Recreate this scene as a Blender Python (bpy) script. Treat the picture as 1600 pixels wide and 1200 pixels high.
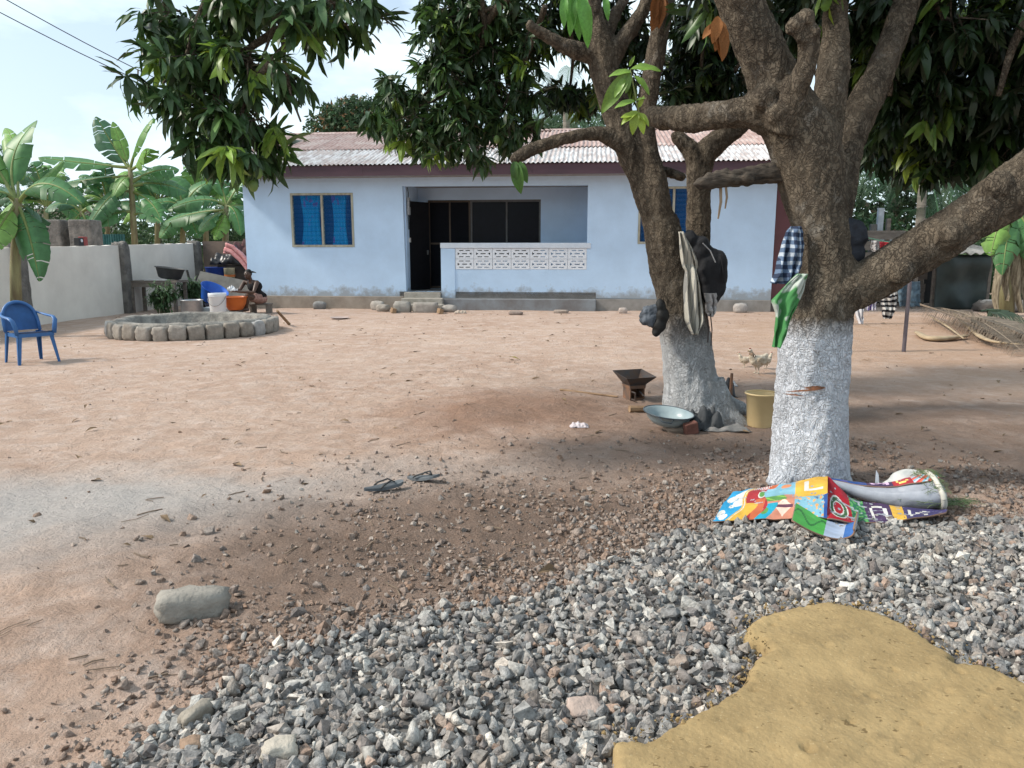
import bpy, bmesh, math, random
import numpy as np
from mathutils import Vector, Matrix, noise, Euler, Quaternion
from mathutils.geometry import tessellate_polygon, delaunay_2d_cdt

for o in list(bpy.data.objects):
    bpy.data.objects.remove(o)
SC = bpy.context.scene
COL = SC.collection
random.seed(7)
RNG = np.random.default_rng(7)
R = math.radians

# ------------------------------------------------------------------ camera
F_PX, CAM_H = 1180.0, 1.45
PITCH = math.atan(205 / F_PX)
cam = bpy.data.cameras.new('camera')
cam.sensor_width = 36.0
cam.lens = 36.0 * F_PX / 1600.0
cam.clip_start = 0.05
cam.clip_end = 2000
camo = bpy.data.objects.new('camera', cam)
COL.objects.link(camo)
camo.location = (0, 0, CAM_H)
camo.rotation_euler = (R(90) - PITCH, 0, 0)
SC.camera = camo

# ------------------------------------------------------------------ sky, sun, exposure
SUN_EL, SUN_AZ = R(42), R(-96)            # azimuth measured from +Y towards +X
w = bpy.data.worlds.new('World')
SC.world = w
w.use_nodes = True
nt = w.node_tree
nt.nodes.clear()
def _n(tree, t, **kw):
    n = tree.nodes.new(t)
    for k, v in kw.items():
        setattr(n, k, v)
    return n
sky = _n(nt, 'ShaderNodeTexSky', sky_type='NISHITA', sun_disc=False)
sky.sun_elevation = SUN_EL
sky.sun_rotation = SUN_AZ
sky.air_density = 1.0
sky.dust_density = 2.5
sky.ozone_density = 1.5
tc = _n(nt, 'ShaderNodeTexCoord')
mp = _n(nt, 'ShaderNodeMapping')
mp.inputs['Scale'].default_value = (1.0, 1.0, 2.6)
cn = _n(nt, 'ShaderNodeTexNoise')
cn.inputs['Scale'].default_value = 2.6
cn.inputs['Detail'].default_value = 7
cn.inputs['Roughness'].default_value = 0.55
cr = _n(nt, 'ShaderNodeValToRGB')
cr.color_ramp.elements[0].position = 0.43
cr.color_ramp.elements[0].color = (0.36, 0.36, 0.36, 1)
cr.color_ramp.elements[1].position = 0.57
cr.color_ramp.elements[1].color = (1, 1, 1, 1)
mx = _n(nt, 'ShaderNodeMix', data_type='RGBA')
mx.inputs['B'].default_value = (5.4, 6.4, 6.8, 1)
bg = _n(nt, 'ShaderNodeBackground')
bg.inputs['Strength'].default_value = 0.125
ow = _n(nt, 'ShaderNodeOutputWorld')
lk = nt.links.new
lk(tc.outputs['Generated'], mp.inputs['Vector'])
lk(mp.outputs['Vector'], cn.inputs['Vector'])
lk(cn.outputs['Fac'], cr.inputs['Fac'])
lk(cr.outputs['Color'], mx.inputs['Factor'])
lk(sky.outputs['Color'], mx.inputs['A'])
lk(mx.outputs['Result'], bg.inputs['Color'])
lk(bg.outputs['Background'], ow.inputs['Surface'])

sl = bpy.data.lights.new('sun', 'SUN')
sl.energy = 2.8
sl.angle = R(8)
sl.color = (1.0, 0.93, 0.82)
so = bpy.data.objects.new('sun', sl)
COL.objects.link(so)
sdir = Vector((math.sin(SUN_AZ) * math.cos(SUN_EL), math.cos(SUN_AZ) * math.cos(SUN_EL), math.sin(SUN_EL)))
so.rotation_euler = sdir.to_track_quat('Z', 'Y').to_euler()
so.location = (-8, 4, 12)

SC.view_settings.view_transform = 'Standard'
SC.view_settings.look = 'None'
SC.view_settings.exposure = 0.66
SC.view_settings.gamma = 1.0
SC.view_settings.use_curve_mapping = False
SC.render.engine = 'CYCLES'
SC.cycles.use_denoising = True
SC.cycles.max_bounces = 6
SC.cycles.transparent_max_bounces = 12
SC.cycles.caustics_reflective = False
SC.cycles.caustics_refractive = False

# ------------------------------------------------------------------ layout helpers
CP, SP = math.cos(PITCH), math.sin(PITCH)
def _ray(x, y):
    u, v = (x - 800) / F_PX, (600 - y) / F_PX
    return Vector((u, CP + v * SP, -SP + v * CP))
def at(x, y, Y):
    d = _ray(x, y)
    t = Y / d.y
    return Vector((d.x * t, Y, CAM_H + d.z * t))
def gp(x, y, z=0.0):
    d = _ray(x, y)
    t = (z - CAM_H) / d.z
    return Vector((d.x * t, d.y * t, z))
def pxm(p):
    """metres per photo pixel at a point"""
    return (p.y * CP + (CAM_H - p.z) * SP) / F_PX
def proj(P):
    """P (n,3) -> x, y, depth in photo pixels"""
    d = P[:, 1] * CP + (CAM_H - P[:, 2]) * SP
    up = P[:, 1] * SP - (CAM_H - P[:, 2]) * CP
    dd = np.maximum(d, 0.05)
    return 800 + F_PX * P[:, 0] / dd, 600 - F_PX * up / dd, d

# ------------------------------------------------------------------ materials
def L(c):
    """sRGB 0-255 -> linear"""
    o = []
    for v in c:
        v /= 255.0
        o.append(v / 12.92 if v <= 0.04045 else ((v + 0.055) / 1.055) ** 2.4)
    return tuple(o)
_mats = {}
def mat(name, col, rough=0.8, col2=None, scale=6.0, detail=6, bump=0.0, bscale=60.0, metal=0.0, spec=0.4,
        stretch=(1, 1, 1), lo=0.35, hi=0.65, attr=None, transl=0.0, bdist=0.01):
    if name in _mats:
        return _mats[name]
    m = bpy.data.materials.new(name)
    m.use_nodes = True
    t = m.node_tree
    b = t.nodes['Principled BSDF']
    b.inputs['Roughness'].default_value = rough
    b.inputs['Metallic'].default_value = metal
    b.inputs['Specular IOR Level'].default_value = spec
    c1 = tuple(col) + (1,)
    c2 = tuple(col2) + (1,) if col2 else tuple(min(1, v * 0.72) for v in col) + (1,)
    tc = t.nodes.new('ShaderNodeTexCoord')
    mp = t.nodes.new('ShaderNodeMapping')
    mp.inputs['Scale'].default_value = stretch
    t.links.new(tc.outputs['Object'], mp.inputs['Vector'])
    nz = t.nodes.new('ShaderNodeTexNoise')
    nz.inputs['Scale'].default_value = scale
    nz.inputs['Detail'].default_value = detail
    nz.inputs['Roughness'].default_value = 0.62
    t.links.new(mp.outputs['Vector'], nz.inputs['Vector'])
    cr = t.nodes.new('ShaderNodeValToRGB')
    cr.color_ramp.elements[0].position = lo
    cr.color_ramp.elements[1].position = hi
    cr.color_ramp.elements[0].color = c2
    cr.color_ramp.elements[1].color = c1
    t.links.new(nz.outputs['Fac'], cr.inputs['Fac'])
    out = cr.outputs['Color']
    if attr:
        at_ = t.nodes.new('ShaderNodeAttribute')
        at_.attribute_name = attr
        mm = t.nodes.new('ShaderNodeMix')
        mm.data_type = 'RGBA'
        mm.blend_type = 'MULTIPLY'
        mm.inputs['Factor'].default_value = 1.0
        t.links.new(out, mm.inputs['A'])
        t.links.new(at_.outputs['Color'], mm.inputs['B'])
        out = mm.outputs['Result']
    t.links.new(out, b.inputs['Base Color'])
    if bump > 0:
        n2 = t.nodes.new('ShaderNodeTexNoise')
        n2.inputs['Scale'].default_value = bscale
        n2.inputs['Detail'].default_value = 5
        t.links.new(mp.outputs['Vector'], n2.inputs['Vector'])
        bp = t.nodes.new('ShaderNodeBump')
        bp.inputs['Strength'].default_value = bump
        bp.inputs['Distance'].default_value = bdist
        t.links.new(n2.outputs['Fac'], bp.inputs['Height'])
        t.links.new(bp.outputs['Normal'], b.inputs['Normal'])
    if transl > 0:
        tr = t.nodes.new('ShaderNodeBsdfTranslucent')
        t.links.new(out, tr.inputs['Color'])
        ms = t.nodes.new('ShaderNodeMixShader')
        ms.inputs['Fac'].default_value = transl
        om = t.nodes['Material Output']
        t.links.new(b.outputs['BSDF'], ms.inputs[1])
        t.links.new(tr.outputs['BSDF'], ms.inputs[2])
        t.links.new(ms.outputs['Shader'], om.inputs['Surface'])
    _mats[name] = m
    return m

# ------------------------------------------------------------------ object helpers
def wm(o):
    b = o.matrix_basis.copy()
    if o.parent:
        return wm(o.parent) @ o.matrix_parent_inverse @ b
    return b
def tag(o, label=None, cat=None, group=None, kind=None):
    if label: o['label'] = label
    if cat: o['category'] = cat
    if group: o['group'] = group
    if kind: o['kind'] = kind
    return o
def thing(name, label, cat, loc=(0, 0, 0), rotz=0.0, group=None):
    o = bpy.data.objects.new(name, None)
    o.empty_display_size = 0.1
    COL.objects.link(o)
    o.location = loc
    o.rotation_euler = (0, 0, rotz)
    return tag(o, label, cat, group)
def obj(name, me, m=None, parent=None, world=False, smooth=False, loc=None, rot=None, bevel=0.0):
    if isinstance(me, MB):
        me = me.mesh(name)
    o = bpy.data.objects.new(name, me)
    COL.objects.link(o)
    if m is not None and not me.materials:
        for mm in (m if isinstance(m, (list, tuple)) else [m]):
            me.materials.append(mm)
    if smooth:
        me.polygons.foreach_set('use_smooth', [True] * len(me.polygons))
    if loc is not None: o.location = loc
    if rot is not None: o.rotation_euler = rot
    if parent is not None:
        o.parent = parent
        if world:
            o.matrix_parent_inverse = wm(parent).inverted()
    if bevel:
        bv = o.modifiers.new('bevel', 'BEVEL')
        bv.width = bevel
        bv.segments = 2
        bv.limit_method = 'ANGLE'
    return o

class MB:
    def __init__(self):
        self.v, self.f, self.mi = [], [], []
    def add(self, vs, fs, mi=0):
        b = len(self.v)
        self.v += [tuple(p) for p in vs]
        self.f += [tuple(i + b for i in f) for f in fs]
        self.mi += [mi] * len(fs)
        return self
    def box(self, x0, x1, y0, y1, z0, z1, M=None, mi=0):
        vs = [Vector((x, y, z)) for z in (z0, z1) for y in (y0, y1) for x in (x0, x1)]
        if M is not None: vs = [M @ v for v in vs]
        return self.add(vs, [(0, 2, 3, 1), (4, 5, 7, 6), (0, 1, 5, 4), (2, 6, 7, 3), (0, 4, 6, 2), (1, 3, 7, 5)], mi)
    def tube(self, pts, rad, n=8, cap=True, mi=0, flat=1.0):
        pts = [Vector(p) for p in pts]
        if not isinstance(rad, (list, tuple)): rad = [rad] * len(pts)
        vs, fs = [], []
        ref = None
        for i, p in enumerate(pts):
            d = (pts[min(i + 1, len(pts) - 1)] - pts[max(i - 1, 0)])
            d = d.normalized() if d.length > 1e-9 else Vector((0, 0, 1))
            if ref is None:
                ref = d.orthogonal().normalized()
                if flat != 1.0:
                    ref = (Vector((0, 0, 1)) - d * d.z)
                    ref = ref.normalized() if ref.length > .1 else d.orthogonal().normalized()
            ref = (ref - d * ref.dot(d))
            ref = ref.normalized() if ref.length > 1e-6 else d.orthogonal().normalized()
            s = d.cross(ref)
            for k in range(n):
                a = 2 * math.pi * k / n
                vs.append(p + (ref * math.cos(a) * flat + s * math.sin(a)) * rad[i])
        for i in range(len(pts) - 1):
            for k in range(n):
                a, b = i * n + k, i * n + (k + 1) % n
                fs.append((a, b, b + n, a + n))
        if cap:
            fs.append(tuple(range(n - 1, -1, -1)))
            e = (len(pts) - 1) * n
            fs.append(tuple(range(e, e + n)))
        return self.add(vs, fs, mi)
    def lathe(self, prof, n=24, c=(0, 0, 0), M=None, mi=0, closed=False, sx=1, sy=1):
        vs, fs = [], []
        c = Vector(c)
        for (r, z) in prof:
            for k in range(n):
                a = 2 * math.pi * k / n
                p = Vector((r * math.cos(a) * sx, r * math.sin(a) * sy, z))
                if M is not None: p = M @ p
                vs.append(p + c)
        m = len(prof)
        for i in range(m if closed else m - 1):
            for k in range(n):
                a, b = i * n + k, i * n + (k + 1) % n
                j = ((i + 1) % m) * n
                fs.append((a, b, j + (k + 1) % n, j + k))
        return self.add(vs, fs, mi)
    def ell(self, c, r, M=None, nu=12, nv=8, mi=0):
        vs, fs = [], []
        c = Vector(c)
        for i in range(nv + 1):
            th = math.pi * i / nv
            for k in range(nu):
                a = 2 * math.pi * k / nu
                p = Vector((r[0] * math.sin(th) * math.cos(a), r[1] * math.sin(th) * math.sin(a), -r[2] * math.cos(th)))
                if M is not None: p = M @ p
                vs.append(p + c)
        for i in range(nv):
            for k in range(nu):
                a, b = i * nu + k, i * nu + (k + 1) % nu
                fs.append((a, b, b + nu, a + nu))
        return self.add(vs, fs, mi)
    def grid(self, fn, nu, nv, mi=0):
        vs = [fn(i / nu, j / nv) for j in range(nv + 1) for i in range(nu + 1)]
        fs = [(j * (nu + 1) + i, j * (nu + 1) + i + 1, (j + 1) * (nu + 1) + i + 1, (j + 1) * (nu + 1) + i)
              for j in range(nv) for i in range(nu)]
        return self.add(vs, fs, mi)
    def plate(self, outer, holes, M, thick, mi=0):
        """flat plate in local XZ with holes, extruded along +Y by thick"""
        loops = [outer] + holes
        flat = [p for l in loops for p in l]
        tris = tessellate_polygon([[Vector((p[0], p[1], 0)) for p in l] for l in loops])
        n = len(flat)
        vs = [M @ Vector((p[0], 0, p[1])) for p in flat] + [M @ Vector((p[0], thick, p[1])) for p in flat]
        fs = []
        for a, b, c in tris:
            pa, pb, pc = flat[a], flat[b], flat[c]
            cr = (pb[0] - pa[0]) * (pc[1] - pa[1]) - (pb[1] - pa[1]) * (pc[0] - pa[0])
            if cr < 0: b, c = c, b
            fs.append((a, b, c))
            fs.append((a + n, c + n, b + n))
        k = 0
        for li, l in enumerate(loops):
            ar = sum(l[i][0] * l[(i + 1) % len(l)][1] - l[(i + 1) % len(l)][0] * l[i][1] for i in range(len(l)))
            for i in range(len(l)):
                a, b = k + i, k + (i + 1) % len(l)
                if (ar > 0) != (li == 0): a, b = b, a
                fs.append((b, a, a + n, b + n))
            k += len(l)
        return self.add(vs, fs, mi)
    def mesh(self, name):
        me = bpy.data.meshes.new(name)
        me.from_pydata(self.v, [], self.f)
        if any(self.mi):
            me.polygons.foreach_set('material_index', self.mi)
        me.update()
        return me

def np_mesh(name, V, Fs, col=None):
    """V (n,3); Fs: list of (k, idx array (m,k)) ; col (n,3) optional colour attribute"""
    me = bpy.data.meshes.new(name)
    me.vertices.add(len(V))
    me.vertices.foreach_set('co', np.ascontiguousarray(V, dtype=np.float32).ravel())
    loops = np.concatenate([f.ravel() for k, f in Fs]).astype(np.int32)
    tot = np.concatenate([np.full(len(f), k, np.int32) for k, f in Fs])
    start = np.concatenate([[0], np.cumsum(tot)[:-1]]).astype(np.int32)
    me.loops.add(len(loops))
    me.loops.foreach_set('vertex_index', loops)
    me.polygons.add(len(tot))
    me.polygons.foreach_set('loop_start', start)
    me.polygons.foreach_set('loop_total', tot)
    me.polygons.foreach_set('use_smooth', [False] * len(tot))
    me.update(calc_edges=True)
    me.validate()
    if col is not None:
        a = me.color_attributes.new('col', 'FLOAT_COLOR', 'POINT')
        c4 = np.ones((len(V), 4), np.float32)
        c4[:, :3] = col
        a.data.foreach_set('color', c4.ravel())
    return me

def voxel(mb, vs=0.02, smooth=4, disp=None, name='m'):
    """fuse overlapping closed shapes into one continuous surface"""
    me = mb.mesh(name)
    o = bpy.data.objects.new('tmp', me)
    COL.objects.link(o)
    rm = o.modifiers.new('r', 'REMESH')
    rm.mode = 'VOXEL'
    rm.voxel_size = vs
    if smooth:
        sm = o.modifiers.new('s', 'SMOOTH')
        sm.iterations = smooth
        sm.factor = 0.5
    dg = bpy.context.evaluated_depsgraph_get()
    me2 = bpy.data.meshes.new_from_object(o.evaluated_get(dg))
    bpy.data.objects.remove(o)
    bpy.data.meshes.remove(me)
    me2.name = name
    if disp:
        n = len(me2.vertices)
        co = np.empty(n * 3, np.float32); me2.vertices.foreach_get('co', co); co = co.reshape(-1, 3)
        no = np.empty(n * 3, np.float32); me2.vertices.foreach_get('normal', no); no = no.reshape(-1, 3)
        dv = np.array([disp(Vector(c)) for c in co.tolist()], np.float32)
        co += no * dv[:, None]
        me2.vertices.foreach_set('co', co.ravel())
        me2.update()
    me2.polygons.foreach_set('use_smooth', [True] * len(me2.polygons))
    return me2

def fbm(p, o=3):
    return noise.fractal(p, 1.0, 2.0, o)
def rock_mesh(name, size, seed=0, boxy=0.5, rough=0.12, sub=3):
    bm = bmesh.new()
    bmesh.ops.create_icosphere(bm, subdivisions=sub, radius=1.0)
    off = Vector((seed * 7.13, seed * 3.7, seed * 1.9))
    for v in bm.verts:
        p = v.co.normalized()
        m = max(abs(p.x), abs(p.y), abs(p.z))
        b = p / m
        q = p.lerp(b, boxy)
        q *= 1 + rough * fbm(p * 1.6 + off, 3) + rough * .35 * noise.noise(p * 7 + off)
        v.co = Vector((q.x * size[0] / 2, q.y * size[1] / 2, q.z * size[2] / 2))
    me = bpy.data.meshes.new(name)
    bm.to_mesh(me); bm.free()
    me.polygons.foreach_set('use_smooth', [True] * len(me.polygons))
    return me
def smooth01(t):
    t = np.clip(t, 0, 1)
    return t * t * (3 - 2 * t)

# ================================================================== ground
_tab = RNG.random((256, 256))
def vnoise(x, y):
    xi, yi = np.floor(x).astype(int), np.floor(y).astype(int)
    fx, fy = x - xi, y - yi
    fx, fy = fx * fx * (3 - 2 * fx), fy * fy * (3 - 2 * fy)
    g = lambda a, b: _tab[a & 255, b & 255]
    return (g(xi, yi) * (1 - fx) + g(xi + 1, yi) * fx) * (1 - fy) + (g(xi, yi + 1) * (1 - fx) + g(xi + 1, yi + 1) * fx) * fy - 0.5
GB_X = np.array([-3.0, -1.6, -1.23, -0.86, 0.25, 0.75, 1.16, 2.0, 2.67, 3.4, 6.0])
GB_Y = np.array([0.6, 1.5, 1.94, 2.50, 3.16, 3.62, 3.92, 4.0, 3.85, 3.7, 3.4])
def gravel_f(x, y):
    return np.interp(x, GB_X, GB_Y) - y + 0.16 * vnoise(x * 2.3 + 9, y * 2.3) + 0.08 * vnoise(x * 7, y * 7 + 3)
MOUND = gp(790, 640)
def gzn(x, y):
    x, y = np.asarray(x, float), np.asarray(y, float)
    near = np.exp(-((y - 4) / 9.0) ** 2)
    z = 0.03 * vnoise(x * .55 + 40, y * .55) + 0.02 * vnoise(x * 1.7, y * 1.7 + 5) * near
    z += (0.020 * vnoise(x * 4.1, y * 4.1) + 0.013 * vnoise(x * 9.7 + 3, y * 9.7) + 0.008 * vnoise(x * 23, y * 23)) * near
    band = np.exp(-((gravel_f(x, y) + .75) / .8) ** 2) * smooth01((x + 2.2) / 1.2)
    z += band * (0.028 * vnoise(x * 6.3 + 8, y * 6.3) + 0.026 * vnoise(x * 14, y * 14 + 31) + 0.014 * vnoise(x * 31, y * 31))
    z += 0.06 * np.exp(-(((x - MOUND.x) / 1.0) ** 2 + ((y - MOUND.y) / .8) ** 2))
    z += 0.055 * smooth01(gravel_f(x, y) / 0.7)
    far = smooth01((np.abs(y) - 60) / 60)
    return z * (1 - far)
def gz(x, y):
    return float(gzn(x, y))
def axis(lo, hi, dense_lo, dense_hi, step, grow):
    a = list(np.arange(dense_lo, dense_hi, step))
    s, v = step, dense_hi
    while v < hi:
        a.append(v); s *= grow; v += s
    a.append(hi)
    s, v = step, dense_lo
    while v > lo:
        s *= grow; v -= s; a.insert(0, max(v, lo))
    return np.unique(np.array(a))
gx = axis(-400, 400, -3.4, 4.2, 0.030, 1.06)
gy = axis(-200, 900, 1.5, 6.6, 0.026, 1.03)
XX, YY = np.meshgrid(gx, gy)
ZZ = gzn(XX, YY)
V = np.stack([XX.ravel(), YY.ravel(), ZZ.ravel()], 1)
nx_, ny_ = len(gx), len(gy)
ii, jj = np.meshgrid(np.arange(nx_ - 1), np.arange(ny_ - 1))
a = (jj * nx_ + ii).ravel()
Q = np.stack([a, a + 1, a + 1 + nx_, a + nx_], 1)
gme = np_mesh('ground', V, [(4, Q)])
gme.polygons.foreach_set('use_smooth', [True] * len(gme.polygons))

def ground_material():
    m = bpy.data.materials.new('dirt')
    m.use_nodes = True
    t = m.node_tree
    b = t.nodes['Principled BSDF']
    b.inputs['Roughness'].default_value = 0.95
    b.inputs['Specular IOR Level'].default_value = 0.15
    tc = t.nodes.new('ShaderNodeTexCoord')
    P = tc.outputs['Object']
    def nz(scale, detail=6, rough=.6, dist=0.0, sx=1, sy=1):
        mp = t.nodes.new('ShaderNodeMapping')
        mp.inputs['Scale'].default_value = (sx, sy, 1)
        t.links.new(P, mp.inputs['Vector'])
        n = t.nodes.new('ShaderNodeTexNoise')
        n.inputs['Scale'].default_value = scale
        n.inputs['Detail'].default_value = detail
        n.inputs['Roughness'].default_value = rough
        n.inputs['Distortion'].default_value = dist
        t.links.new(mp.outputs['Vector'], n.inputs['Vector'])
        return n.outputs['Fac']
    def ramp(f, p0, p1, c0=(0, 0, 0, 1), c1=(1, 1, 1, 1)):
        r = t.nodes.new('ShaderNodeValToRGB')
        r.color_ramp.elements[0].position, r.color_ramp.elements[1].position = p0, p1
        r.color_ramp.elements[0].color, r.color_ramp.elements[1].color = c0, c1
        t.links.new(f, r.inputs['Fac'])
        return r.outputs['Color']
    def mix(f, A, B, mode='MIX'):
        n = t.nodes.new('ShaderNodeMix')
        n.data_type = 'RGBA'
        n.blend_type = mode
        for s, v in (('Factor', f), ('A', A), ('B', B)):
            if isinstance(v, (int, float)): n.inputs[s].default_value = v
            elif isinstance(v, tuple): n.inputs[s].default_value = v + (1,) if len(v) == 3 else v
            else: t.links.new(v, n.inputs[s])
        return n.outputs['Result']
    def math_(op, A, B=None):
        n = t.nodes.new('ShaderNodeMath')
        n.operation = op
        for i, v in enumerate((A, B)):
            if v is None: continue
            if isinstance(v, (int, float)): n.inputs[i].default_value = v
            else: t.links.new(v, n.inputs[i])
        return n.outputs[0]
    def spot(x, y, rx, ry, soft=.5, amp=.9):
        """soft blob around a place, its edge broken by noise"""
        mp = t.nodes.new('ShaderNodeMapping')
        mp.inputs['Location'].default_value = (-x / rx, -y / ry, 0)
        mp.inputs['Scale'].default_value = (1 / rx, 1 / ry, 0)
        t.links.new(P, mp.inputs['Vector'])
        ln = t.nodes.new('ShaderNodeVectorMath')
        ln.operation = 'LENGTH'
        t.links.new(mp.outputs['Vector'], ln.inputs[0])
        d = math_('ADD', ln.outputs['Value'], math_('MULTIPLY', math_('SUBTRACT', edge, .5), amp * 2))
        r = t.nodes.new('ShaderNodeMapRange')
        r.inputs['From Min'].default_value = 1.0 + soft
        r.inputs['From Max'].default_value = 1.0 - soft
        t.links.new(d, r.inputs['Value'])
        return r.outputs['Result']
    edge = nz(1.3, 6, .65)
    base = mix(ramp(nz(.55, 6), .35, .65), (.420, .290, .222), (.505, .370, .296))
    base = mix(ramp(nz(3.5, 7, .7, .4), .45, .7), base, (.57, .455, .395))
    base = mix(math_('MULTIPLY', ramp(nz(9, 6, .7), .52, .68), .45), base, (.31, .215, .165))
    # pale ash and cement dust trodden into the yard
    for (x, y, rx, ry, f) in ((-2.75, 4.2, 1.1, .75, .8), (-3.6, 3.6, .9, .6, .75), (-1.6, 4.35, .9, .45, .55), (-.4, 4.9, .9, .35, .35)):
        base = mix(math_('MULTIPLY', spot(x, y, rx, ry), f), base, (.42, .40, .388))
    # turned red soil
    base = mix(math_('MULTIPLY', spot(MOUND.x + .1, MOUND.y - .2, 1.1, .95), .75), base, (.26, .145, .095))
    base = mix(math_('MULTIPLY', spot(8.5, 12.5, 5.0, 5.0), .6), base, (.38, .24, .155))
    # brown soil among the stones, plus tree shade painted in around the two trees
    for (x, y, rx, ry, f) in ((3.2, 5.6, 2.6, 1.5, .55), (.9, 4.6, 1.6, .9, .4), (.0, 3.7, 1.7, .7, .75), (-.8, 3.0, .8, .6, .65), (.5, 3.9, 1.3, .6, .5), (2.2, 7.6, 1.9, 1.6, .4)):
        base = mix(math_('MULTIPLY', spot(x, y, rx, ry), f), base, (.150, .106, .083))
    # dark specks of grit and leaf crumbs
    base = mix(math_('MULTIPLY', ramp(nz(60, 3, .7), .64, .74), .6), base, (.14, .095, .07))
    base = mix(math_('MULTIPLY', ramp(nz(130, 2, .7), .60, .72), .35), base, (.70, .58, .48))
    t.links.new(base, b.inputs['Base Color'])
    h = math_('ADD', math_('ADD', math_('MULTIPLY', nz(14, 8, .72, .3), 1.0), math_('MULTIPLY', nz(75, 4, .7), .35)), math_('MULTIPLY', nz(3.2, 6, .7, .6, 1, 1.7), 1.6))
    bp = t.nodes.new('ShaderNodeBump')
    bp.inputs['Strength'].default_value = .9
    bp.inputs['Distance'].default_value = .045
    t.links.new(h, bp.inputs['Height'])
    t.links.new(bp.outputs['Normal'], b.inputs['Normal'])
    return m
ground = obj('ground', gme, ground_material())
tag(ground, 'bare pinkish brown dirt yard with pale dusty patches', 'ground', kind='structure')

# ------------------------------------------------------------------ crushed stone
def stone_templates(n, npts=(7, 10), seed=3):
    rnd = random.Random(seed)
    out = []
    for k in range(n):
        bm = bmesh.new()
        ax = (1.0, rnd.uniform(.62, .95), rnd.uniform(.45, .8))
        if k % 2:
            for sx in (-1, 1):
                for sy in (-1, 1):
                    for sz in (-1, 1):
                        bm.verts.new((sx * ax[0] * rnd.uniform(.10, .50), sy * ax[1] * rnd.uniform(.10, .50), sz * ax[2] * rnd.uniform(.12, .50)))
        for i in range(rnd.randint(*npts) if k % 2 == 0 else 4):
            v = Vector((rnd.gauss(0, 1), rnd.gauss(0, 1), rnd.gauss(0, 1))).normalized() * rnd.uniform(.86, 1.05)
            bm.verts.new((v.x * ax[0] * .5, v.y * ax[1] * .5, v.z * ax[2] * .5))
        r = bmesh.ops.convex_hull(bm, input=bm.verts)
        bmesh.ops.delete(bm, geom=[g for g in r['geom_interior'] if isinstance(g, bmesh.types.BMVert)], context='VERTS')
        bmesh.ops.triangulate(bm, faces=bm.faces)
        bmesh.ops.recalc_face_normals(bm, faces=bm.faces)
        bm.verts.index_update()
        out.append((np.array([v.co[:] for v in bm.verts]), np.array([[v.index for v in f.verts] for f in bm.faces])))
        bm.free()
    return out
def rot_mats(n, tilt=1.0):
    """random rotations as (n,3,3)"""
    q = RNG.normal(size=(n, 4))
    q[:, 1:3] *= tilt
    q /= np.linalg.norm(q, axis=1)[:, None]
    w_, x, y, z = q.T
    return np.stack([np.stack([1 - 2 * (y * y + z * z), 2 * (x * y - z * w_), 2 * (x * z + y * w_)], 1),
                     np.stack([2 * (x * y + z * w_), 1 - 2 * (x * x + z * z), 2 * (y * z - x * w_)], 1),
                     np.stack([2 * (x * z - y * w_), 2 * (y * z + x * w_), 1 - 2 * (x * x + y * y)], 1)], 1)
ST = stone_templates(26)
def instance_mesh(name, T, pos, rot, scl, col, tid):
    Vs, Fs, Cs, base = [], [], [], 0
    for k, (tv, tf) in enumerate(T):
        m = np.where(tid == k)[0]
        if not len(m): continue
        P = np.einsum('nij,vj->nvi', rot[m], tv) * scl[m][:, None, None] + pos[m][:, None, :]
        Vs.append(P.reshape(-1, 3))
        Fs.append((tf[None] + (np.arange(len(m)) * len(tv))[:, None, None] + base).reshape(-1, tf.shape[1]))
        Cs.append(np.repeat(col[m], len(tv), 0))
        base += len(m) * len(tv)
    fdict = {}
    for f in Fs: fdict.setdefault(f.shape[1], []).append(f)
    me = np_mesh(name, np.concatenate(Vs), [(k, np.concatenate(v)) for k, v in fdict.items()], np.concatenate(Cs))
    if T is ST:   # some chips are worn rounder than others
        me.polygons.foreach_set('use_smooth', np.concatenate([np.full(int((tid == k).sum()) * len(tf), k % 3 == 0) for k, (tv, tf) in enumerate(T)]))
    return me
def stone_cols(n, dusty=0.0):
    pal = np.array([[.245, .247, .25], [.19, .193, .20], [.31, .31, .305], [.13, .135, .145], [.40, .395, .385], [.29, .262, .24], [.56, .54, .51], [.32, .24, .20]])
    c = pal[RNG.choice(len(pal), n, p=[.27, .22, .19, .11, .09, .06, .03, .03])]
    c = c * RNG.uniform(.90, 1.32, (n, 1)) * np.array([1.0, .985, .96])
    if dusty: 
        k = np.clip(RNG.normal(dusty, .18, (n, 1)), 0, 1)
        c = c * (1 - k) + np.array([.25, .165, .12]) * k
    return c
stone_mat = mat('crushed_stone', (1.25, 1.24, 1.22), .9, (.62, .61, .60), scale=75, detail=8, bump=.9, bscale=110, spec=.25, attr='col', bdist=.008)

# the heap itself: dense layer
def dense_points(step, lift, prob):
    xs, ys = np.meshgrid(np.arange(-2.3, 4.4, step), np.arange(1.15, 4.4, step))
    p = np.stack([xs.ravel(), ys.ravel()], 1) + RNG.uniform(-.5, .5, (xs.size, 2)) * step
    f = gravel_f(p[:, 0], p[:, 1])
    keep = RNG.random(len(p)) < smooth01((f + .05) / .16) * prob
    p = p[keep]
    return np.column_stack([p, gzn(p[:, 0], p[:, 1]) + lift])
pd = np.concatenate([dense_points(.029, .004, 1.0), dense_points(.033, .018, .9), dense_points(.052, .032, .6)])
nd = len(pd)
sd = np.clip(RNG.lognormal(math.log(.040), .34, nd), .018, .085)
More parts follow.
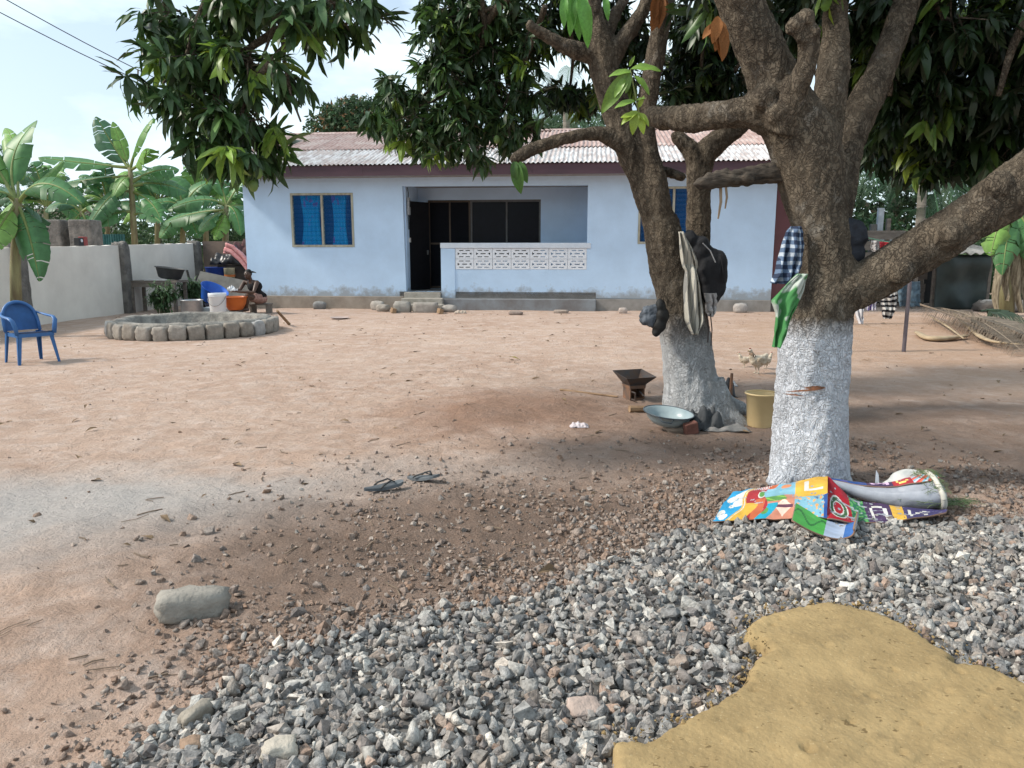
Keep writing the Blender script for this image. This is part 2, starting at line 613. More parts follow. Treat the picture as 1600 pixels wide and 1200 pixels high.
# scattered, half buried, dusty
xs = RNG.uniform(-2.6, 3.4, 70000); ys = RNG.uniform(1.6, 5.8, 70000)
f = gravel_f(xs, ys)
dens = np.where(f < 0.05, np.exp(f / .80) * .95, 0) * smooth01((xs + 1.7 + (ys - 2) * .15) / .9) * (.12 + 1.5 * smooth01(vnoise(xs * 1.9 + 70, ys * 1.9) + .5))
k = RNG.random(len(xs)) < dens * .85
ps = np.column_stack([xs[k], ys[k], gzn(xs[k], ys[k]) + .004])
# finer grit between them
xs = RNG.uniform(-2.4, 3.2, 90000); ys = RNG.uniform(1.7, 5.4, 90000)
f = gravel_f(xs, ys)
dens = np.where(f < 0.1, np.exp(f / .7) * .42, 0) * smooth01((xs + 1.6 + (ys - 2) * .15) / .9) * (.10 + 1.6 * smooth01(vnoise(xs * 2.6 + 20, ys * 2.6) + .5))
k = RNG.random(len(xs)) < dens
pf_ = np.column_stack([xs[k], ys[k], gzn(xs[k], ys[k]) + .002])
n_big = len(ps)
ps = np.concatenate([ps, pf_])
ns = len(ps)
ss = np.clip(RNG.lognormal(math.log(.027), .42, ns), .010, .07)
ss[n_big:] = np.clip(RNG.lognormal(math.log(.011), .35, ns - n_big), .006, .022)
# pebbles and clods all over the yard
xs = RNG.uniform(-10, 10, 5200); ys = 1.6 + 17 * RNG.random(5200) ** 1.7
k = (gravel_f(xs, ys) < 0) & (np.abs(xs) < ys * .8 + .6) & (RNG.random(5200) < .20 + .8 * smooth01((vnoise(xs * .8 + 11, ys * .8) + .05) / .3))
pp = np.column_stack([xs[k], ys[k], gzn(xs[k], ys[k]) + .001])
npb = len(pp)
sp_ = np.clip(RNG.lognormal(math.log(.017), .45, npb), .007, .06)
pos = np.concatenate([pd, ps, pp]); scl = np.concatenate([sd, ss, sp_])
col = np.concatenate([stone_cols(nd, .04), stone_cols(ns, .62), stone_cols(npb, .75)])
rot = rot_mats(len(pos)); tid = RNG.integers(0, len(ST), len(pos))
x_, y_, d_ = proj(pos)
inside = (x_ > 0) & (x_ < 1600) & (y_ > 0) & (y_ < 1195) & (d_ > .5)
_slab_px = lambda x, y: (x > 960) & (y > 935) & (y > 1190 - (x - 960) * 1.05)
size_px = np.where(inside & ~_slab_px(x_, y_), scl / d_, 0)
size_px[nd:] = 0
top = np.zeros(len(pos), bool)
top[np.argsort(-size_px)[:300]] = True
dn = np.arange(len(pos)) < nd
bedbm = MB()
bx = np.arange(-2.4, 4.5, .12); by = np.arange(.9, 4.5, .12)
for i in range(len(bx) - 1):
    for j in range(len(by) - 1):
        if gravel_f(bx[i] + .06, by[j] + .06) > .06:
            q = [(bx[i], by[j]), (bx[i + 1], by[j]), (bx[i + 1], by[j + 1]), (bx[i], by[j + 1])]
            bedbm.add([(a, b, gz(a, b) + .005) for a, b in q], [(0, 1, 2, 3)])
bed = obj('gravel_bed', bedbm, mat('gravel_dust', (.11, .105, .10), .95, (.07, .066, .062), scale=20))
tag(bed, 'heap of grey crushed stone spread in front of the whitewashed tree', 'gravel', kind='structure')
m = dn & ~top
g = obj('loose_gravel', instance_mesh('loose_gravel', ST, pos[m], rot[m], scl[m], col[m], tid[m]), stone_mat, bed)
tag(g, kind='stuff')
ind_meshes = []
for k in range(26):
    for c in range(3):
        tv, tf = ST[k]
        cc = stone_cols(1, .03)
        me = np_mesh('stone', tv * .05, [(3, tf)], np.repeat(cc, len(tv), 0))
        me.materials.append(stone_mat)
        me.polygons.foreach_set('use_smooth', [k % 3 == 0] * len(tf))
        ind_meshes.append((k, me))
for i in np.where(top)[0]:
    me = ind_meshes[int(tid[i]) * 3 + random.randrange(3)][1]
    o = obj('stone', me, None, bed)
    o.matrix_basis = Matrix.Translation(Vector(pos[i])) @ Matrix(rot[i].tolist()).to_4x4() @ Matrix.Scale(float(scl[i]) / .05, 4)
m = ~dn
g = obj('pebbles', instance_mesh('pebbles', ST, pos[m], rot[m], scl[m], col[m], tid[m]), stone_mat)
tag(g, 'small dusty pebbles and clods scattered over the dirt yard', 'pebbles', kind='stuff')

# ------------------------------------------------------------------ odd large pieces
def lone(name, label, cat, px_, py_, size, colr, rotz=0, seed=1, boxy=.6, rough=.1, sink=.15, tilt=(0, 0), group=None):
    p = gp(px_, py_)
    p = gp(px_, py_, gz(p.x, p.y))
    o = obj(name, rock_mesh(name, size, seed, boxy, rough), mat(name + '_' + str(seed), colr, .9, scale=14, bump=.6, bscale=70))
    o.location = (p.x, p.y, gz(p.x, p.y) + size[2] * (.5 - sink))
    o.rotation_euler = (tilt[0], tilt[1], rotz)
    return tag(o, label, cat, group)
lone('concrete_block', 'weathered grey concrete block lying alone on the dirt beside the gravel', 'block', 303, 962, (.27, .13, .125), (.31, .285, .25), R(24), 11, .90, .20, .12, (R(-6), R(4)))
lone('brick_chip', 'flat pale pink brick chip lying on top of the grey gravel', 'brick chip', 913, 1122, (.10, .07, .028), (.46, .36, .31), .3, 12, .8, .25, -.9, (.35, .1))
lone('stone_chip', 'large cream stone at the bottom edge of the gravel heap', 'stone', 436, 1192, (.095, .065, .045), (.50, .45, .38), .3, 13, .7, .3, -.3)
lone('stone_slab', 'upright brownish stone half buried at the edge of the gravel', 'stone', 310, 1130, (.05, .11, .06), (.33, .29, .24), -.5, 14, .7, .3, 0)
lone('stone_lump', 'rust brown stone below the upright one in the gravel', 'stone', 300, 1183, (.06, .05, .04), (.34, .23, .16), .5, 15, .7, .3, -.2)

# ------------------------------------------------------------------ yellow slab
def slab():
    zt = .135
    out = [(958, 1150), (1012, 1150), (1062, 1120), (1118, 1092), (1162, 1058), (1180, 1024), (1202, 1012), (1194, 998), (1164, 990),
           (1166, 972), (1188, 955), (1240, 942), (1290, 936), (1345, 945), (1390, 957), (1440, 985), (1492, 1020), (1488, 1030), (1540, 1036),
           (1600, 1060), (1700, 1110), (1850, 1230), (1900, 1500), (1000, 1500), (962, 1290)]
    P = [gp(x, y, zt) for x, y in out]
    # finer outline with ragged noise
    ol = []
    for i in range(len(P)):
        a, b = P[i], P[(i + 1) % len(P)]
        n = max(1, int((b - a).length / .012))
        for k in range(n):
            p = a.lerp(b, k / n)
            j = noise.noise(Vector((p.x * 14, p.y * 14, 2))) * .014 + noise.noise(Vector((p.x * 45, p.y * 45, 5))) * .009
            ol.append(Vector((p.x + j, p.y + j)))
    n0 = len(ol)
    arr = np.array([[p.x, p.y] for p in ol])
    nxt = np.roll(arr, -1, 0)
    def dist_in(q):
        d = nxt - arr
        t = np.clip(((q - arr) * d).sum(1) / (d * d).sum(1), 0, 1)
        dd = np.sqrt((((arr + d * t[:, None]) - q) ** 2).sum(1)).min()
        c = ((arr[:, 1] > q[1]) != (nxt[:, 1] > q[1])) & (q[0] < (nxt[:, 0] - arr[:, 0]) * (q[1] - arr[:, 1]) / (nxt[:, 1] - arr[:, 1] + 1e-12) + arr[:, 0])
        return dd if c.sum() % 2 else -dd
    pts = list(ol)
    dpt = [0.0] * n0
    x0, y0 = arr.min(0); x1, y1 = arr.max(0)
    st = .0125
    for gx_ in np.arange(x0, x1, st):
        for gy_ in np.arange(max(y0, .9), y1, st):
            q = np.array([gx_ + random.uniform(-.3, .3) * st, gy_ + random.uniform(-.3, .3) * st])
            d = dist_in(q)
            if d > .006:
                pts.append(Vector(q)); dpt.append(d)
    r = delaunay_2d_cdt(pts, [(i, (i + 1) % n0) for i in range(n0)], [], 1, 1e-6)
    vs, fs, orig = r[0], r[2], r[3]
    dents = [(gp(x, y, zt), rr, dp) for x, y, rr, dp in ((1363, 1085, .016, .008), (1338, 1086, .010, .006), (1352, 1045, .02, .003), (1220, 963, .012, .009),
             (1208, 974, .009, .009), (1262, 1170, .02, .010), (1178, 1075, .010, .008), (1580, 1108, .012, .006), (1440, 1128, .010, .007), (1405, 1125, .008, .006), (1330, 1125, .012, .006),
             (1410, 1172, .016, .006), (1397, 1045, .010, .005), (1250, 1100, .012, .005), (1480, 1080, .016, .005), (1290, 1010, .02, .004), (1163, 1140, .007, .007), (1395, 950, .01, .004), (1500, 1050, .014, .006), (1545, 1125, .012, .006))]
    for k in range(90):
        dents.append((gp(random.uniform(1020, 1600), random.uniform(960, 1200), zt), random.uniform(.003, .008), random.uniform(.002, .005)))
    G0, G1 = gp(1560, 1060, zt), gp(1430, 1195, zt)
    GN = Vector(((G1 - G0).y, -(G1 - G0).x, 0)).normalized()
    mb = MB()
    V3 = []
    for i, v in enumerate(vs):
        d = max([dpt[j] for j in orig_v(r, i)] or [0])
        z = zt - .028 * (1 - min(1, d / .030)) ** 2
        z += .010 * noise.noise(Vector((v.x * 4, v.y * 4, 1))) + .0022 * noise.noise(Vector((v.x * 22, v.y * 22, 4)))
        if d < .05: z += .014 * noise.noise(Vector((v.x * 50, v.y * 50, 9))) * (1 - d / .05)
        for c, rr, dp in dents:
            q = ((v.x - c.x) ** 2 + ((v.y - c.y) * .8) ** 2) / (rr * rr)
            if q < 6: z -= dp * 2.1 * math.exp(-q * 1.4) - dp * .5 * math.exp(-(q - 1.6) ** 2 * 1.5)
        gd = abs((v.x - G0.x) * GN.x + (v.y - G0.y) * GN.y)
        z -= .006 * math.exp(-(gd / .009) ** 2) + .004 * math.exp(-(abs(gd - .11 + .02 * noise.noise(Vector((v.x * 8, v.y * 8, 0)))) / .012) ** 2)
        z += .005 * noise.noise(Vector((v.x * 11, v.y * 11, 14)))
        V3.append((v.x, v.y, z))
    nb = len(V3)
    faces = [tuple(f) for f in fs]
    # skirt
    edge = {}
    for f in faces:
        for k in range(3):
            e = (f[k], f[(k + 1) % 3])
            edge[e] = edge.get(e, 0) + 1
    bnd = [e for e in edge if (e[1], e[0]) not in edge]
    low = {}
    for a, b in bnd:
        for v in (a, b):
            if v not in low:
                p = V3[v]
                low[v] = len(V3)
                V3.append((p[0] + .006 * noise.noise(Vector((p[0] * 30, p[1] * 30, 7))), p[1] - .004, .03))
    for a, b in bnd:
        faces.append((b, a, low[a], low[b]))
    mb.add(V3, faces)
    return mb
def orig_v(r, i):
    return r[3][i]
sm = mat('yellow_slab', (.345, .25, .125), .92, (.235, .168, .082), scale=6, detail=10, bump=.9, bscale=55, spec=.2, lo=.3, hi=.7, bdist=.006)
_t = sm.node_tree; _b = _t.nodes['Principled BSDF']; _s = _b.inputs['Base Color'].links[0].from_socket
_tc = _t.nodes.new('ShaderNodeTexCoord')
for _sc, _lo, _hi, _c, _k in ((34, .66, .70, (.10, .065, .028), .75), (11, .60, .72, (.20, .145, .075), .6), (120, .64, .70, (.50, .40, .24), .5)):
    _n2 = _t.nodes.new('ShaderNodeTexNoise'); _n2.inputs['Scale'].default_value = _sc; _n2.inputs['Detail'].default_value = 4
    _mp = _t.nodes.new('ShaderNodeMapping'); _mp.inputs['Scale'].default_value = (1, 1.6, 1); _mp.inputs['Rotation'].default_value = (0, 0, .5)
    _t.links.new(_tc.outputs['Object'], _mp.inputs['Vector']); _t.links.new(_mp.outputs['Vector'], _n2.inputs['Vector'])
    _r = _t.nodes.new('ShaderNodeMapRange'); _r.inputs['From Min'].default_value = _lo; _r.inputs['From Max'].default_value = _hi; _r.inputs['To Max'].default_value = _k
    _t.links.new(_n2.outputs['Fac'], _r.inputs['Value'])
    _m = _t.nodes.new('ShaderNodeMix'); _m.data_type = 'RGBA'; _m.inputs['B'].default_value = _c + (1,)
    _t.links.new(_r.outputs['Result'], _m.inputs['Factor']); _t.links.new(_s, _m.inputs['A']); _s = _m.outputs['Result']
_t.links.new(_s, _b.inputs['Base Color'])
o = obj('yellow_slab', slab(), sm, smooth=True)
tag(o, 'broad yellow ochre slab with pitted surface and ragged edge on the gravel', 'slab')

# crumbs broken off the slab, lying along its edge
rc_ = np.random.default_rng(15)
epx = [(958, 1150), (1012, 1150), (1062, 1120), (1118, 1092), (1162, 1058), (1180, 1024), (1194, 998), (1164, 990), (1166, 972), (1188, 955), (1240, 942), (1290, 936), (1345, 945), (1390, 957), (1440, 985), (1492, 1020), (1540, 1036), (1600, 1060)]
PP = []
for k in range(420):
    i = rc_.integers(0, len(epx) - 1); t_ = rc_.random()
    x, y = epx[i][0] * (1 - t_) + epx[i + 1][0] * t_, epx[i][1] * (1 - t_) + epx[i + 1][1] * t_
    p = gp(x, y, .12) + Vector((rc_.normal() * .02, rc_.normal() * .02, 0))
    PP.append((p.x, p.y, gz(p.x, p.y) + .048 + rc_.random() * .03))
PP = np.array(PP)
sv_ = RNG; RNG = rc_
o = obj('slab_crumbs', instance_mesh('slab_crumbs', ST, PP, rot_mats(len(PP)), rc_.lognormal(math.log(.009), .5, len(PP)).clip(.004, .026), np.array([.26, .185, .09])[None] * rc_.uniform(.8, 1.15, (len(PP), 1)), rc_.integers(0, len(ST), len(PP))), stone_mat)
RNG = sv_
tag(o, 'yellow crumbs broken off along the ragged edge of the ochre slab', 'crumbs', kind='stuff')

# ================================================================== house
HL, HROT = Vector((-7.016, 20.244, 0)), R(-5.67)
house = thing('bungalow', 'long pale blue bungalow with rusty corrugated roof and open porch', 'house', HL, HROT)
HM = Matrix.Translation(HL) @ Matrix.Rotation(HROT, 4, 'Z')
I4 = Matrix.Identity(4)

def wall_paint(name, c, stain, zs=0.9):
    m = mat(name, c, .85, tuple(v * .90 for v in c), scale=1.6, detail=8, bump=.25, bscale=30, spec=.2)
    t = m.node_tree
    b = t.nodes['Principled BSDF']
    src = b.inputs['Base Color'].links[0].from_socket
    tc = t.nodes.new('ShaderNodeTexCoord')
    sp = t.nodes.new('ShaderNodeSeparateXYZ')
    t.links.new(tc.outputs['Object'], sp.inputs[0])
    nz = t.nodes.new('ShaderNodeTexNoise')
    nz.inputs['Scale'].default_value = 3.2
    nz.inputs['Detail'].default_value = 8
    nz.inputs['Roughness'].default_value = .7
    t.links.new(tc.outputs['Object'], nz.inputs['Vector'])
    # splashed mud: noise minus height
    ma = t.nodes.new('ShaderNodeMath'); ma.operation = 'MULTIPLY_ADD'
    ma.inputs[1].default_value = -zs; ma.inputs[2].default_value = .44
    t.links.new(sp.outputs['Z'], ma.inputs[0])
    ad = t.nodes.new('ShaderNodeMath'); ad.operation = 'ADD'
    t.links.new(ma.outputs[0], ad.inputs[0]); t.links.new(nz.outputs['Fac'], ad.inputs[1])
    mr = t.nodes.new('ShaderNodeMapRange')
    mr.inputs['From Min'].default_value = .42; mr.inputs['From Max'].default_value = .62
    mr.inputs['To Max'].default_value = .9
    t.links.new(ad.outputs[0], mr.inputs['Value'])
    mx = t.nodes.new('ShaderNodeMix'); mx.data_type = 'RGBA'
    mx.inputs['B'].default_value = stain + (1,)
    t.links.new(mr.outputs['Result'], mx.inputs['Factor']); t.links.new(src, mx.inputs['A'])
    t.links.new(mx.outputs['Result'], b.inputs['Base Color'])
    return m
blue = wall_paint('blue_paint', (.51, .67, .87), (.29, .31, .33))
white_paint = mat('white_blue_paint', (.66, .71, .78), .8, (.56, .62, .70), scale=4, bump=.2)
maroon = mat('maroon_paint', (.105, .040, .048), .7, (.085, .033, .038), scale=2)
cement = mat('grey_cement', (.30, .285, .27), .9, (.22, .205, .19), scale=3.5, detail=8, bump=.5, bscale=40)
mud_cement = mat('brown_cement', (.33, .285, .24), .9, (.24, .20, .165), scale=3, detail=8, bump=.5, bscale=40)
wood_olive = mat('window_wood', (.42, .41, .33), .7, (.28, .26, .20), scale=9, stretch=(1, 1, .3))
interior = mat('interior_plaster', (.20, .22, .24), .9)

fw = MB()
opening = [(4.28, .46), (5.23, .46), (5.23, 1.60), (8.95, 1.60), (8.95, 3.11), (4.24, 3.12)]
fw.plate([(0, .33), (13.53, .29), (13.53, 3.34), (0, 3.34)],
         [[(1.30, 1.62), (2.92, 1.62), (2.90, 2.95), (1.28, 2.95)], opening, [(5.58, 1.03), (8.95, 1.03), (8.95, 1.56), (5.58, 1.56)],
          [(10.24, 1.69), (11.92, 1.69), (11.90, 3.04), (10.22, 3.04)]], I4, .17)
obj('wall', fw, blue, house)
sw = MB()
sw.box(0, .16, .17, 8.4, .3, 3.34); sw.box(14.9, 15.06, .17, 8.4, .0, 3.34); sw.box(0.16, 14.9, 8.24, 8.4, .0, 3.34)
sw.add([(0, .17, 3.34), (0, 8.4, 3.34), (0, 4.28, 4.8), (.16, .17, 3.34), (.16, 8.4, 3.34), (.16, 4.28, 4.8)], [(0, 2, 1), (3, 4, 5), (0, 3, 5, 2), (1, 2, 5, 4)])
sw.add([(14.9, .17, 3.34), (14.9, 8.4, 3.34), (14.9, 4.28, 4.8), (15.06, .17, 3.34), (15.06, 8.4, 3.34), (15.06, 4.28, 4.8)], [(0, 2, 1), (3, 4, 5), (0, 3, 5, 2), (1, 2, 5, 4)])
obj('side_wall', sw, blue, house)
mw = MB(); mw.box(13.532, 15.06, .03, .17, .30, 3.34)
obj('maroon_wall', mw, maroon, house)
mw = MB(); mw.box(13.532, 15.10, -.02, .17, 0, .298)
obj('maroon_wall_base', mw, mat('dark_base', (.10, .085, .08), .9), house)
pl = MB(); pl.box(-.05, 4.22, -.06, .30, -.1, .328)
obj('plinth', pl, mud_cement, house, bevel=.012)
pl = MB(); pl.box(9.20, 13.53, -.05, .30, -.1, .289)
obj('plinth', pl, cement, house, bevel=.012)
pl = MB(); pl.box(5.22, 9.199, -.20, .30, -.1, .285)
obj('porch_slab', pl, mat('porch_slab', (.22, .24, .26), .9, (.15, .14, .14), scale=2, bump=.4), house, bevel=.015)
# porch interior
pc = MB(); pc.box(4.10, 9.2, .0, 1.6, .2, .455); obj('porch_floor', pc, mat('porch_floor', (.24, .23, .22), .8, (.16, .15, .14), scale=4), house)
pc = MB(); pc.box(4.0, 9.2, .17, 1.6, 3.20, 3.26); obj('porch_ceiling', pc, mat('porch_ceiling', (.40, .40, .40), .9), house)
pb = MB()
pb.plate([(4.0, .30), (9.2, .30), (9.2, 3.33), (4.0, 3.33)], [[(4.55, .48), (7.68, .48 + .7), (7.68, 2.88), (4.55, 2.88)] if False else
         [(4.55, .46), (5.74, .46), (5.74, 1.25), (7.68, 1.25), (7.68, 2.88), (4.55, 2.88)]], Matrix.Translation((0, 1.6, 0)), .15)
obj('porch_back_wall', pb, blue, house)
ps_ = MB()
ps_.plate([(.17, .30), (1.6, .30), (1.6, 3.33), (.17, 3.33)], [[(.50, .47), (1.33, .47), (1.33, 2.80), (.50, 2.80)]],
          Matrix.Translation((4.28, 0, 0)) @ Matrix.Rotation(R(90), 4, 'Z'), .15)
obj('porch_side_wall', ps_, blue, house)
ps_ = MB(); ps_.box(8.95, 9.1, .17, 1.6, .3, 3.33)
obj('porch_side_wall', ps_, blue, house)
# room shell that keeps the inside dark
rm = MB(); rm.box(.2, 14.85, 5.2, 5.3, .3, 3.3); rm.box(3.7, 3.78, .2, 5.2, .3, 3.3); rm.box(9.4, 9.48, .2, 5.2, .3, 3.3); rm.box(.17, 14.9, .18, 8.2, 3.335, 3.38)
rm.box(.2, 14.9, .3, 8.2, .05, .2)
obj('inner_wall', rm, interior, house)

# porch door and screens
dark_wood = mat('dark_wood', (.085, .058, .040), .6, (.05, .035, .025), scale=8, stretch=(1, 1, .2))
screen = mat('insect_screen', (.008, .009, .013), .7, (.006, .007, .010), scale=3, spec=.08)
d = MB()
for x in (4.56, 5.14, 5.69): d.box(x, x + .045, 1.62, 1.67, .46, 2.87)
for z in (.48, 1.68, 2.82): d.box(4.605, 5.14, 1.625, 1.665, z, z + .05); d.box(5.185, 5.69, 1.625, 1.665, z, z + .05)
door = obj('door', d, dark_wood, house)
for (x0, x1) in ((4.6, 5.145), (5.18, 5.695)):
    for (z0, z1) in ((.52, 1.69), (1.72, 2.83)):
        s = MB(); s.box(x0, x1, 1.645, 1.65, z0, z1); obj('screen_panel', s, screen, door)
d = MB()
d.box(5.74, 7.68, 1.61, 1.68, 2.82, 2.88); d.box(5.74, 7.68, 1.61, 1.68, 1.25, 1.30)
for x in (5.745, 6.72, 7.63): d.box(x, x + .045, 1.61, 1.68, 1.30, 2.82)
pwin = obj('window', d, mat('porch_frame', (.10, .10, .10), .5), house)
for (x0, x1) in ((5.79, 6.72), (6.765, 7.63)):
    s = MB(); s.box(x0, x1, 1.64, 1.646, 1.30, 2.82)
    obj('pane', s, mat('dark_glass', (.006, .008, .014), .25, spec=.12), pwin)
d = MB(); M2 = Matrix.Translation((4.24, .52, 0)) @ Matrix.Rotation(R(58), 4, 'Z')
d.box(0, .80, 0, .04, .47, 2.79, M2)
sd_ = obj('door', d, mat('black_door', (.010, .010, .012), .7, spec=.1), house)
h = MB(); h.box(.70, .73, -.03, .0, 1.40, 1.52, M2); obj('handle', h, mat('dull_metal', (.35, .34, .32), .4, metal=.8), sd_)
# meter box, cable and switch on the porch corner
d = MB(); d.box(4.30, 4.36, .20, .36, 2.42, 2.86); mb_ = obj('meter_box', d, mat('meter_grey', (.34, .35, .36), .5, (.22, .23, .24), scale=20), house, bevel=.01)
d = MB(); d.box(4.36, 4.37, .24, .32, 2.62, 2.78); obj('meter_window', d, mat('meter_glass', (.06, .07, .08), .2), mb_)
for pts_ in ([(4.31, .26, 3.12), (4.33, .26, 2.98), (4.32, .30, 2.86)], [(4.31, .30, 2.42), (4.31, .32, 2.2), (4.30, .36, 2.05)]):
    d = MB(); d.tube(pts_, .012, 6); obj('cable', d, mat('black_rubber', (.02, .02, .02), .6), house)
d = MB(); d.box(4.28, 4.32, .40, .50, 1.72, 1.84); obj('switch_box', d, mat('white_plastic', (.70, .70, .68), .4), house, bevel=.008)
# balustrade
b_ = MB(); b_.box(5.21, 5.582, -.022, .19, .288, 1.56); obj('balustrade_pillar', b_, blue, house, bevel=.012)
b_ = MB(); b_.box(5.20, 9.05, -.035, .20, 1.562, 1.70); obj('balustrade_rail', b_, white_paint, house, bevel=.015)
def rect(x0, x1, z0, z1): return [(x0, z0), (x1, z0), (x1, z1), (x0, z1)]
BW, BH = (8.95 - 5.585) / 7, .53 / 2
vb = MB()
hs = [rect(.36 * BW, .64 * BW, .455 * BH, .545 * BH)]
for z in (.17, .76):
    hs += [rect(.20 * BW, .445 * BW, z * BH, (z + .075) * BH), rect(.555 * BW, .80 * BW, z * BH, (z + .075) * BH)]
hs += [[(.12 * BW, .36 * BH), (.25 * BW, .5 * BH), (.12 * BW, .64 * BH)], [(.88 * BW, .36 * BH), (.88 * BW, .64 * BH), (.75 * BW, .5 * BH)]]
vb.plate(rect(.004, BW - .004, .003, BH - .003), hs, I4, .10)
vbm = vb.mesh('vent_block')
vbm.materials.append(mat('white_block', (.74, .77, .82), .8, (.66, .69, .74), scale=6, bump=.2))
for i in range(7):
    for j in range(2):
        obj('vent_block', vbm, None, house, loc=(5.585 + i * BW, -.006 + random.uniform(-.004, .004), 1.03 + j * BH))
# steps
st_m = mat('worn_step', (.38, .35, .31), .9, (.26, .235, .20), scale=6, detail=8, bump=.6)
for k, (y0, z1, x0, x1) in enumerate(((-.62, .16, 4.20, 5.35), (-.36, .30, 4.22, 5.30), (-.10, .44, 4.24, 5.205))):
    s = MB(); s.box(x0, x1, y0, y0 + .29 if k < 2 else .0, -.08, z1)
    obj('step', s, st_m, house, bevel=.02)

# louvre windows
def glass_blue():
    m = bpy.data.materials.new('blue_louvre_glass')
    m.use_nodes = True
    t = m.node_tree
    b = t.nodes['Principled BSDF']
    b.inputs['Base Color'].default_value = (.022, .15, .45, 1)
    b.inputs['Roughness'].default_value = .25
    tr = t.nodes.new('ShaderNodeBsdfTransparent')
    tr.inputs['Color'].default_value = (.72, .94, 1.0, 1)
    ms = t.nodes.new('ShaderNodeMixShader')
    ms.inputs['Fac'].default_value = .74
    t.links.new(b.outputs['BSDF'], ms.inputs[1]); t.links.new(tr.outputs['BSDF'], ms.inputs[2])
    t.links.new(ms.outputs['Shader'], t.nodes['Material Output'].inputs['Surface'])
    return m
gb = glass_blue()
def curtain_mat():
    m = mat('floral_curtain', (.05, .58, .80), .8, (.04, .46, .72), scale=5)
    t = m.node_tree
    b = t.nodes['Principled BSDF']
    src = b.inputs['Base Color'].links[0].from_socket
    tc = t.nodes.new('ShaderNodeTexCoord')
    nz = t.nodes.new('ShaderNodeTexNoise'); nz.inputs['Scale'].default_value = 4.5; nz.inputs['Detail'].default_value = 3
    t.links.new(tc.outputs['Object'], nz.inputs['Vector'])
    mr = t.nodes.new('ShaderNodeMapRange'); mr.inputs['From Min'].default_value = .60; mr.inputs['From Max'].default_value = .66
    t.links.new(nz.outputs['Fac'], mr.inputs['Value'])
    mx = t.nodes.new('ShaderNodeMix'); mx.data_type = 'RGBA'; mx.inputs['B'].default_value = (.75, .15, .45, 1)
    t.links.new(mr.outputs['Result'], mx.inputs['Factor']); t.links.new(src, mx.inputs['A'])
    t.links.new(mx.outputs['Result'], b.inputs['Base Color'])
    return m
cm = curtain_mat()
def louvre_window(x0, x1, z0, z1, curtains, nbl=11):
    f = MB()
    fr = .055
    f.box(x0, x0 + fr, -.02, .10, z0, z1); f.box(x1 - fr, x1, -.02, .10, z0, z1)
    f.box(x0 + fr, x1 - fr, -.02, .10, z0, z0 + fr); f.box(x0 + fr, x1 - fr, -.02, .10, z1 - fr, z1)
    xm = (x0 + x1) / 2
    f.box(xm - .028, xm + .028, -.018, .098, z0 + fr, z1 - fr)
    win = obj('window', f, wood_olive, house, bevel=.006)
    h = (z1 - z0 - 2 * fr) / nbl
    for (a, b) in ((x0 + fr, xm - .028), (xm + .028, x1 - fr)):
        bm_ = MB()
        bm_.box(a + .004, b - .004, -.003, .003, -h * .56, h * .56, Matrix.Rotation(R(24), 4, 'X'))
        me = bm_.mesh('louvre_blade'); me.materials.append(gb)
        for k in range(nbl):
            obj('louvre_blade', me, None, win, loc=(0, .045, z0 + fr + h * (k + .5)), rot=(R(random.uniform(-3, 3)), 0, 0))
    for (a, b, zb, cc) in curtains:
        c = MB()
        c.grid(lambda u, v: (a + (b - a) * (u - .5) * (1 - .25 * math.sin(v * 3.1)) + (b - a) / 2, .17 + .02 * math.sin(u * 26) * (1 + .2 * v), zb + (z1 - .05 - zb) * v), 40, 10)
        obj('curtain', c, cm, win, smooth=True)
louvre_window(1.27, 2.94, 1.60, 2.97, ((1.46, 2.04, 1.62, 0), (2.30, 2.72, 1.62, 0)))
louvre_window(10.21, 11.93, 1.67, 3.06, ())

# roof
EY, EZ, RY, RZ = -.62, 3.60, 4.2, 5.06
SLOPE = math.atan2(RZ - EZ, RY - EY)
def tin(name, c_main, c_streak, c_rust):
    m = mat(name, c_main, .55, c_streak, scale=2.0, detail=8, stretch=(7, 1, 1), lo=.40, hi=.58, spec=.4)
    t = m.node_tree
    b = t.nodes['Principled BSDF']
    src = b.inputs['Base Color'].links[0].from_socket
    tc = t.nodes.new('ShaderNodeTexCoord'); oi = t.nodes.new('ShaderNodeObjectInfo')
    vm = t.nodes.new('ShaderNodeVectorMath'); vm.operation = 'ADD'
    t.links.new(tc.outputs['Object'], vm.inputs[0])
    sc_ = t.nodes.new('ShaderNodeMath'); sc_.operation = 'MULTIPLY'; sc_.inputs[1].default_value = 40
    t.links.new(oi.outputs['Random'], sc_.inputs[0]); t.links.new(sc_.outputs[0], vm.inputs[1])
    nz = t.nodes.new('ShaderNodeTexNoise'); nz.inputs['Scale'].default_value = 1.4; nz.inputs['Detail'].default_value = 9; nz.inputs['Roughness'].default_value = .68
    t.links.new(vm.outputs['Vector'], nz.inputs['Vector'])
    # the streak pattern also differs from sheet to sheet
    for n in t.nodes:
        if n.type == 'MAPPING': t.links.new(vm.outputs['Vector'], n.inputs['Vector'])
    mr = t.nodes.new('ShaderNodeMapRange'); mr.inputs['From Min'].default_value = .50; mr.inputs['From Max'].default_value = .62; mr.inputs['To Max'].default_value = .85
    t.links.new(nz.outputs['Fac'], mr.inputs['Value'])
    mx = t.nodes.new('ShaderNodeMix'); mx.data_type = 'RGBA'; mx.inputs['B'].default_value = c_rust + (1,)
    t.links.new(mr.outputs['Result'], mx.inputs['Factor']); t.links.new(src, mx.inputs['A'])
    t.links.new(mx.outputs['Result'], b.inputs['Base Color'])
    return m
tin_low = tin('weathered_tin', (.60, .59, .595), (.30, .255, .245), (.40, .33, .31))
tin_up = tin('rusty_tin', (.40, .28, .25), (.28, .175, .15), (.48, .40, .37))
PITCHW, NW = .115, 8
SWID = PITCHW * NW
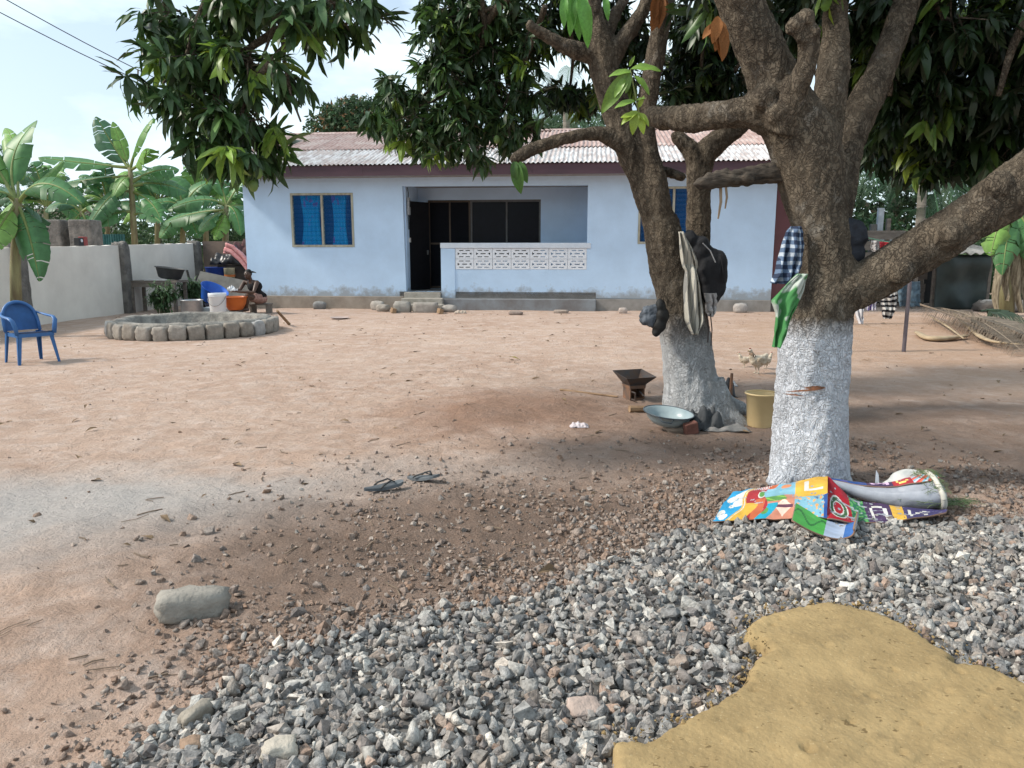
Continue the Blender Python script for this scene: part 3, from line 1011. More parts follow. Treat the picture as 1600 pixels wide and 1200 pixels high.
def sheet_mesh(name, ln, m):
    mb = MB()
    def fn(u, v):
        x = u * (SWID + PITCHW * .6)
        return (x, v * ln, .018 * math.sin(2 * math.pi * x / PITCHW) + .002)
    mb.grid(fn, int(NW * 6.6), 3)
    me = mb.mesh(name); me.materials.append(m)
    me.polygons.foreach_set('use_smooth', [True] * len(me.polygons))
    return me
rbm = MB()   # rafters and rear slope
rbm.add([(-.45, RY, RZ - .05), (15.5, RY, RZ - .05), (15.5, 9.0, 3.58), (-.45, 9.0, 3.58)], [(0, 1, 2, 3)])
roof = obj('roof', rbm, tin_up, house)
Ltot = (RY - EY) / math.cos(SLOPE)
Llow = 2.05
low_m = sheet_mesh('roof_sheet', Llow + .12, tin_low)
up_m = sheet_mesh('roof_sheet', Ltot - Llow, tin_up)
nsh = 17
for i in range(nsh):
    x = -.45 + i * SWID
    for (me, s0, dz) in ((low_m, -.03, 0.0), (up_m, Llow, .022)):
        s = s0 + random.uniform(-.02, .02)
        obj('roof_sheet', me, None, roof, loc=(x, EY + s * math.cos(SLOPE), EZ + s * math.sin(SLOPE) + dz + (i % 2) * .004),
            rot=(SLOPE + R(random.uniform(-.25, .25)), R(random.uniform(-.15, .15)), R(random.uniform(-.25, .25))))
c = MB(); c.add([(-.5, RY - .22, RZ - .02), (15.6, RY - .22, RZ - .02), (15.6, RY, RZ + .06), (-.5, RY, RZ + .06), (-.5, RY + .22, RZ - .02), (15.6, RY + .22, RZ - .02)], [(0, 1, 2, 3), (3, 2, 5, 4)])
obj('ridge_cap', c, tin_up, roof)
fas = mat('purple_fascia', (.085, .045, .060), .75, (.055, .032, .042), scale=2.5, detail=8, stretch=(.3, 1, 1.5))
for i, (a, b) in enumerate(((-.46, 3.4), (3.404, 7.6), (7.604, 11.5), (11.504, 15.3))):
    fb = MB(); fb.box(a, b, EY + .02, EY + .045, 3.325 + (i % 2) * .004, 3.575)
    obj('fascia_board', fb, fas, house)
fb = MB(); fb.box(-.45, 15.28, EY + .05, -.001, 3.335, 3.35); obj('soffit', fb, mat('soffit', (.30, .29, .29), .9), house)
for xg in (-.46, 15.26):
    fb = MB(); fb.add([(xg, EY + .05, 3.35), (xg, RY, 4.80), (xg, RY, 5.0), (xg, EY + .05, 3.56), (xg + .03, EY + .05, 3.35), (xg + .03, RY, 4.80), (xg + .03, RY, 5.0), (xg + .03, EY + .05, 3.56)],
                      [(0, 1, 2, 3), (7, 6, 5, 4), (0, 4, 5, 1), (3, 2, 6, 7), (0, 3, 7, 4)])
    obj('gable_board', fb, fas, house)

# ================================================================== boundary wall
wall = thing('boundary_wall', 'plastered grey boundary wall with rough dark concrete columns along the yard', 'wall', (-9.39, 17.9, 0))
plaster = mat('grey_plaster', (.76, .72, .66), .9, (.62, .58, .53), scale=1.3, detail=9, bump=.35, bscale=18, lo=.3, hi=.7)
colm = mat('rough_concrete', (.20, .185, .17), .95, (.09, .085, .08), scale=5, detail=9, bump=1.0, bscale=22, bdist=.03)
def wx(Y): return -9.65 + (Y - 14.2) * .0712
def wtop(Y): return 1.53 + (Y - 14.2) * .024
cols = [11.2, 14.85, 18.4, 22.06]
for a, b in [(7.6, 11.2), (11.2, 14.85), (14.85, 18.4), (18.4, 22.06)]:
    a2, b2 = a + .13, b - .13
    p = MB()
    x0, x1 = wx(a2), wx(b2)
    nseg = 12
    p.grid(lambda u, v: (x0 + (x1 - x0) * u, a2 + (b2 - a2) * u, -.1 + (wtop(a2) + (wtop(b2) - wtop(a2)) * u + .1 + .008 * math.sin(u * 40 + a)) * v), nseg, 2)
    p.grid(lambda u, v: (x0 + (x1 - x0) * u - .15 * v, a2 + (b2 - a2) * u, (wtop(a2) + (wtop(b2) - wtop(a2)) * u) + .008 * math.sin(u * 40 + a)), nseg, 1)
    p.grid(lambda u, v: (x0 + (x1 - x0) * u - .15, a2 + (b2 - a2) * u, -.1 + (wtop(a2) + (wtop(b2) - wtop(a2)) * u + .1) * (1 - v) + .0), nseg, 2)
    obj('wall_panel', p, plaster, wall, world=True)
for k, Y in enumerate(cols):
    me = rock_mesh('column', (.30, .30, wtop(Y) + .2), 30 + k, .94, .05, 4)
    obj('column', me, colm, wall, world=True, loc=(wx(Y) - .03, Y, (wtop(Y) - .1) / 2 + .02))
# rear wall to the house
rw = thing('rear_wall', 'brown mud stained wall between the boundary wall and the house corner', 'wall', (-8.0, 22.3, 0), 0)
p = MB(); p.box(-8.95, -6.85, 22.2, 22.36, -.1, 1.78)
obj('wall_panel', p, mat('mud_wall', (.24, .17, .13), .95, (.13, .10, .085), scale=2.2, detail=9, bump=.6, bscale=25), rw, world=True)

# ================================================================== ring of stones
WC, WR = Vector((-5.86, 13.95, 0)), 1.42
ring = thing('stone_ring', 'low round pit ringed with upright grey stone blocks in the yard', 'stone ring', WC)
rc = MB()
def rim(a): return .27 + .025 * noise.noise(Vector((math.cos(a) * 3, math.sin(a) * 3, 1)))
NR = 72
prof = [(1.36, -.05), (1.37, .0), (1.36, .9), (1.30, 1.04), (1.20, 1.02), (1.14, .9), (1.12, .35), (1.0, .25), (.5, .2), (0.001, .18)]
vs, fs = [], []
for i, (r, z) in enumerate(prof):
    for k in range(NR):
        a = 2 * math.pi * k / NR
        rr = r + (.03 * noise.noise(Vector((math.cos(a) * 4, math.sin(a) * 4, i * 1.7))) if r > .6 else 0)
        vs.append((rr * math.cos(a), rr * math.sin(a), z * rim(a) + .012 * noise.noise(Vector((math.cos(a) * r * 6, math.sin(a) * r * 6, 5)))))
for i in range(len(prof) - 1):
    for k in range(NR):
        a, b = i * NR + k, i * NR + (k + 1) % NR
        fs.append((a, b, b + NR, a + NR))
rc.add(vs, fs)
ringc = mat('ring_mortar', (.30, .28, .25), .95, (.13, .12, .11), scale=6, detail=9, bump=1.0, bscale=30, bdist=.02)
obj('mortar_rim', rc, ringc, ring, smooth=True)
blk = [rock_mesh('stone_block', (.262, .16, .275), 50 + k, .88, .13) for k in range(5)]
bmats = [mat('ring_stone_a', (.34, .31, .275), .95, (.22, .195, .17), scale=9, bump=.8, bscale=40), mat('ring_stone_b', (.38, .37, .36), .95, (.26, .25, .245), scale=9, bump=.8, bscale=40),
         mat('ring_stone_c', (.29, .26, .225), .95, (.19, .165, .14), scale=9, bump=.8, bscale=40)]
for k, me in enumerate(blk): me.materials.append(bmats[(0, 1, 2, 0, 2)[k]])
nb_ = 31
for i in range(nb_):
    a = 2 * math.pi * i / nb_ + .05
    o = obj('stone_block', blk[[0, 3, 2, 0, 4, 1, 2, 3, 0, 4, 2][(i * 7) % 11]], None, ring,
            loc=(math.cos(a) * 1.40, math.sin(a) * 1.40, .115 + random.uniform(-.02, .02)), rot=(random.uniform(-.06, .06), random.uniform(-.08, .08), a + R(90) + random.uniform(-.08, .08)))
    o.scale = (random.uniform(.92, 1.08), 1, random.uniform(.9, 1.08))

# ================================================================== mango trees
def bark_mat(name, wash_z, wash_col=(.74, .77, .84), edge=.06):
    m = mat(name, (.25, .207, .157), .95, (.065, .051, .039), scale=15, detail=9, stretch=(1.3, 1.3, .55), lo=.30, hi=.72, spec=.2)
    t = m.node_tree
    b = t.nodes['Principled BSDF']
    src = b.inputs['Base Color'].links[0].from_socket
    tc = t.nodes.new('ShaderNodeTexCoord')
    P = tc.outputs['Object']
    def nz(scale, det=6, rough=.6, st=(1, 1, 1)):
        mp = t.nodes.new('ShaderNodeMapping'); mp.inputs['Scale'].default_value = st
        t.links.new(P, mp.inputs['Vector'])
        n = t.nodes.new('ShaderNodeTexNoise'); n.inputs['Scale'].default_value = scale; n.inputs['Detail'].default_value = det; n.inputs['Roughness'].default_value = rough
        t.links.new(mp.outputs['Vector'], n.inputs['Vector'])
        return n.outputs['Fac']
    def mth(op, a, c=None, d=None):
        n = t.nodes.new('ShaderNodeMath'); n.operation = op
        for i, v in enumerate((a, c, d)):
            if v is None: continue
            if isinstance(v, (int, float)): n.inputs[i].default_value = v
            else: t.links.new(v, n.inputs[i])
        return n.outputs[0]
    def rng(v, a, c, lo=0., hi=1.):
        n = t.nodes.new('ShaderNodeMapRange')
        n.inputs['From Min'].default_value, n.inputs['From Max'].default_value = a, c
        n.inputs['To Min'].default_value, n.inputs['To Max'].default_value = lo, hi
        t.links.new(v, n.inputs['Value']); return n.outputs['Result']
    def mix(f, A, B):
        n = t.nodes.new('ShaderNodeMix'); n.data_type = 'RGBA'
        for s, v in (('Factor', f), ('A', A), ('B', B)):
            if isinstance(v, tuple): n.inputs[s].default_value = v + (1,)
            else: t.links.new(v, n.inputs[s])
        return n.outputs['Result']
    # warm worn bark and grey lichen
    base = mix(rng(nz(2.2, 5), .5, .66, 0, .55), src, (.21, .165, .118))
    base = mix(rng(nz(5.0, 7, .7), .58, .68, 0, .5), base, (.30, .28, .25))
    sp = t.nodes.new('ShaderNodeSeparateXYZ'); t.links.new(P, sp.inputs[0])
    zz = mth('ADD', sp.outputs['Z'], mth('MULTIPLY', mth('SUBTRACT', nz(6, 6), .5), .16))
    wash = rng(zz, wash_z + edge, wash_z - edge)
    # flaked spots where the whitewash has come off
    flake = rng(mth('ADD', mth('MULTIPLY', nz(17, 8, .75), .6), mth('MULTIPLY', nz(46, 6, .75), .48)), .585, .68)
    fade = rng(nz(2.6, 4), .35, .75, .35, .9)
    wash = mth('MULTIPLY', wash, mth('SUBTRACT', 1.0, mth('MULTIPLY', flake, fade)))
    wcol = mix(rng(nz(4, 7), .35, .65), wash_col, tuple(v * .80 for v in wash_col))
    # splashed earth at the foot
    base = mix(wash, base, wcol)
    base = mix(rng(mth('ADD', mth('MULTIPLY', sp.outputs['Z'], -2.2), nz(7, 7, .7)), .42, .70, 0, .7), base, (.30, .21, .15))
    t.links.new(base, b.inputs['Base Color'])
    def crack(scale, st, w_):
        # warped cell edges read as fissures
        mp = t.nodes.new('ShaderNodeMapping'); mp.inputs['Scale'].default_value = st
        t.links.new(P, mp.inputs['Vector'])
        wn = t.nodes.new('ShaderNodeTexNoise'); wn.inputs['Scale'].default_value = 9; wn.inputs['Detail'].default_value = 5
        t.links.new(P, wn.inputs['Vector'])
        ad = t.nodes.new('ShaderNodeVectorMath'); ad.operation = 'MULTIPLY_ADD'
        ad.inputs[1].default_value = (.22, .22, .22)
        t.links.new(wn.outputs['Color'], ad.inputs[0]); t.links.new(mp.outputs['Vector'], ad.inputs[2])
        v = t.nodes.new('ShaderNodeTexVoronoi'); v.feature = 'DISTANCE_TO_EDGE'; v.inputs['Scale'].default_value = scale
        t.links.new(ad.outputs['Vector'], v.inputs['Vector'])
        return rng(v.outputs['Distance'], 0.0, w_)
    ck = mth('MULTIPLY', crack(13, (1, 1, .34), .09), crack(34, (1, 1, .5), .09))
    dk = mth('MULTIPLY', mth('SUBTRACT', 1.0, ck), rng(nz(4, 4), .3, .6, .15, .80))
    dk = mth('MULTIPLY', dk, mth('SUBTRACT', 1.0, mth('MULTIPLY', wash, .90)))
    base = mix(dk, base, (.045, .035, .027))
    t.links.new(base, b.inputs['Base Color'])
    h = mth('ADD', mth('ADD', mth('MULTIPLY', nz(16, 9, .75, (1.4, 1.4, .45)), .9), mth('MULTIPLY', nz(70, 5, .7), .18)), mth('MULTIPLY', ck, .28))
    bp = t.nodes.new('ShaderNodeBump'); bp.inputs['Strength'].default_value = 1.0; bp.inputs['Distance'].default_value = .035
    t.links.new(h, bp.inputs['Height']); t.links.new(bp.outputs['Normal'], b.inputs['Normal'])
    return m

def spline(pts, n=5):
    """Catmull-Rom through (Vector, radius) pairs"""
    out = []
    for i in range(len(pts) - 1):
        p0, p1, p2, p3 = pts[max(i - 1, 0)], pts[i], pts[i + 1], pts[min(i + 2, len(pts) - 1)]
        for k in range(n):
            t = k / n
            f = lambda a, b, c, d: .5 * ((2 * b) + (-a + c) * t + (2 * a - 5 * b + 4 * c - d) * t * t + (-a + 3 * b - 3 * c + d) * t ** 3)
            out.append((f(p0[0], p1[0], p2[0], p3[0]), max(.003, f(p0[1], p1[1], p2[1], p3[1]))))
    out.append(pts[-1])
    return out
def branch(mb, lst, n=10, sub=5):
    pr = [(at(x, y, Y), w_ * .5 * pxm(at(x, y, Y))) for x, y, Y, w_ in lst]
    sp = spline(pr, sub)
    mb.tube([p for p, r in sp], [r for p, r in sp], n)
    return sp
def bark_disp(p):
    a = noise.noise(Vector((p.x * 5, p.y * 5, p.z * 2.2))) * .015
    a += noise.noise(Vector((p.x * 15, p.y * 15, p.z * 6))) * .009
    a += abs(noise.noise(Vector((p.x * 30, p.y * 30, p.z * 11)))) * -.012
    a += noise.noise(Vector((p.x * 55, p.y * 55, p.z * 24))) * .005
    return a

# ------------------------------------------------------------------ mango leaves
def leaf_template(droop, fold, wid=.115, segs=4):
    """unit leaf along +X, upper side +Z"""
    st = [0.0, .22, .5, .78, 1.0][: segs + 1]
    ww = [.010, .085, wid * 1.0, .075, 0.0]
    vs, fs = [], []
    for s, w_ in zip(st, ww):
        x = s if droop == 0 else math.sin(s * droop) / droop
        z = 0 if droop == 0 else -(1 - math.cos(s * droop)) / droop
        if w_ == 0:
            vs.append((x, 0, z))
        else:
            wv = .02 * math.sin(s * 9)
            vs += [(x, -w_ * math.cos(fold), z + w_ * math.sin(fold) + wv), (x, 0, z), (x, w_ * math.cos(fold), z + w_ * math.sin(fold) - wv)]
    n = len(st)
    for i in range(n - 2):
        a = i * 3
        fs += [(a, a + 1, a + 4, a + 3), (a + 1, a + 2, a + 5, a + 4)]
    a = (n - 2) * 3
    t3 = [(a, a + 1, a + 3), (a + 1, a + 2, a + 3)]
    quads = np.array(fs)
    tris = np.array(t3)
    # as triangles only
    T = np.concatenate([quads[:, [0, 1, 2]], quads[:, [0, 2, 3]], tris])
    return np.array(vs), T
LEAF_T = [leaf_template(d, f_) for d in (.35, .8, 1.3) for f_ in (.15, .45)]
leaf_mat = mat('mango_leaf', (1.1, 1.1, 1.1), .42, (.78, .78, .78), scale=20, attr='col', transl=.22, spec=.45)

def rosettes(clumps, seed, droop=.55):
    """clumps: (centre Vector, radii (x,y,z), count, leaf length, tone) -> arrays of leaf pos, rot, scale, col, twig list"""
    rg = np.random.default_rng(seed)
    pos, rot, scl, col, twigs = [], [], [], [], []
    for (c, r, n, ln, tone) in clumps:
        c = np.array(c)
        for k in range(n):
            d = rg.normal(size=3); d /= np.linalg.norm(d)
            rad = rg.random() ** (1 / 2.4)
            p = c + d * np.array(r) * rad
            ax = d * .7 + rg.normal(size=3) * .35 + np.array([0, 0, -.25])
            ax /= np.linalg.norm(ax)
            tw = p - (d * .8 + ax * .3) * min(rad * float(np.mean(r)), ln * rg.uniform(.8, 1.8))
            twigs.append((p, tw))
            nl = rg.integers(10, 18)
            young = rg.random()
            base = np.array([.030, .062, .022]) * rg.uniform(.75, 1.25) * tone
            if young > .93: base = np.array([.15, .24, .04]) * rg.uniform(.8, 1.1) * max(tone, .8)
            elif young > .80: base = np.array([.055, .11, .030]) * tone
            for j in range(nl):
                rd = rg.normal(size=3); rd -= ax * rd.dot(ax); rd /= np.linalg.norm(rd)
                s = rg.uniform(0, 1)
                ld = ax * (.15 + .75 * s) + rd * .9 + np.array([0, 0, -droop * rg.uniform(.3, 1.6)])
                ld /= np.linalg.norm(ld)
                up = np.array([0, 0, 1.0]) + rg.normal(size=3) * .45
                yv = np.cross(up, ld); yv /= np.linalg.norm(yv) + 1e-9
                zv = np.cross(ld, yv)
                pos.append(p - ax * ln * .5 * s + rg.normal(size=3) * .01)
                rot.append(np.stack([ld, yv, zv], 1))
                scl.append(ln * rg.uniform(.5, 1.3) * (.85 + .3 * young))
                col.append(base * rg.uniform(.65, 1.5) * (np.array([1.5, 1.25, .7]) if rg.random() < .07 else 1))
    return np.array(pos), np.array(rot), np.array(scl), np.array(col), twigs
def add_crown(tree, clumps, seed, bmat, name='crown', n_ind=300):
    pos, rot, scl, col, twigs = rosettes(clumps, seed)
    tid = np.random.default_rng(seed).integers(0, len(LEAF_T), len(pos))
    mid = pos + rot[:, :, 0] * (scl * .5)[:, None]
    x, y, d = proj(mid)
    ok = (x > 10) & (x < 1590) & (y > 10) & (y < 600) & (d > 1)
    px_len = np.where(ok, scl * np.linalg.norm(np.cross(rot[:, :, 0], mid - np.array([0, 0, CAM_H])), axis=1) / (d * d), 0)
    top = np.zeros(len(pos), bool)
    top[np.argsort(-px_len)[:n_ind]] = True
    m = ~top
    crown = obj(name, instance_mesh(name, LEAF_T, pos[m], rot[m], scl[m], col[m], tid[m]), leaf_mat, tree, world=True, smooth=True)
    crown['kind'] = 'stuff'
    variants = {}
    for i in np.where(top)[0]:
        key = (int(tid[i]), int(np.clip(col[i][1] / .03, 0, 9)))
        if key not in variants:
            tv, tf = LEAF_T[key[0]]
            me = np_mesh('leaf', tv, [(3, tf)], np.repeat(col[i][None], len(tv), 0))
            me.materials.append(leaf_mat)
            me.polygons.foreach_set('use_smooth', [True] * len(me.polygons))
            variants[key] = me
        o = obj('leaf', variants[key], None, crown, world=True)
        o.matrix_basis = Matrix.Translation(Vector(pos[i])) @ Matrix(rot[i].tolist()).to_4x4() @ Matrix.Scale(float(scl[i]), 4)
    tb = MB()
    for p, q in twigs:
        tb.tube([q, (np.array(p) + q) / 2 + np.random.default_rng(1).normal(size=3) * .01, p], [.006, .0045, .003], 3, cap=False)
    obj('twigs', tb, bmat, tree, world=True)
    return crown
def cl(x, y, Y, rx, ry, n, ln=.19, tone=1.0, rd=None):
    c = at(x, y, Y)
    s = pxm(c)
    return (c, (rx * s, rd if rd else (rx + ry) * .5 * s, ry * s), n, ln, tone)

# --- the near tree
TA = gp(1263, 757)
treeA = thing('mango_tree', 'large near mango tree with flaking whitewash and a thick limb reaching sideways', 'tree', TA)
ta = MB()
YA = 4.62
branch(ta, [(1260, 790, YA, 150), (1263, 752, YA, 126), (1265, 690, YA, 116), (1268, 600, YA, 110), (1272, 520, YA, 112), (1284, 470, YA, 100), (1292, 430, YA, 90), (1288, 400, YA, 86)], 14)
branch(ta, [(1293, 445, YA, 88), (1284, 370, YA, 84), (1271, 300, YA + .02, 94), (1258, 230, YA + .03, 108), (1222, 160, YA, 88), (1192, 90, YA - .02, 76), (1163, 20, YA - .05, 72), (1140, -60, YA - .1, 72), (1110, -200, YA, 58), (1080, -330, YA + .1, 50)], 14)
branch(ta, [(1284, 330, YA + .14, 60), (1288, 240, YA + .20, 52), (1294, 180, YA + .2, 52), (1300, 120, YA + .22, 50), (1303, 70, YA + .25, 44), (1310, -60, YA + .3, 40), (1330, -300, YA + .3, 34)])
branch(ta, [(1290, 390, YA + .16, 64), (1304, 310, YA + .30, 60), (1325, 230, YA + .42, 54), (1352, 160, YA + .5, 52), (1385, 90, YA + .6, 46), (1430, -40, YA + .8, 42), (1500, -260, YA + 1, 32)])
branch(ta, [(1225, 200, YA - .06, 60), (1240, 150, YA - .16, 42), (1260, 105, YA - .24, 36), (1266, 60, YA - .27, 36), (1264, 40, YA - .28, 30)])
for (x, y, r) in ((1242, 40, 16), (1260, 28, 17), (1252, 60, 10), (1272, 50, 14)):
    p = at(x, y, YA - .3); s = pxm(p); ta.ell(p, (r * s, r * s, r * s))
branch(ta, [(1230, 195, YA + .02, 70), (1175, 175, YA + .03, 52), (1120, 181, YA + .14, 46), (1075, 186, YA + .35, 42), (1032, 184, YA + .6, 36), (1012, 178, YA + .7, 22)])
branch(ta, [(1262, 490, YA - .0, 70), (1300, 458, YA - .04, 76), (1345, 446, YA - .06, 74), (1400, 414, YA - .1, 70), (1480, 365, YA - .18, 73), (1560, 313, YA - .26, 80), (1640, 250, YA - .34, 82), (1800, 110, YA - .3, 70), (1980, -60, YA - .2, 52), (2150, -250, YA, 36)], 12)
for (x, y, Y, r) in ((1485, 365, YA - .28, 26), (1405, 425, YA - .22, 20), (1560, 290, YA - .36, 22), (1195, 150, YA - .10, 20), (1215, 175, YA - .12, 20), (1290, 480, YA - .12, 26)):
    p = at(x, y, Y); s = pxm(p); ta.ell(p, (r * s, r * s, r * s))
# buttresses at the foot
for (x, y, w_) in ((1215, 765, 40), (1320, 765, 40), (1270, 780, 46)):
    branch(ta, [(1264, 690, YA - .05, 60), (x, y, YA - .12, w_)], 8, 3)
limbs = MB()
for lst in ([(1080, -330, YA + .1, 50), (900, -250, YA + .3, 44), (720, -160, YA + .45, 34), (590, -60, YA + .5, 24), (500, 20, YA + .5, 17), (440, 45, YA + .5, 15), (390, 75, YA + .5, 11), (330, 115, YA + .5, 8), (310, 180, YA + .5, 5)],
            [(500, 20, YA + .5, 14), (462, 60, YA + .45, 13), (430, 90, YA + .4, 11), (390, 140, YA + .4, 8), (370, 210, YA + .4, 5)],
            [(720, -160, YA + .45, 28), (480, -140, YA + .4, 22), (360, -60, YA + .4, 16), (310, 30, YA + .4, 11), (290, 90, YA + .4, 7), (255, 130, YA + .4, 4)],
            [(430, -130, YA + .4, 14), (420, -40, YA + .3, 10), (425, 40, YA + .3, 6), (410, 90, YA + .3, 4)],
            [(590, -60, YA + .5, 16), (560, 0, YA + .4, 9), (540, 40, YA + .4, 5)],
            [(440, 45, YA + .5, 8), (450, 130, YA + .5, 5), (470, 190, YA + .45, 3)],
            [(330, 115, YA + .5, 6), (345, 200, YA + .5, 5), (380, 250, YA + .5, 3)],
            [(1310, -60, YA + .3, 36), (1390, -160, YA + .6, 30), (1520, -120, YA + 1, 20), (1560, 20, YA + 1.2, 12), (1570, 120, YA + 1.2, 6)],
            [(1430, -40, YA + .8, 30), (1480, 40, YA + 1.0, 16), (1470, 130, YA + 1.1, 10), (1440, 210, YA + 1.1, 5)],
            [(1420, -20, YA + .8, 20), (1400, 60, YA + .9, 12), (1390, 150, YA + 1, 7)],
            [(1800, 100, YA - .3, 50), (1700, 0, YA + .2, 30), (1600, 40, YA + .5, 16), (1560, 150, YA + .6, 8)]):
    branch(limbs, lst, 8, 4)
barkA = bark_mat('bark_whitewashed_near', 1.01)
obj('trunk', voxel(ta, .013, 3, bark_disp, 'trunk'), barkA, treeA, world=True)
obj('limbs', limbs, barkA, treeA, world=True, smooth=True)
# broken dead branch with peeling strips
bb = MB()
branch(bb, [(1225, 270, YA + .05, 34), (1190, 272, YA + .03, 30), (1150, 278, YA, 27), (1115, 282, YA - .02, 24), (1092, 288, YA - .03, 17), (1086, 292, YA - .03, 8)], 10)
for (x, y, r) in ((1132, 266, 7), (1105, 283, 13), (1165, 280, 16), (1120, 275, 11)):
    p = at(x, y, YA); s = pxm(p); bb.ell(p, (r * s, r * s, r * s * .7))
br = obj('broken_branch', voxel(bb, .010, 1, lambda p: noise.noise(p * 26) * .012 + noise.noise(Vector((p.x * 20, p.y * 60, p.z * 60))) * .008, 'broken_branch'), mat('dead_wood', (.10, .08, .062), .95, (.018, .015, .013), scale=12, detail=9, bump=1.0, bscale=50, stretch=(.5, 2, 2)), treeA, world=True)
tag(br, 'dark broken dead branch stub')
for (x0, x1, y1) in ((1126, 1122, 342), (1134, 1133, 326)):
    s = MB()
    a, b = at(x0, 290, YA), at(x1, y1, YA)
    s.tube([a, a.lerp(b, .5) + Vector((.006, -.01, 0)), b], [.011, .010, .006], 6, flat=.4)
    obj('bark_strip', s, mat('pale_strip', (.34, .25, .17), .9), br, world=True)
# fresh scar in the whitewash
sc_ = MB()
for k, (x0, x1, y, h_) in enumerate(((1216, 1262, 610, 3), (1236, 1266, 606, 6), (1214, 1238, 617, 2))):
    def fn(u, v, x0=x0, x1=x1, y=y, h_=h_):
        a = (u - .5)
        xx = x0 + (x1 - x0) * u
        c = at(1268, y, YA)
        rr = 57.5 * pxm(c)
        off = (xx - 1268) * pxm(c)
        yy = -math.sqrt(max(rr * rr - off * off, 0)) - .006
        return (c.x + off, YA + yy, at(xx, y + h_ * (v - .5) * (1 - (2 * a) ** 2) + 4 * a * (k - 1), YA + yy).z)
    sc_.grid(fn, 14, 3)
obj('bark_scar', sc_, mat('raw_bark', (.27, .11, .055), .9, (.09, .05, .035), scale=45), treeA, world=True)

WA = []
for (x, y, rx, ry, n) in ((285, 35, 70, 45, 16), (360, 25, 70, 50, 18), (440, 15, 70, 35, 16), (530, 15, 55, 30, 13), (575, 5, 25, 20, 5),
                          (260, 95, 45, 35, 10), (320, 100, 60, 45, 17), (390, 105, 55, 50, 15), (450, 120, 30, 40, 7), (480, 60, 30, 30, 5),
                          (300, 165, 45, 40, 11), (350, 175, 45, 45, 13), (400, 190, 40, 45, 11), (330, 235, 48, 32, 13), (385, 250, 42, 25, 11), (235, 140, 22, 18, 3), (420, 215, 18, 25, 3)):
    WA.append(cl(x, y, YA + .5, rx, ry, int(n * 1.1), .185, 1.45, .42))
for (x, y, Y, rx, ry, n) in ((1380, 60, 6.0, 60, 60, 26), (1470, 50, 5.6, 80, 60, 30), (1570, 60, 5.6, 70, 70, 30), (1360, 150, 6.4, 40, 60, 18), (1430, 160, 6.0, 70, 55, 32), (1520, 160, 5.9, 70, 60, 34),
                             (1590, 170, 5.7, 40, 60, 18), (1400, 225, 6.6, 60, 28, 20), (1470, 240, 6.4, 70, 30, 26), (1550, 230, 6.0, 60, 28, 20), (1440, 265, 6.4, 50, 16, 10), (1260, 15, 5.4, 60, 35, 16), (1330, 30, 5.8, 40, 40, 14),
                             (1660, 100, 5.5, 80, 90, 26), (1480, -90, 5.6, 220, 90, 60), (1200, -160, 5.4, 160, 90, 40), (1090, 15, 5.6, 40, 25, 7), (1370, 100, 7.2, 60, 90, 30), (1480, 110, 7.4, 90, 100, 50), (1580, 110, 7.2, 80, 100, 40), (1450, 215, 7.6, 90, 40, 30),
                             (1250, 60, 6.6, 50, 50, 18), (1220, 20, 6.8, 60, 40, 16), (1350, 200, 7.4, 30, 40, 10)):
    WA.append(cl(x, y, Y, rx, ry, int(n * 1.5), .20, .55, .6))  # low tone paints the backlit canopy's shade into the leaf colour
# unseen crown clumps above and beside the picture, added to cast shade
for (x, y, z, rx, ry, rz, n) in ((2.6, 4.6, 4.9, 1.6, 1.5, .7, 120), (4.2, 5.2, 4.4, 1.3, 1.6, .7, 90), (.9, 5.6, 4.9, 1.0, .9, .5, 40), (-1.5, 5.3, 3.8, 1.1, .7, .25, 30), (4.6, 3.6, 3.9, 1.1, 1.1, .8, 60), (5.3, 4.6, 3.2, 1.1, 1.5, 1.1, 110), (6.3, 6.6, 3.4, 1.2, 1.5, 1.3, 120), (5.2, 2.6, 3.5, 1.2, 1.2, .9, 80)):
    WA.append((Vector((x, y, z)), (rx, ry, rz), n, .21, .7))
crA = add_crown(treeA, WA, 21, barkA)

# --- the second tree
TB = gp(1088, 655)
treeB = thing('mango_tree', 'smaller mango tree behind, whitewashed foot, twin stems hung with clothes', 'tree', TB)
tb = MB()
YB = 6.53
branch(tb, [(1092, 690, YB, 150), (1090, 658, YB, 118), (1084, 625, YB, 94), (1077, 580, YB, 82), (1070, 525, YB, 78), (1062, 470, YB, 72), (1048, 420, YB - .02, 64), (1037, 365, YB - .03, 60), (1030, 340, YB - .03, 50)], 14)
branch(tb, [(1032, 370, YB - .03, 46), (1003, 290, YB - .03, 36), (984, 240, YB - .03, 42), (965, 180, YB - .03, 47), (946, 115, YB - .03, 46), (936, 65, YB - .03, 42), (925, 10, YB, 30), (905, -80, YB + .1, 26), (870, -200, YB + .2, 20)])
branch(tb, [(948, 105, YB, 36), (972, 65, YB, 28), (996, 30, YB + .02, 24), (1015, -10, YB + .05, 22), (1040, -90, YB + .2, 18), (1060, -220, YB + .3, 14)])
branch(tb, [(938, 75, YB, 30), (958, 30, YB + .1, 20), (985, -20, YB + .2, 16), (1000, -90, YB + .3, 12)])
branch(tb, [(1040, 375, YB - .05, 44), (1028, 300, YB - .08, 36), (1011, 220, YB - .08, 31), (1012, 160, YB - .08, 31), (1024, 90, YB - .08, 33), (1040, 0, YB - .08, 32), (1052, -120, YB, 28), (1070, -260, YB + .1, 22)])
branch(tb, [(1074, 530, YB + .1, 60), (1084, 440, YB + .22, 46), (1091, 360, YB + .28, 40), (1092, 300, YB + .3, 38), (1096, 250, YB + .32, 42), (1128, 216, YB + .36, 36), (1165, 186, YB + .42, 33), (1200, 130, YB + .6, 28), (1235, 20, YB + .8, 24), (1260, -150, YB + 1, 18)])
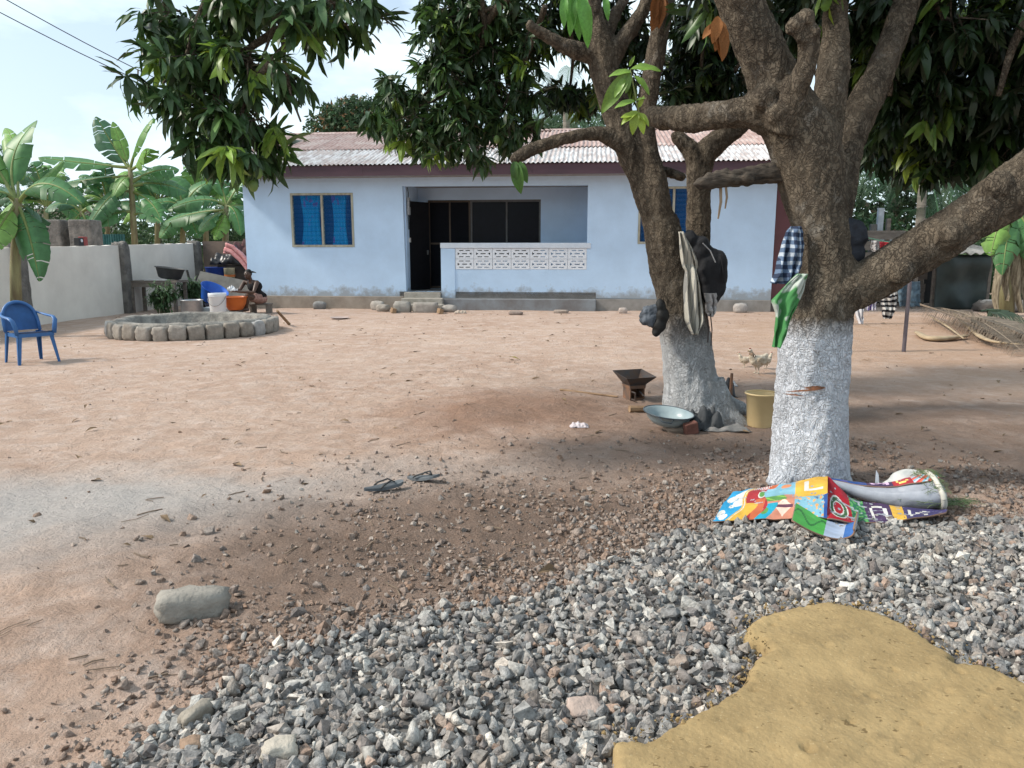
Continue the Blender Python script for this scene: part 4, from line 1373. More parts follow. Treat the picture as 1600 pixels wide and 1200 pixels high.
branch(tb, [(1095, 262, YB + .3, 36), (1074, 228, YB + .3, 28), (1058, 213, YB + .3, 22), (1052, 206, YB + .3, 10)])
branch(tb, [(982, 235, YB - .05, 34), (942, 210, YB - .1, 25), (890, 214, YB - .14, 21), (842, 230, YB - .18, 20), (806, 246, YB - .2, 16), (798, 252, YB - .2, 8)])
branch(tb, [(940, 88, YB, 30), (892, 76, YB - .1, 25), (852, 55, YB - .14, 20), (828, 40, YB - .16, 18), (824, 38, YB - .16, 12)])
branch(tb, [(985, 250, YB + .0, 16), (1062, 275, YB + .1, 14), (1056, 274, YB - .1, 10)], 8)
for lst in ([(1105, 600, YB - .05, 60), (1128, 640, YB - .1, 44), (1152, 660, YB - .16, 28), (1180, 676, YB - .2, 14)], [(1110, 610, YB + .1, 50), (1135, 632, YB + .15, 34), (1165, 640, YB + .2, 18)],
            [(1065, 600, YB, 50), (1052, 640, YB, 34), (1040, 656, YB - .02, 20)], [(1085, 610, YB - .1, 50), (1096, 660, YB - .22, 36), (1106, 680, YB - .3, 16)]):
    branch(tb, lst, 8, 4)
limbs = MB()
for lst in ([(905, -80, YB + .1, 22), (850, -40, YB + .5, 18), (780, 10, YB + .9, 14), (745, 60, YB + 1.1, 11), (725, 85, YB + 1.2, 8), (700, 130, YB + 1.3, 5)],
            [(870, -200, YB + .2, 18), (760, -120, YB + .6, 16), (750, -20, YB + .9, 13), (758, 50, YB + 1.0, 10), (740, 90, YB + 1.1, 7), (690, 150, YB + 1.2, 5), (640, 170, YB + 1.2, 3)],
            [(852, 10, YB + .6, 10), (830, 70, YB + .9, 8), (800, 140, YB + 1.1, 5), (770, 200, YB + 1.1, 3)],
            [(780, 10, YB + .9, 8), (690, 40, YB + 1.1, 6), (660, 60, YB + 1.1, 4)],
            [(725, 85, YB + 1.2, 6), (650, 160, YB + 1.3, 4), (600, 190, YB + 1.3, 3)],
            [(1060, -220, YB + .3, 14), (1090, -80, YB + 1.0, 12), (1100, 30, YB + 1.6, 8), (1095, 110, YB + 1.9, 5)],
            [(1235, 20, YB + .8, 14), (1190, 60, YB + 1.4, 9), (1140, 120, YB + 1.8, 5)],
            [(905, -80, YB + .1, 14), (890, 20, YB + .9, 10), (895, 90, YB + 1.3, 6), (890, 140, YB + 1.5, 4)]):
    branch(limbs, lst, 7, 4)
barkB = bark_mat('bark_whitewashed_far', .80, (.55, .565, .585), .14)
obj('trunk', voxel(tb, .016, 3, bark_disp, 'trunk'), barkB, treeB, world=True)
obj('limbs', limbs, barkB, treeB, world=True, smooth=True)
WB = []
for (x, y, rx, ry, n) in ((730, 25, 75, 40, 34), (800, 25, 60, 40, 28), (690, 75, 45, 35, 20), (760, 80, 70, 45, 34), (825, 80, 35, 45, 16), (700, 125, 60, 40, 28), (770, 140, 60, 45, 32), (820, 150, 28, 50, 14),
                          (630, 150, 45, 32, 20), (650, 195, 60, 35, 28), (590, 195, 32, 22, 9), (720, 195, 60, 40, 30), (790, 200, 45, 35, 18), (690, 235, 50, 18, 12), (745, 238, 28, 24, 8), (700, 10, 50, 20, 12), (830, 205, 18, 25, 4)):
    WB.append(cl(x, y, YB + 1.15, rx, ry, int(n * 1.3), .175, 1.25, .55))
for (x, y, Y, rx, ry, n) in ((890, 148, 8.2, 42, 26, 18), (930, 160, 8.4, 22, 30, 8), (905, 30, 8.0, 55, 40, 24), (960, 20, 8.2, 40, 35, 14), (960, 110, 8.6, 24, 45, 8), (860, 30, 8.0, 50, 40, 20),
                             (1070, 50, 8.6, 30, 44, 24), (1100, 95, 8.8, 58, 46, 46), (1085, 140, 8.8, 54, 32, 34), (1145, 130, 8.6, 42, 40, 32), (1130, 60, 8.8, 46, 44, 30), (1060, 160, 8.8, 30, 16, 10), (985, 60, 8.6, 30, 50, 18), (985, 130, 8.8, 16, 30, 6), (1050, 110, 9.0, 24, 40, 12), (935, 60, 8.4, 40, 40, 18),
                             (1175, 165, 8.4, 20, 24, 8), (880, -80, 8.2, 180, 60, 50), (1080, -60, 8.4, 140, 60, 40), (1180, 30, 8.8, 40, 50, 16)):
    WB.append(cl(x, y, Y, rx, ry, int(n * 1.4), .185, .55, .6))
for (x, y, z, rx, ry, rz, n) in ((1.4, 7.2, 5.6, 2.0, 1.6, .8, 120), (-.4, 7.9, 5.3, 1.2, 1.2, .6, 60), (3.0, 7.6, 5.2, 1.2, 1.3, .7, 60)):
    WB.append((Vector((x, y, z)), (rx, ry, rz), n, .2, .7))
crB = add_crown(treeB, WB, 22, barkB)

# bright young sprigs and dead leaf bunches: leaves placed one by one
def leaf_hi(droop, fold, wid, n=12):
    vs, fs = [], []
    for i in range(n + 1):
        s = i / n
        w_ = wid * (math.sin(math.pi * s ** .85) ** .8) + .004
        x, z = math.sin(s * droop) / droop, -(1 - math.cos(s * droop)) / droop
        wv = .018 * math.sin(s * 13)
        vs += [(x, -w_ * math.cos(fold), z + w_ * math.sin(fold) + wv), (x, -w_ * .5, z + w_ * .35 * math.sin(fold) + wv * .4), (x, 0, z), (x, w_ * .5, z + w_ * .35 * math.sin(fold) - wv * .4), (x, w_ * math.cos(fold), z + w_ * math.sin(fold) - wv)]
    for i in range(n):
        for k in range(4):
            a = i * 5 + k
            fs += [(a, a + 1, a + 6), (a, a + 6, a + 5)]
    return np.array(vs), np.array(fs)
def placed_leaves(parent, lst, colr, ln_px=None, m=None, nm='leaf', wid=.16):
    T = leaf_hi(.7, .3, wid)
    for (x0, y0, x1, y1, Y) in lst:
        a, b = at(x0, y0, Y), at(x1, y1, Y - .04)
        d = (b - a)
        ln = d.length * 1.12
        xv = d.normalized()
        up = Vector((random.uniform(-.3, .3), -.75, .6))
        yv = up.cross(xv).normalized()
        zv = xv.cross(yv)
        c = np.array(colr) * random.uniform(.8, 1.2)
        me = np_mesh(nm, T[0], [(3, T[1])], np.repeat(c[None], len(T[0]), 0))
        me.materials.append(m or leaf_mat)
        me.polygons.foreach_set('use_smooth', [True] * len(me.polygons))
        o = obj(nm, me, None, parent, world=True)
        M_ = Matrix((xv, yv, zv)).transposed().to_4x4()
        o.matrix_basis = Matrix.Translation(a) @ M_ @ Matrix.Scale(ln, 4)
YG = 4.75
placed_leaves(crA, [(984, 112, 942, 166, YG), (985, 108, 1030, 98, YG), (986, 112, 956, 110, YG), (990, 118, 1018, 138, YG), (978, 120, 960, 145, YG), (984, 116, 980, 140, YG), (983, 104, 990, 90, YG),
                    (992, 158, 964, 160, YG), (993, 158, 1005, 150, YG)], (.17, .30, .05))
placed_leaves(crA, [(994, 172, 988, 204, YG), (996, 174, 972, 186, YG), (996, 176, 1016, 190, YG), (998, 178, 1006, 204, YG), (992, 180, 974, 178, YG), (998, 168, 1004, 152, YG)], (.30, .42, .05), wid=.2)
s = MB(); s.tube([at(1003, 195, YG + .05), at(996, 165, YG), at(990, 135, YG), at(985, 108, YG)], [.006, .005, .004, .003], 5)
obj('sprig_stem', s, mat('green_stem', (.22, .26, .10), .7), treeA, world=True)
placed_leaves(crA, [(882, -10, 880, 34, 4.4), (895, -12, 893, 45, 4.4), (905, -12, 926, 60, 4.35), (912, -10, 915, 30, 4.4), (945, -8, 950, 24, 4.5), (900, -16, 905, 50, 4.4)], (.10, .27, .045), wid=.14)
placed_leaves(crB, [(806, 252, 810, 298, YB - .25), (812, 252, 822, 282, YB - .25), (803, 252, 804, 280, YB - .25)], (.06, .15, .03), wid=.2)
dry = mat('dry_leaf', (1.0, 1.0, 1.0), .8, (.7, .7, .7), scale=20, attr='col', transl=.15)
placed_leaves(crA, [(1122, 30, 1110, 50, 4.5), (1124, 30, 1132, 62, 4.5), (1120, 34, 1136, 82, 4.5), (1118, 38, 1100, 52, 4.5), (1126, 40, 1122, 72, 4.5), (1122, 25, 1118, 60, 4.48), (1126, 46, 1138, 86, 4.5)], (.28, .115, .035), m=dry, nm='dry_leaf', wid=.22)
placed_leaves(crB, [(1028, -10, 1022, 28, YB - .3), (1032, -10, 1030, 36, YB - .3), (1036, -8, 1038, 30, YB - .3), (1030, -12, 1026, 40, YB - .3)], (.26, .105, .035), m=dry, nm='dry_leaf', wid=.2)
# green fruit
fm = mat('green_mango', (.16, .24, .07), .5, (.11, .18, .05), scale=14)
for (x, y, Y, par) in ((403, 270, YA + .3, crA), (396, 290, YA + .32, crA), (398, 258, YA + .32, crA), (776, 218, YB + .8, crB)):
    p = at(x, y, Y)
    fr = MB(); fr.ell(p, (.030, .028, .040)); fr.tube([p + Vector((0, 0, .036)), p + Vector((.01, 0, .14))], .0025, 4)
    obj('fruit', fr, fm, par, world=True, smooth=True)

# ================================================================== banana plants
ban_mat = mat('banana_leaf', (1.1, 1.1, 1.1), .45, (.82, .82, .82), scale=9, attr='col', transl=.28, spec=.4, stretch=(1, 1, 1))
ban_stem = mat('banana_stem', (.26, .25, .13), .8, (.15, .12, .07), scale=5, detail=8, stretch=(2, 2, .4), bump=.4)
dry_stem = mat('dry_banana_stem', (.33, .27, .18), .95, (.12, .10, .07), scale=6, detail=8, stretch=(3, 3, .4), bump=.8)
def banana_leaf(a, b, c, width, colr, seed, fold=.35, tear=.5, n=26):
    """midrib is the quadratic curve a-b-c; blade torn into strips"""
    rg = random.Random(seed)
    a, b, c = Vector(a), Vector(b), Vector(c)
    def pt(t): return a * (1 - t) ** 2 + b * 2 * t * (1 - t) + c * t * t
    V, F_, C = [], [], []
    up0 = Vector((rg.uniform(-.25, .25), rg.uniform(-.7, -.2), 1)).normalized()
    pet = .16
    wf = lambda s: width * .5 * (max(0, math.sin(math.pi * min(1, max(0, (s - pet) / (1 - pet))) ** .80)) ** .62)
    st = [i / n for i in range(n + 1)]
    for side in (-1, 1):
        i = int(pet * n)
        while i < n:
            ln = rg.randint(1, 5) if rg.random() < tear else rg.randint(4, 9)
            j = min(n, i + ln)
            dro = fold + rg.uniform(-.25, .5) * tear
            gap = .25 / n if rg.random() < tear else 0
            base = len(V)
            kk = j - i
            for q in range(kk + 1):
                s = st[i + q]
                if q == 0: s += gap * .5
                if q == kk: s -= gap * .5
                p = pt(s)
                tg = (pt(min(1, s + .02)) - pt(max(0, s - .02))).normalized()
                sd = tg.cross(up0)
                sd = sd.normalized() * side if sd.length > .1 else Vector((1, 0, 0)) * side
                nu = sd.cross(tg) * side
                nu = nu if nu.z > 0 or abs(nu.z) < .2 else -nu
                w_ = wf(s) * rg.uniform(.93, 1.0)
                V.append(p)
                V.append(p + (sd * math.cos(dro * .3) + nu * .18) * w_ * .5 + tg * w_ * .10)
                V.append(p + (sd * math.cos(dro) - nu * (math.sin(dro) * .8 - .12)) * w_ + tg * w_ * .28)
                k_ = rg.uniform(.9, 1.1)
                C += [tuple(v * 1.5 for v in colr), tuple(v * k_ for v in colr), tuple(v * k_ * .9 for v in colr)]
            for q in range(kk):
                o = base + q * 3
                F_ += [(o, o + 1, o + 4, o + 3), (o + 1, o + 2, o + 5, o + 4)]
            i = j
    mrV = MB()
    mrV.tube([pt(t / 12) for t in range(13)], [width * (.045 * (1 - t / 12) + .008) for t in range(13)], 5)
    k0 = len(V)
    V += [Vector(v) for v in mrV.v]
    C += [(.24, .30, .10)] * len(mrV.v)
    q4 = [f for f in mrV.f if len(f) == 4]
    F_ += [tuple(i + k0 for i in f) for f in q4]
    return np_mesh('banana_leaf', np.array([v[:] for v in V]), [(4, np.array(F_))], np.array(C))
GREENS = [(.062, .17, .062), (.080, .205, .07), (.115, .25, .06), (.066, .155, .08), (.17, .32, .07)]
def banana(name, label, stem, sw, leaves, seed, group='banana plants'):
    """stem: list of (x,y,Y); leaves: (ax,ay, bx,by, cx,cy, width_px, dY_tip, green)"""
    base = at(*stem[0])
    t = thing(name, label, 'banana plant', base, 0, group)
    s = MB()
    pts = [at(*p) for p in stem]
    s.tube(pts, [sw * .5 * pxm(p) * (1.15 - .35 * i / max(1, len(pts) - 1)) for i, p in enumerate(pts)], 10)
    obj('stem', s, ban_stem, t, world=True, smooth=True)
    Y0 = stem[-1][2]
    for k, (ax, ay, bx, by, cx, cy, wp, dy, g) in enumerate(leaves):
        A, B, C_ = at(ax, ay, Y0), at(bx, by, Y0 + dy * .5), at(cx, cy, Y0 + dy)
        me = banana_leaf(A, B, C_, wp * 1.3 * pxm(A), GREENS[g], seed * 31 + k, fold=random.uniform(.25, .75), tear=random.uniform(.6, 1.0))
        obj('leaf', me, ban_mat, t, world=True, smooth=True)
    return t
YW1 = 13.2
banana('banana_plant', 'banana plant with yellowish stem standing beside the blue chair', [(26, 500, YW1), (24, 420, YW1), (26, 350, YW1), (28, 310, YW1)], 15,
       [(28, 320, 60, 255, 128, 318, 52, -.4, 0), (28, 320, 45, 350, 62, 440, 46, -.3, 0), (26, 320, 60, 320, 55, 395, 40, .5, 3), (26, 315, -10, 280, -60, 330, 60, -.5, 1),
        (26, 315, 0, 240, 58, 188, 44, .6, 1), (26, 315, -20, 230, -60, 200, 50, .3, 2), (26, 318, 0, 350, -25, 400, 44, -.6, 4), (28, 315, 30, 220, 8, 200, 36, 1, 4), (28, 318, 70, 280, 100, 250, 20, .8, 2), (24, 318, 8, 300, -20, 290, 46, .9, 3)], 1)
YW2 = 23.5
banana('banana_plant', 'tall banana plant with upright torn leaves above the grey wall, nearest its middle', [(212, 400, YW2), (208, 340, YW2), (205, 285, YW2), (203, 262, YW2)], 9,
       [(203, 265, 180, 235, 150, 182, 42, .4, 3), (203, 262, 190, 230, 176, 190, 17, .2, 4), (204, 262, 215, 215, 240, 184, 36, -.3, 2), (206, 265, 232, 250, 228, 232, 40, -.6, 4),
        (200, 262, 120, 255, 60, 246, 40, -.5, 1), (200, 275, 130, 280, 86, 290, 34, .4, 0), (205, 290, 170, 295, 135, 360, 42, -.8, 0), (207, 285, 240, 260, 280, 266, 40, .2, 1),
        (208, 290, 250, 280, 292, 300, 44, .5, 0), (208, 300, 240, 310, 252, 345, 34, -.7, 1), (206, 300, 180, 290, 160, 330, 36, .5, 3), (208, 330, 180, 330, 134, 352, 40, -.6, 1), (210, 335, 235, 330, 252, 348, 30, -.9, 0), (206, 280, 190, 270, 176, 310, 30, -.5, 2)], 2)
YW3 = 25.0
banana('banana_plant', 'banana plant crowding against the left end of the house', [(352, 400, YW3), (353, 350, YW3), (354, 320, YW3)], 9,
       [(354, 322, 320, 300, 262, 328, 40, -.6, 0), (354, 322, 370, 290, 392, 270, 34, .3, 1), (354, 320, 345, 280, 330, 262, 30, .4, 1), (354, 322, 370, 320, 376, 368, 26, -.5, 1), (354, 324, 385, 315, 400, 335, 32, .2, 3),
        (354, 330, 330, 335, 312, 362, 34, -.5, 1), (354, 328, 300, 330, 255, 348, 40, .8, 0), (354, 320, 375, 300, 405, 310, 36, .8, 2), (354, 330, 345, 345, 335, 375, 28, -.6, 4)], 3)
YW4 = 27.0
banana('banana_plant', 'banana plant in the gap behind, its wide leaves low over the wall', [(285, 410, YW4), (286, 350, YW4), (287, 325, YW4)], 8,
       [(287, 328, 260, 300, 222, 335, 40, -.4, 0), (287, 328, 300, 290, 330, 285, 38, .2, 0), (287, 328, 310, 320, 322, 352, 36, -.5, 3), (287, 325, 280, 290, 262, 276, 36, .2, 1), (287, 330, 270, 340, 250, 372, 34, -.4, 1), (287, 330, 300, 340, 310, 372, 30, -.3, 1)], 4)
banana('banana_plant', 'banana plant half hidden behind the concrete posts over the wall', [(128, 410, 26.5), (128, 350, 26.5), (128, 330, 26.5)], 8,
       [(128, 332, 100, 305, 70, 330, 36, -.3, 3), (128, 332, 150, 310, 185, 330, 38, -.3, 0), (128, 332, 135, 345, 150, 380, 36, -.5, 0), (128, 330, 120, 300, 100, 292, 34, .3, 1), (128, 332, 112, 345, 100, 380, 32, -.4, 2)], 5)
for k, (x, Y, lb) in enumerate(((72, 28.0, 'banana plant just behind the nearer concrete post'), (168, 29.0, 'banana plant left of the tall one, further back'), (246, 30.0, 'banana plant right of the tall one, further back'), (322, 28.5, 'banana plant between the gap and the house end'))):
    rx = random.Random(500 + k)
    lv = []
    for q in range(11):
        a = -1.5 + 3.0 * q / 10 + rx.uniform(-.15, .15)
        ln = rx.uniform(48, 72)
        tipy = 318 - math.cos(a) * ln * .95 + (abs(a) ** 2) * 16
        lv.append((x, 322, x + math.sin(a) * ln * .55, 318 - math.cos(a) * ln * .8 - 12, x + math.sin(a) * ln * 1.05, tipy, rx.uniform(26, 36), rx.uniform(-.9, .9), rx.choice((0, 0, 1, 2, 3, 4))))
    banana('banana_plant', lb, [(x, 410, Y), (x, 350, Y), (x, 324, Y)], 8, lv, 20 + k)
# right hand clump
YR = 17.6
rb = banana('banana_plant', 'banana plant with dry hanging leaves at the edge beside the dark shed', [(1572, 496, YR), (1574, 430, YR), (1578, 360, YR), (1582, 320, YR)], 20,
       [(1582, 325, 1560, 330, 1548, 400, 44, -.4, 4), (1582, 325, 1600, 290, 1640, 300, 50, -.3, 2), (1582, 330, 1575, 350, 1566, 430, 40, -.6, 1), (1582, 325, 1560, 290, 1530, 285, 44, .4, 1), (1584, 330, 1610, 340, 1620, 420, 44, -.5, 1), (1582, 325, 1545, 300, 1520, 330, 40, .8, 0)], 6, None)
dl = mat('dry_banana_leaf', (.34, .29, .21), .9, (.11, .085, .055), scale=7, detail=8, stretch=(4, 4, .5), transl=.1)
for k, (x0, y0, x1, y1, w_) in enumerate(((1564, 390, 1558, 486, 9), (1588, 370, 1594, 488, 11), (1576, 410, 1572, 470, 7), (1600, 380, 1606, 486, 12))):
    a, b = at(x0, y0, YR - .15), at(x1, y1, YR - .25)
    mb = MB()
    mb.grid(lambda u, v: a.lerp(b, v) + Vector(((u - .5) * w_ * 1.1 * pxm(a) * (.4 + math.sin(v * 3.1)) + .03 * math.sin(v * 7 + k), .06 * math.cos(u * 6) + .03 * math.sin(v * 9 + k), 0)), 5, 10)
    obj('dry_leaf', mb, dl, rb, world=True, smooth=True)

# ================================================================== palms
palm_mat = mat('palm_frond', (1.1, 1.1, 1.1), .5, (.8, .8, .8), scale=12, attr='col', transl=.25)
def frond_mesh(a, b, c, lf, n, colr, seed, hang=1.2, name='frond', wid=.0075):
    rg = random.Random(seed)
    a, b, c = Vector(a), Vector(b), Vector(c)
    def pt(t): return a * (1 - t) ** 2 + b * 2 * t * (1 - t) + c * t * t
    V, F3, C = [], [], []
    for i in range(n):
        t = .16 + .84 * i / n
        p = pt(t); tg = (pt(min(1, t + .02)) - pt(t - .02)).normalized()
        sd = tg.cross(Vector((0, 0, 1)))
        sd = sd.normalized() if sd.length > .05 else Vector((1, 0, 0))
        ll = lf * (math.sin(math.pi * (t * .80 + .12)) ** .6) * rg.uniform(.85, 1.1)
        for s in (-1, 1):
            d1 = (sd * s * .8 + tg * .65 + Vector((0, 0, .12))).normalized()
            d2 = (sd * s * .45 + tg * .5 + Vector((0, 0, -hang * rg.uniform(.7, 1.3)))).normalized()
            wv = tg * lf * wid
            m_ = p + d1 * ll * .45
            e = m_ + d2 * ll * .6
            k0 = len(V)
            V += [p - wv, p + wv, m_ + wv, m_ - wv, e]
            F3 += [(k0, k0 + 1, k0 + 2), (k0, k0 + 2, k0 + 3), (k0 + 3, k0 + 2, k0 + 4)]
            q = rg.uniform(.75, 1.2)
            C += [tuple(v * q for v in colr)] * 5
    mr = MB(); mr.tube([pt(t / 10) for t in range(11)], [lf * (.035 * (1 - t / 10) + .004) for t in range(11)], 4, cap=False)
    k0 = len(V); V += [Vector(v) for v in mr.v]; C += [tuple(v * 1.8 for v in colr)] * len(mr.v)
    for f in mr.f:
        F3 += [tuple(i + k0 for i in (f[0], f[1], f[2])), tuple(i + k0 for i in (f[0], f[2], f[3]))]
    return np_mesh(name, np.array([v[:] for v in V]), [(3, np.array(F3))], np.array(C))
PG = [(.042, .10, .05), (.055, .125, .055), (.08, .16, .08), (.13, .22, .05)]
trunk_m = mat('palm_trunk', (.27, .24, .20), .95, (.15, .13, .11), scale=5, detail=7, stretch=(.5, .5, 3), bump=.8)
def palm(label, top, base_z, tw, fronds, lf_px, seed, g=0, group='coconut palms', nleaf=44):
    T = at(*top)
    t = thing('coconut_palm', label, 'palm', (T.x, T.y, base_z), 0, group)
    s = MB(); s.tube([(T.x + .15, T.y, base_z), (T.x + .05, T.y, base_z + (T.z - base_z) * .5), T], [tw * .6, tw * .5, tw * .42], 10)
    obj('trunk', s, trunk_m, t, world=True, smooth=True)
    for k, (bx, by, cx, cy, dy) in enumerate(fronds):
        me = frond_mesh(T, at(bx, by, top[2] + dy * .5), at(cx, cy, top[2] + dy), lf_px * pxm(T), nleaf, PG[(g + k) % 3], seed * 17 + k)
        obj('frond', me, palm_mat, t, world=True)
    return t
palm('tall coconut palm rising behind the house roof, seen between the mango stems', (885, 175, 33), 0, .35,
     [(860, 140, 815, 215, -.8), (870, 120, 835, 115, -.5), (900, 130, 945, 150, .4), (905, 160, 950, 205, -.8), (885, 120, 890, 105, .8), (870, 160, 845, 205, .8), (900, 140, 925, 175, 1.2), (870, 150, 820, 165, 1), (895, 170, 920, 215, -1)], 42, 1, 2)
palm('coconut palm with long drooping fronds just right of the near trunk', (1318, 240, 15.5), 0, .14,
     [(1345, 215, 1328, 310, -.8), (1330, 225, 1325, 290, .5), (1400, 220, 1430, 300, -.6), (1370, 215, 1372, 315, -1.2), (1400, 210, 1450, 280, .6), (1350, 200, 1310, 250, .8), (1360, 200, 1350, 180, 1), (1400, 200, 1420, 180, 1)], 56, 2, 0, nleaf=52)
palm('young coconut palm with bright yellow green fronds behind the sideways limb', (1472, 385, 21.5), 0, .16,
     [(1490, 320, 1545, 285, -.6), (1480, 310, 1500, 275, .4), (1500, 340, 1560, 320, .6), (1455, 320, 1420, 330, -.4), (1465, 300, 1450, 270, .6), (1495, 350, 1540, 350, -.8), (1450, 350, 1415, 380, .5)], 50, 3, 1, nleaf=50)
palm('grey trunked palm standing behind the planks by the shed', (1442, 285, 21.0), 0, .26,
     [(1420, 240, 1370, 280, -.8), (1460, 240, 1510, 270, .8), (1440, 230, 1450, 190, .5), (1420, 250, 1385, 330, .6), (1465, 250, 1500, 320, -.8), (1450, 240, 1480, 230, 1)], 60, 4, 0)
palm('feathery palm at the picture edge behind the first banana plant', (-30, 262, 22), 0, .3,
     [(0, 230, 45, 275, -.6), (0, 220, 30, 235, .5), (10, 245, 62, 300, .4), (-40, 210, -80, 230, .5), (-10, 230, 20, 320, -.8), (0, 250, 40, 330, .8)], 56, 5, 0)

# ================================================================== trees and bushes behind
bush_leaf = [leaf_template(.5, .3, .22, 4)]
bl_mat = mat('bush_leaf', (1.1, 1.1, 1.1), .6, (.8, .8, .8), scale=2, attr='col', transl=.2)
def leafy(name, label, cat, base, blobs, n, ln, tone, seed, group=None, trunk=None, red=0.0):
    rg = np.random.default_rng(seed)
    t = thing(name, label, cat, base, 0, group)
    P, C = [], []
    vol = sum(b[1][0] * b[1][1] * b[1][2] for b in blobs)
    for (c, r) in blobs:
        k = int(n * r[0] * r[1] * r[2] / vol)
        d = rg.normal(size=(k, 3)); d /= np.linalg.norm(d, axis=1)[:, None]
        rad = rg.random((k, 1)) ** (1 / 5.0) * (1 + .12 * np.sin(d[:, :1] * 9 + d[:, 2:3] * 7 + seed))
        P.append(np.array(c) + d * np.array(r) * rad)
        cc = np.array(tone)[None] * rg.uniform(.6, 1.4, (k, 1))
        if red: 
            m_ = rg.random(k) < red
            cc[m_] = np.array([.22, .13, .06]) * rg.uniform(.7, 1.3, (m_.sum(), 1))
        C.append(cc)
    P = np.concatenate(P); C = np.concatenate(C)
    q = rg.normal(size=(len(P), 4)); q /= np.linalg.norm(q, axis=1)[:, None]
    global RNG
    sv = RNG; RNG = rg; rot = rot_mats(len(P)); RNG = sv
    o = obj('crown', instance_mesh('crown', bush_leaf, P, rot, ln * rg.uniform(.6, 1.3, len(P)), C, np.zeros(len(P), int)), bl_mat, t, world=True)
    o['kind'] = 'stuff'
    s = MB()
    b0 = Vector(base)
    top = Vector(blobs[0][0])
    s.tube([b0, b0.lerp(top, .5), top], [trunk or .12, (trunk or .12) * .8, .04], 8)
    for (c, r) in blobs[1:]:
        s.tube([b0.lerp(top, .5), Vector(c)], [(trunk or .12) * .5, .03], 6)
    obj('trunk', s, trunk_m, t, world=True)
    return t
def blob(x, y, Y, rx, ry, rd=None):
    c = at(x, y, Y); s = pxm(c)
    return (c, (rx * s, rd or rx * s, ry * s))
def gb_(x, Y): 
    p = at(x, 395, Y); return (p.x, Y, 0)
leafy('round_tree', 'dense round tree with reddish tips rising behind the left half of the roof', 'tree', gb_(570, 38), [blob(570, 205, 38, 75, 48), blob(520, 205, 38, 42, 30), blob(620, 195, 38, 60, 50), blob(545, 190, 37, 40, 34)], 9000, .30, (.040, .085, .035), 41, None, .4, .10)
leafy('leafy_tree', 'pale green tree behind the roof between the mango stems', 'tree', gb_(900, 45), [blob(900, 215, 45, 80, 35), blob(850, 215, 45, 50, 30)], 3500, .35, (.06, .11, .06), 42, None, .35)
leafy('leafy_tree', 'dark tree closing the view behind the coconut palms', 'tree', gb_(1400, 34), [blob(1400, 260, 34, 110, 110), blob(1500, 280, 33, 90, 90), blob(1330, 300, 34, 70, 70)], 9000, .34, (.028, .062, .028), 43, None, .35)
leafy('leafy_tree', 'green tree at the far edge behind the banana clump and shed', 'tree', gb_(1620, 30), [blob(1610, 280, 30, 90, 110), blob(1700, 300, 30, 110, 110)], 7000, .34, (.035, .08, .03), 44, None, .3)
for k, (x, y, Y, rx, ry, lb) in enumerate(((30, 355, 30, 70, 45, 'hedge like bush filling the gap behind the first banana plant'), (110, 370, 32, 60, 40, 'low dark bush over the wall behind the concrete posts'), (250, 362, 33, 80, 45, 'bush over the wall between the tall banana plants'),
                                       (370, 360, 31, 50, 50, 'bush squeezed against the left gable of the house'), (1370, 385, 24, 50, 50, 'bush behind the plank fence and palm'), (1480, 400, 25, 70, 50, 'bush behind the dark tarpaulin shed'), (1600, 420, 22, 70, 60, 'bush behind the dry banana clump'))):
    p = at(x, y, Y)
    leafy('bush', lb, 'bush', (p.x, Y, 0), [blob(x, y, Y, rx, ry), blob(x - rx * .5, y + ry * .4, Y, rx * .7, ry * .7), blob(x + rx * .5, y + ry * .5, Y, rx * .7, ry * .7)], 2600, .22, (.045, .10, .035), 60 + k, 'bushes behind the yard', .06)
# distant line of vegetation that closes the horizon
rg = np.random.default_rng(5)
Pn = []
for k in range(70):
    aa = R(-62 + 124 * k / 69) + rg.normal() * .01
    rr = 70 + rg.uniform(-8, 14)
    n = 260
    c = np.array([math.sin(aa) * rr, math.cos(aa) * rr, 1.2])
    d = rg.normal(size=(n, 3)); d /= np.linalg.norm(d, axis=1)[:, None]
    Pn.append(c + d * np.array([3.6, 3, rg.uniform(2.0, 4.6)]) * rg.random((n, 1)) ** .3)
Pn = np.concatenate(Pn)
Cn = np.array([.05, .09, .045])[None] * rg.uniform(.6, 1.4, (len(Pn), 1))
o = obj('far_treeline', instance_mesh('far_treeline', bush_leaf, Pn, rot_mats(len(Pn)), rg.uniform(.7, 1.4, len(Pn)), Cn, np.zeros(len(Pn), int)), bl_mat)
tag(o, 'distant green mass of trees closing the horizon beyond the house', 'treeline', kind='stuff')

# ================================================================== blue plastic chair
cp_ = gp(50, 566)
chair = thing('plastic_chair', 'blue moulded plastic armchair standing near the boundary wall', 'chair', (cp_.x, cp_.y, gz(cp_.x, cp_.y)), R(54))
chair.scale = (.90, .90, .96)
bp_ = mat('blue_plastic', (.030, .125, .33), .42, (.024, .10, .27), scale=4, spec=.45)
s = MB()
s.grid(lambda u, v: ((u - .5) * (.50 - .06 * v), -.24 + .47 * v, .425 - .022 * math.sin(u * math.pi) * math.sin(v * math.pi) + (.02 if v < .05 else 0) - .015 * v), 14, 12)
s.grid(lambda u, v: ((u - .5) * .50, -.24 - .012 * math.sin(u * math.pi), .375 + .05 * v), 14, 2)
s.grid(lambda u, v: (-.25 + .03 * u, -.24 + .47 * u, .375 + .05 * v), 8, 2)
s.grid(lambda u, v: (.25 - .03 * u, -.24 + .47 * u, .375 + .05 * v), 8, 2)
o = obj('seat', s, bp_, chair, smooth=False)
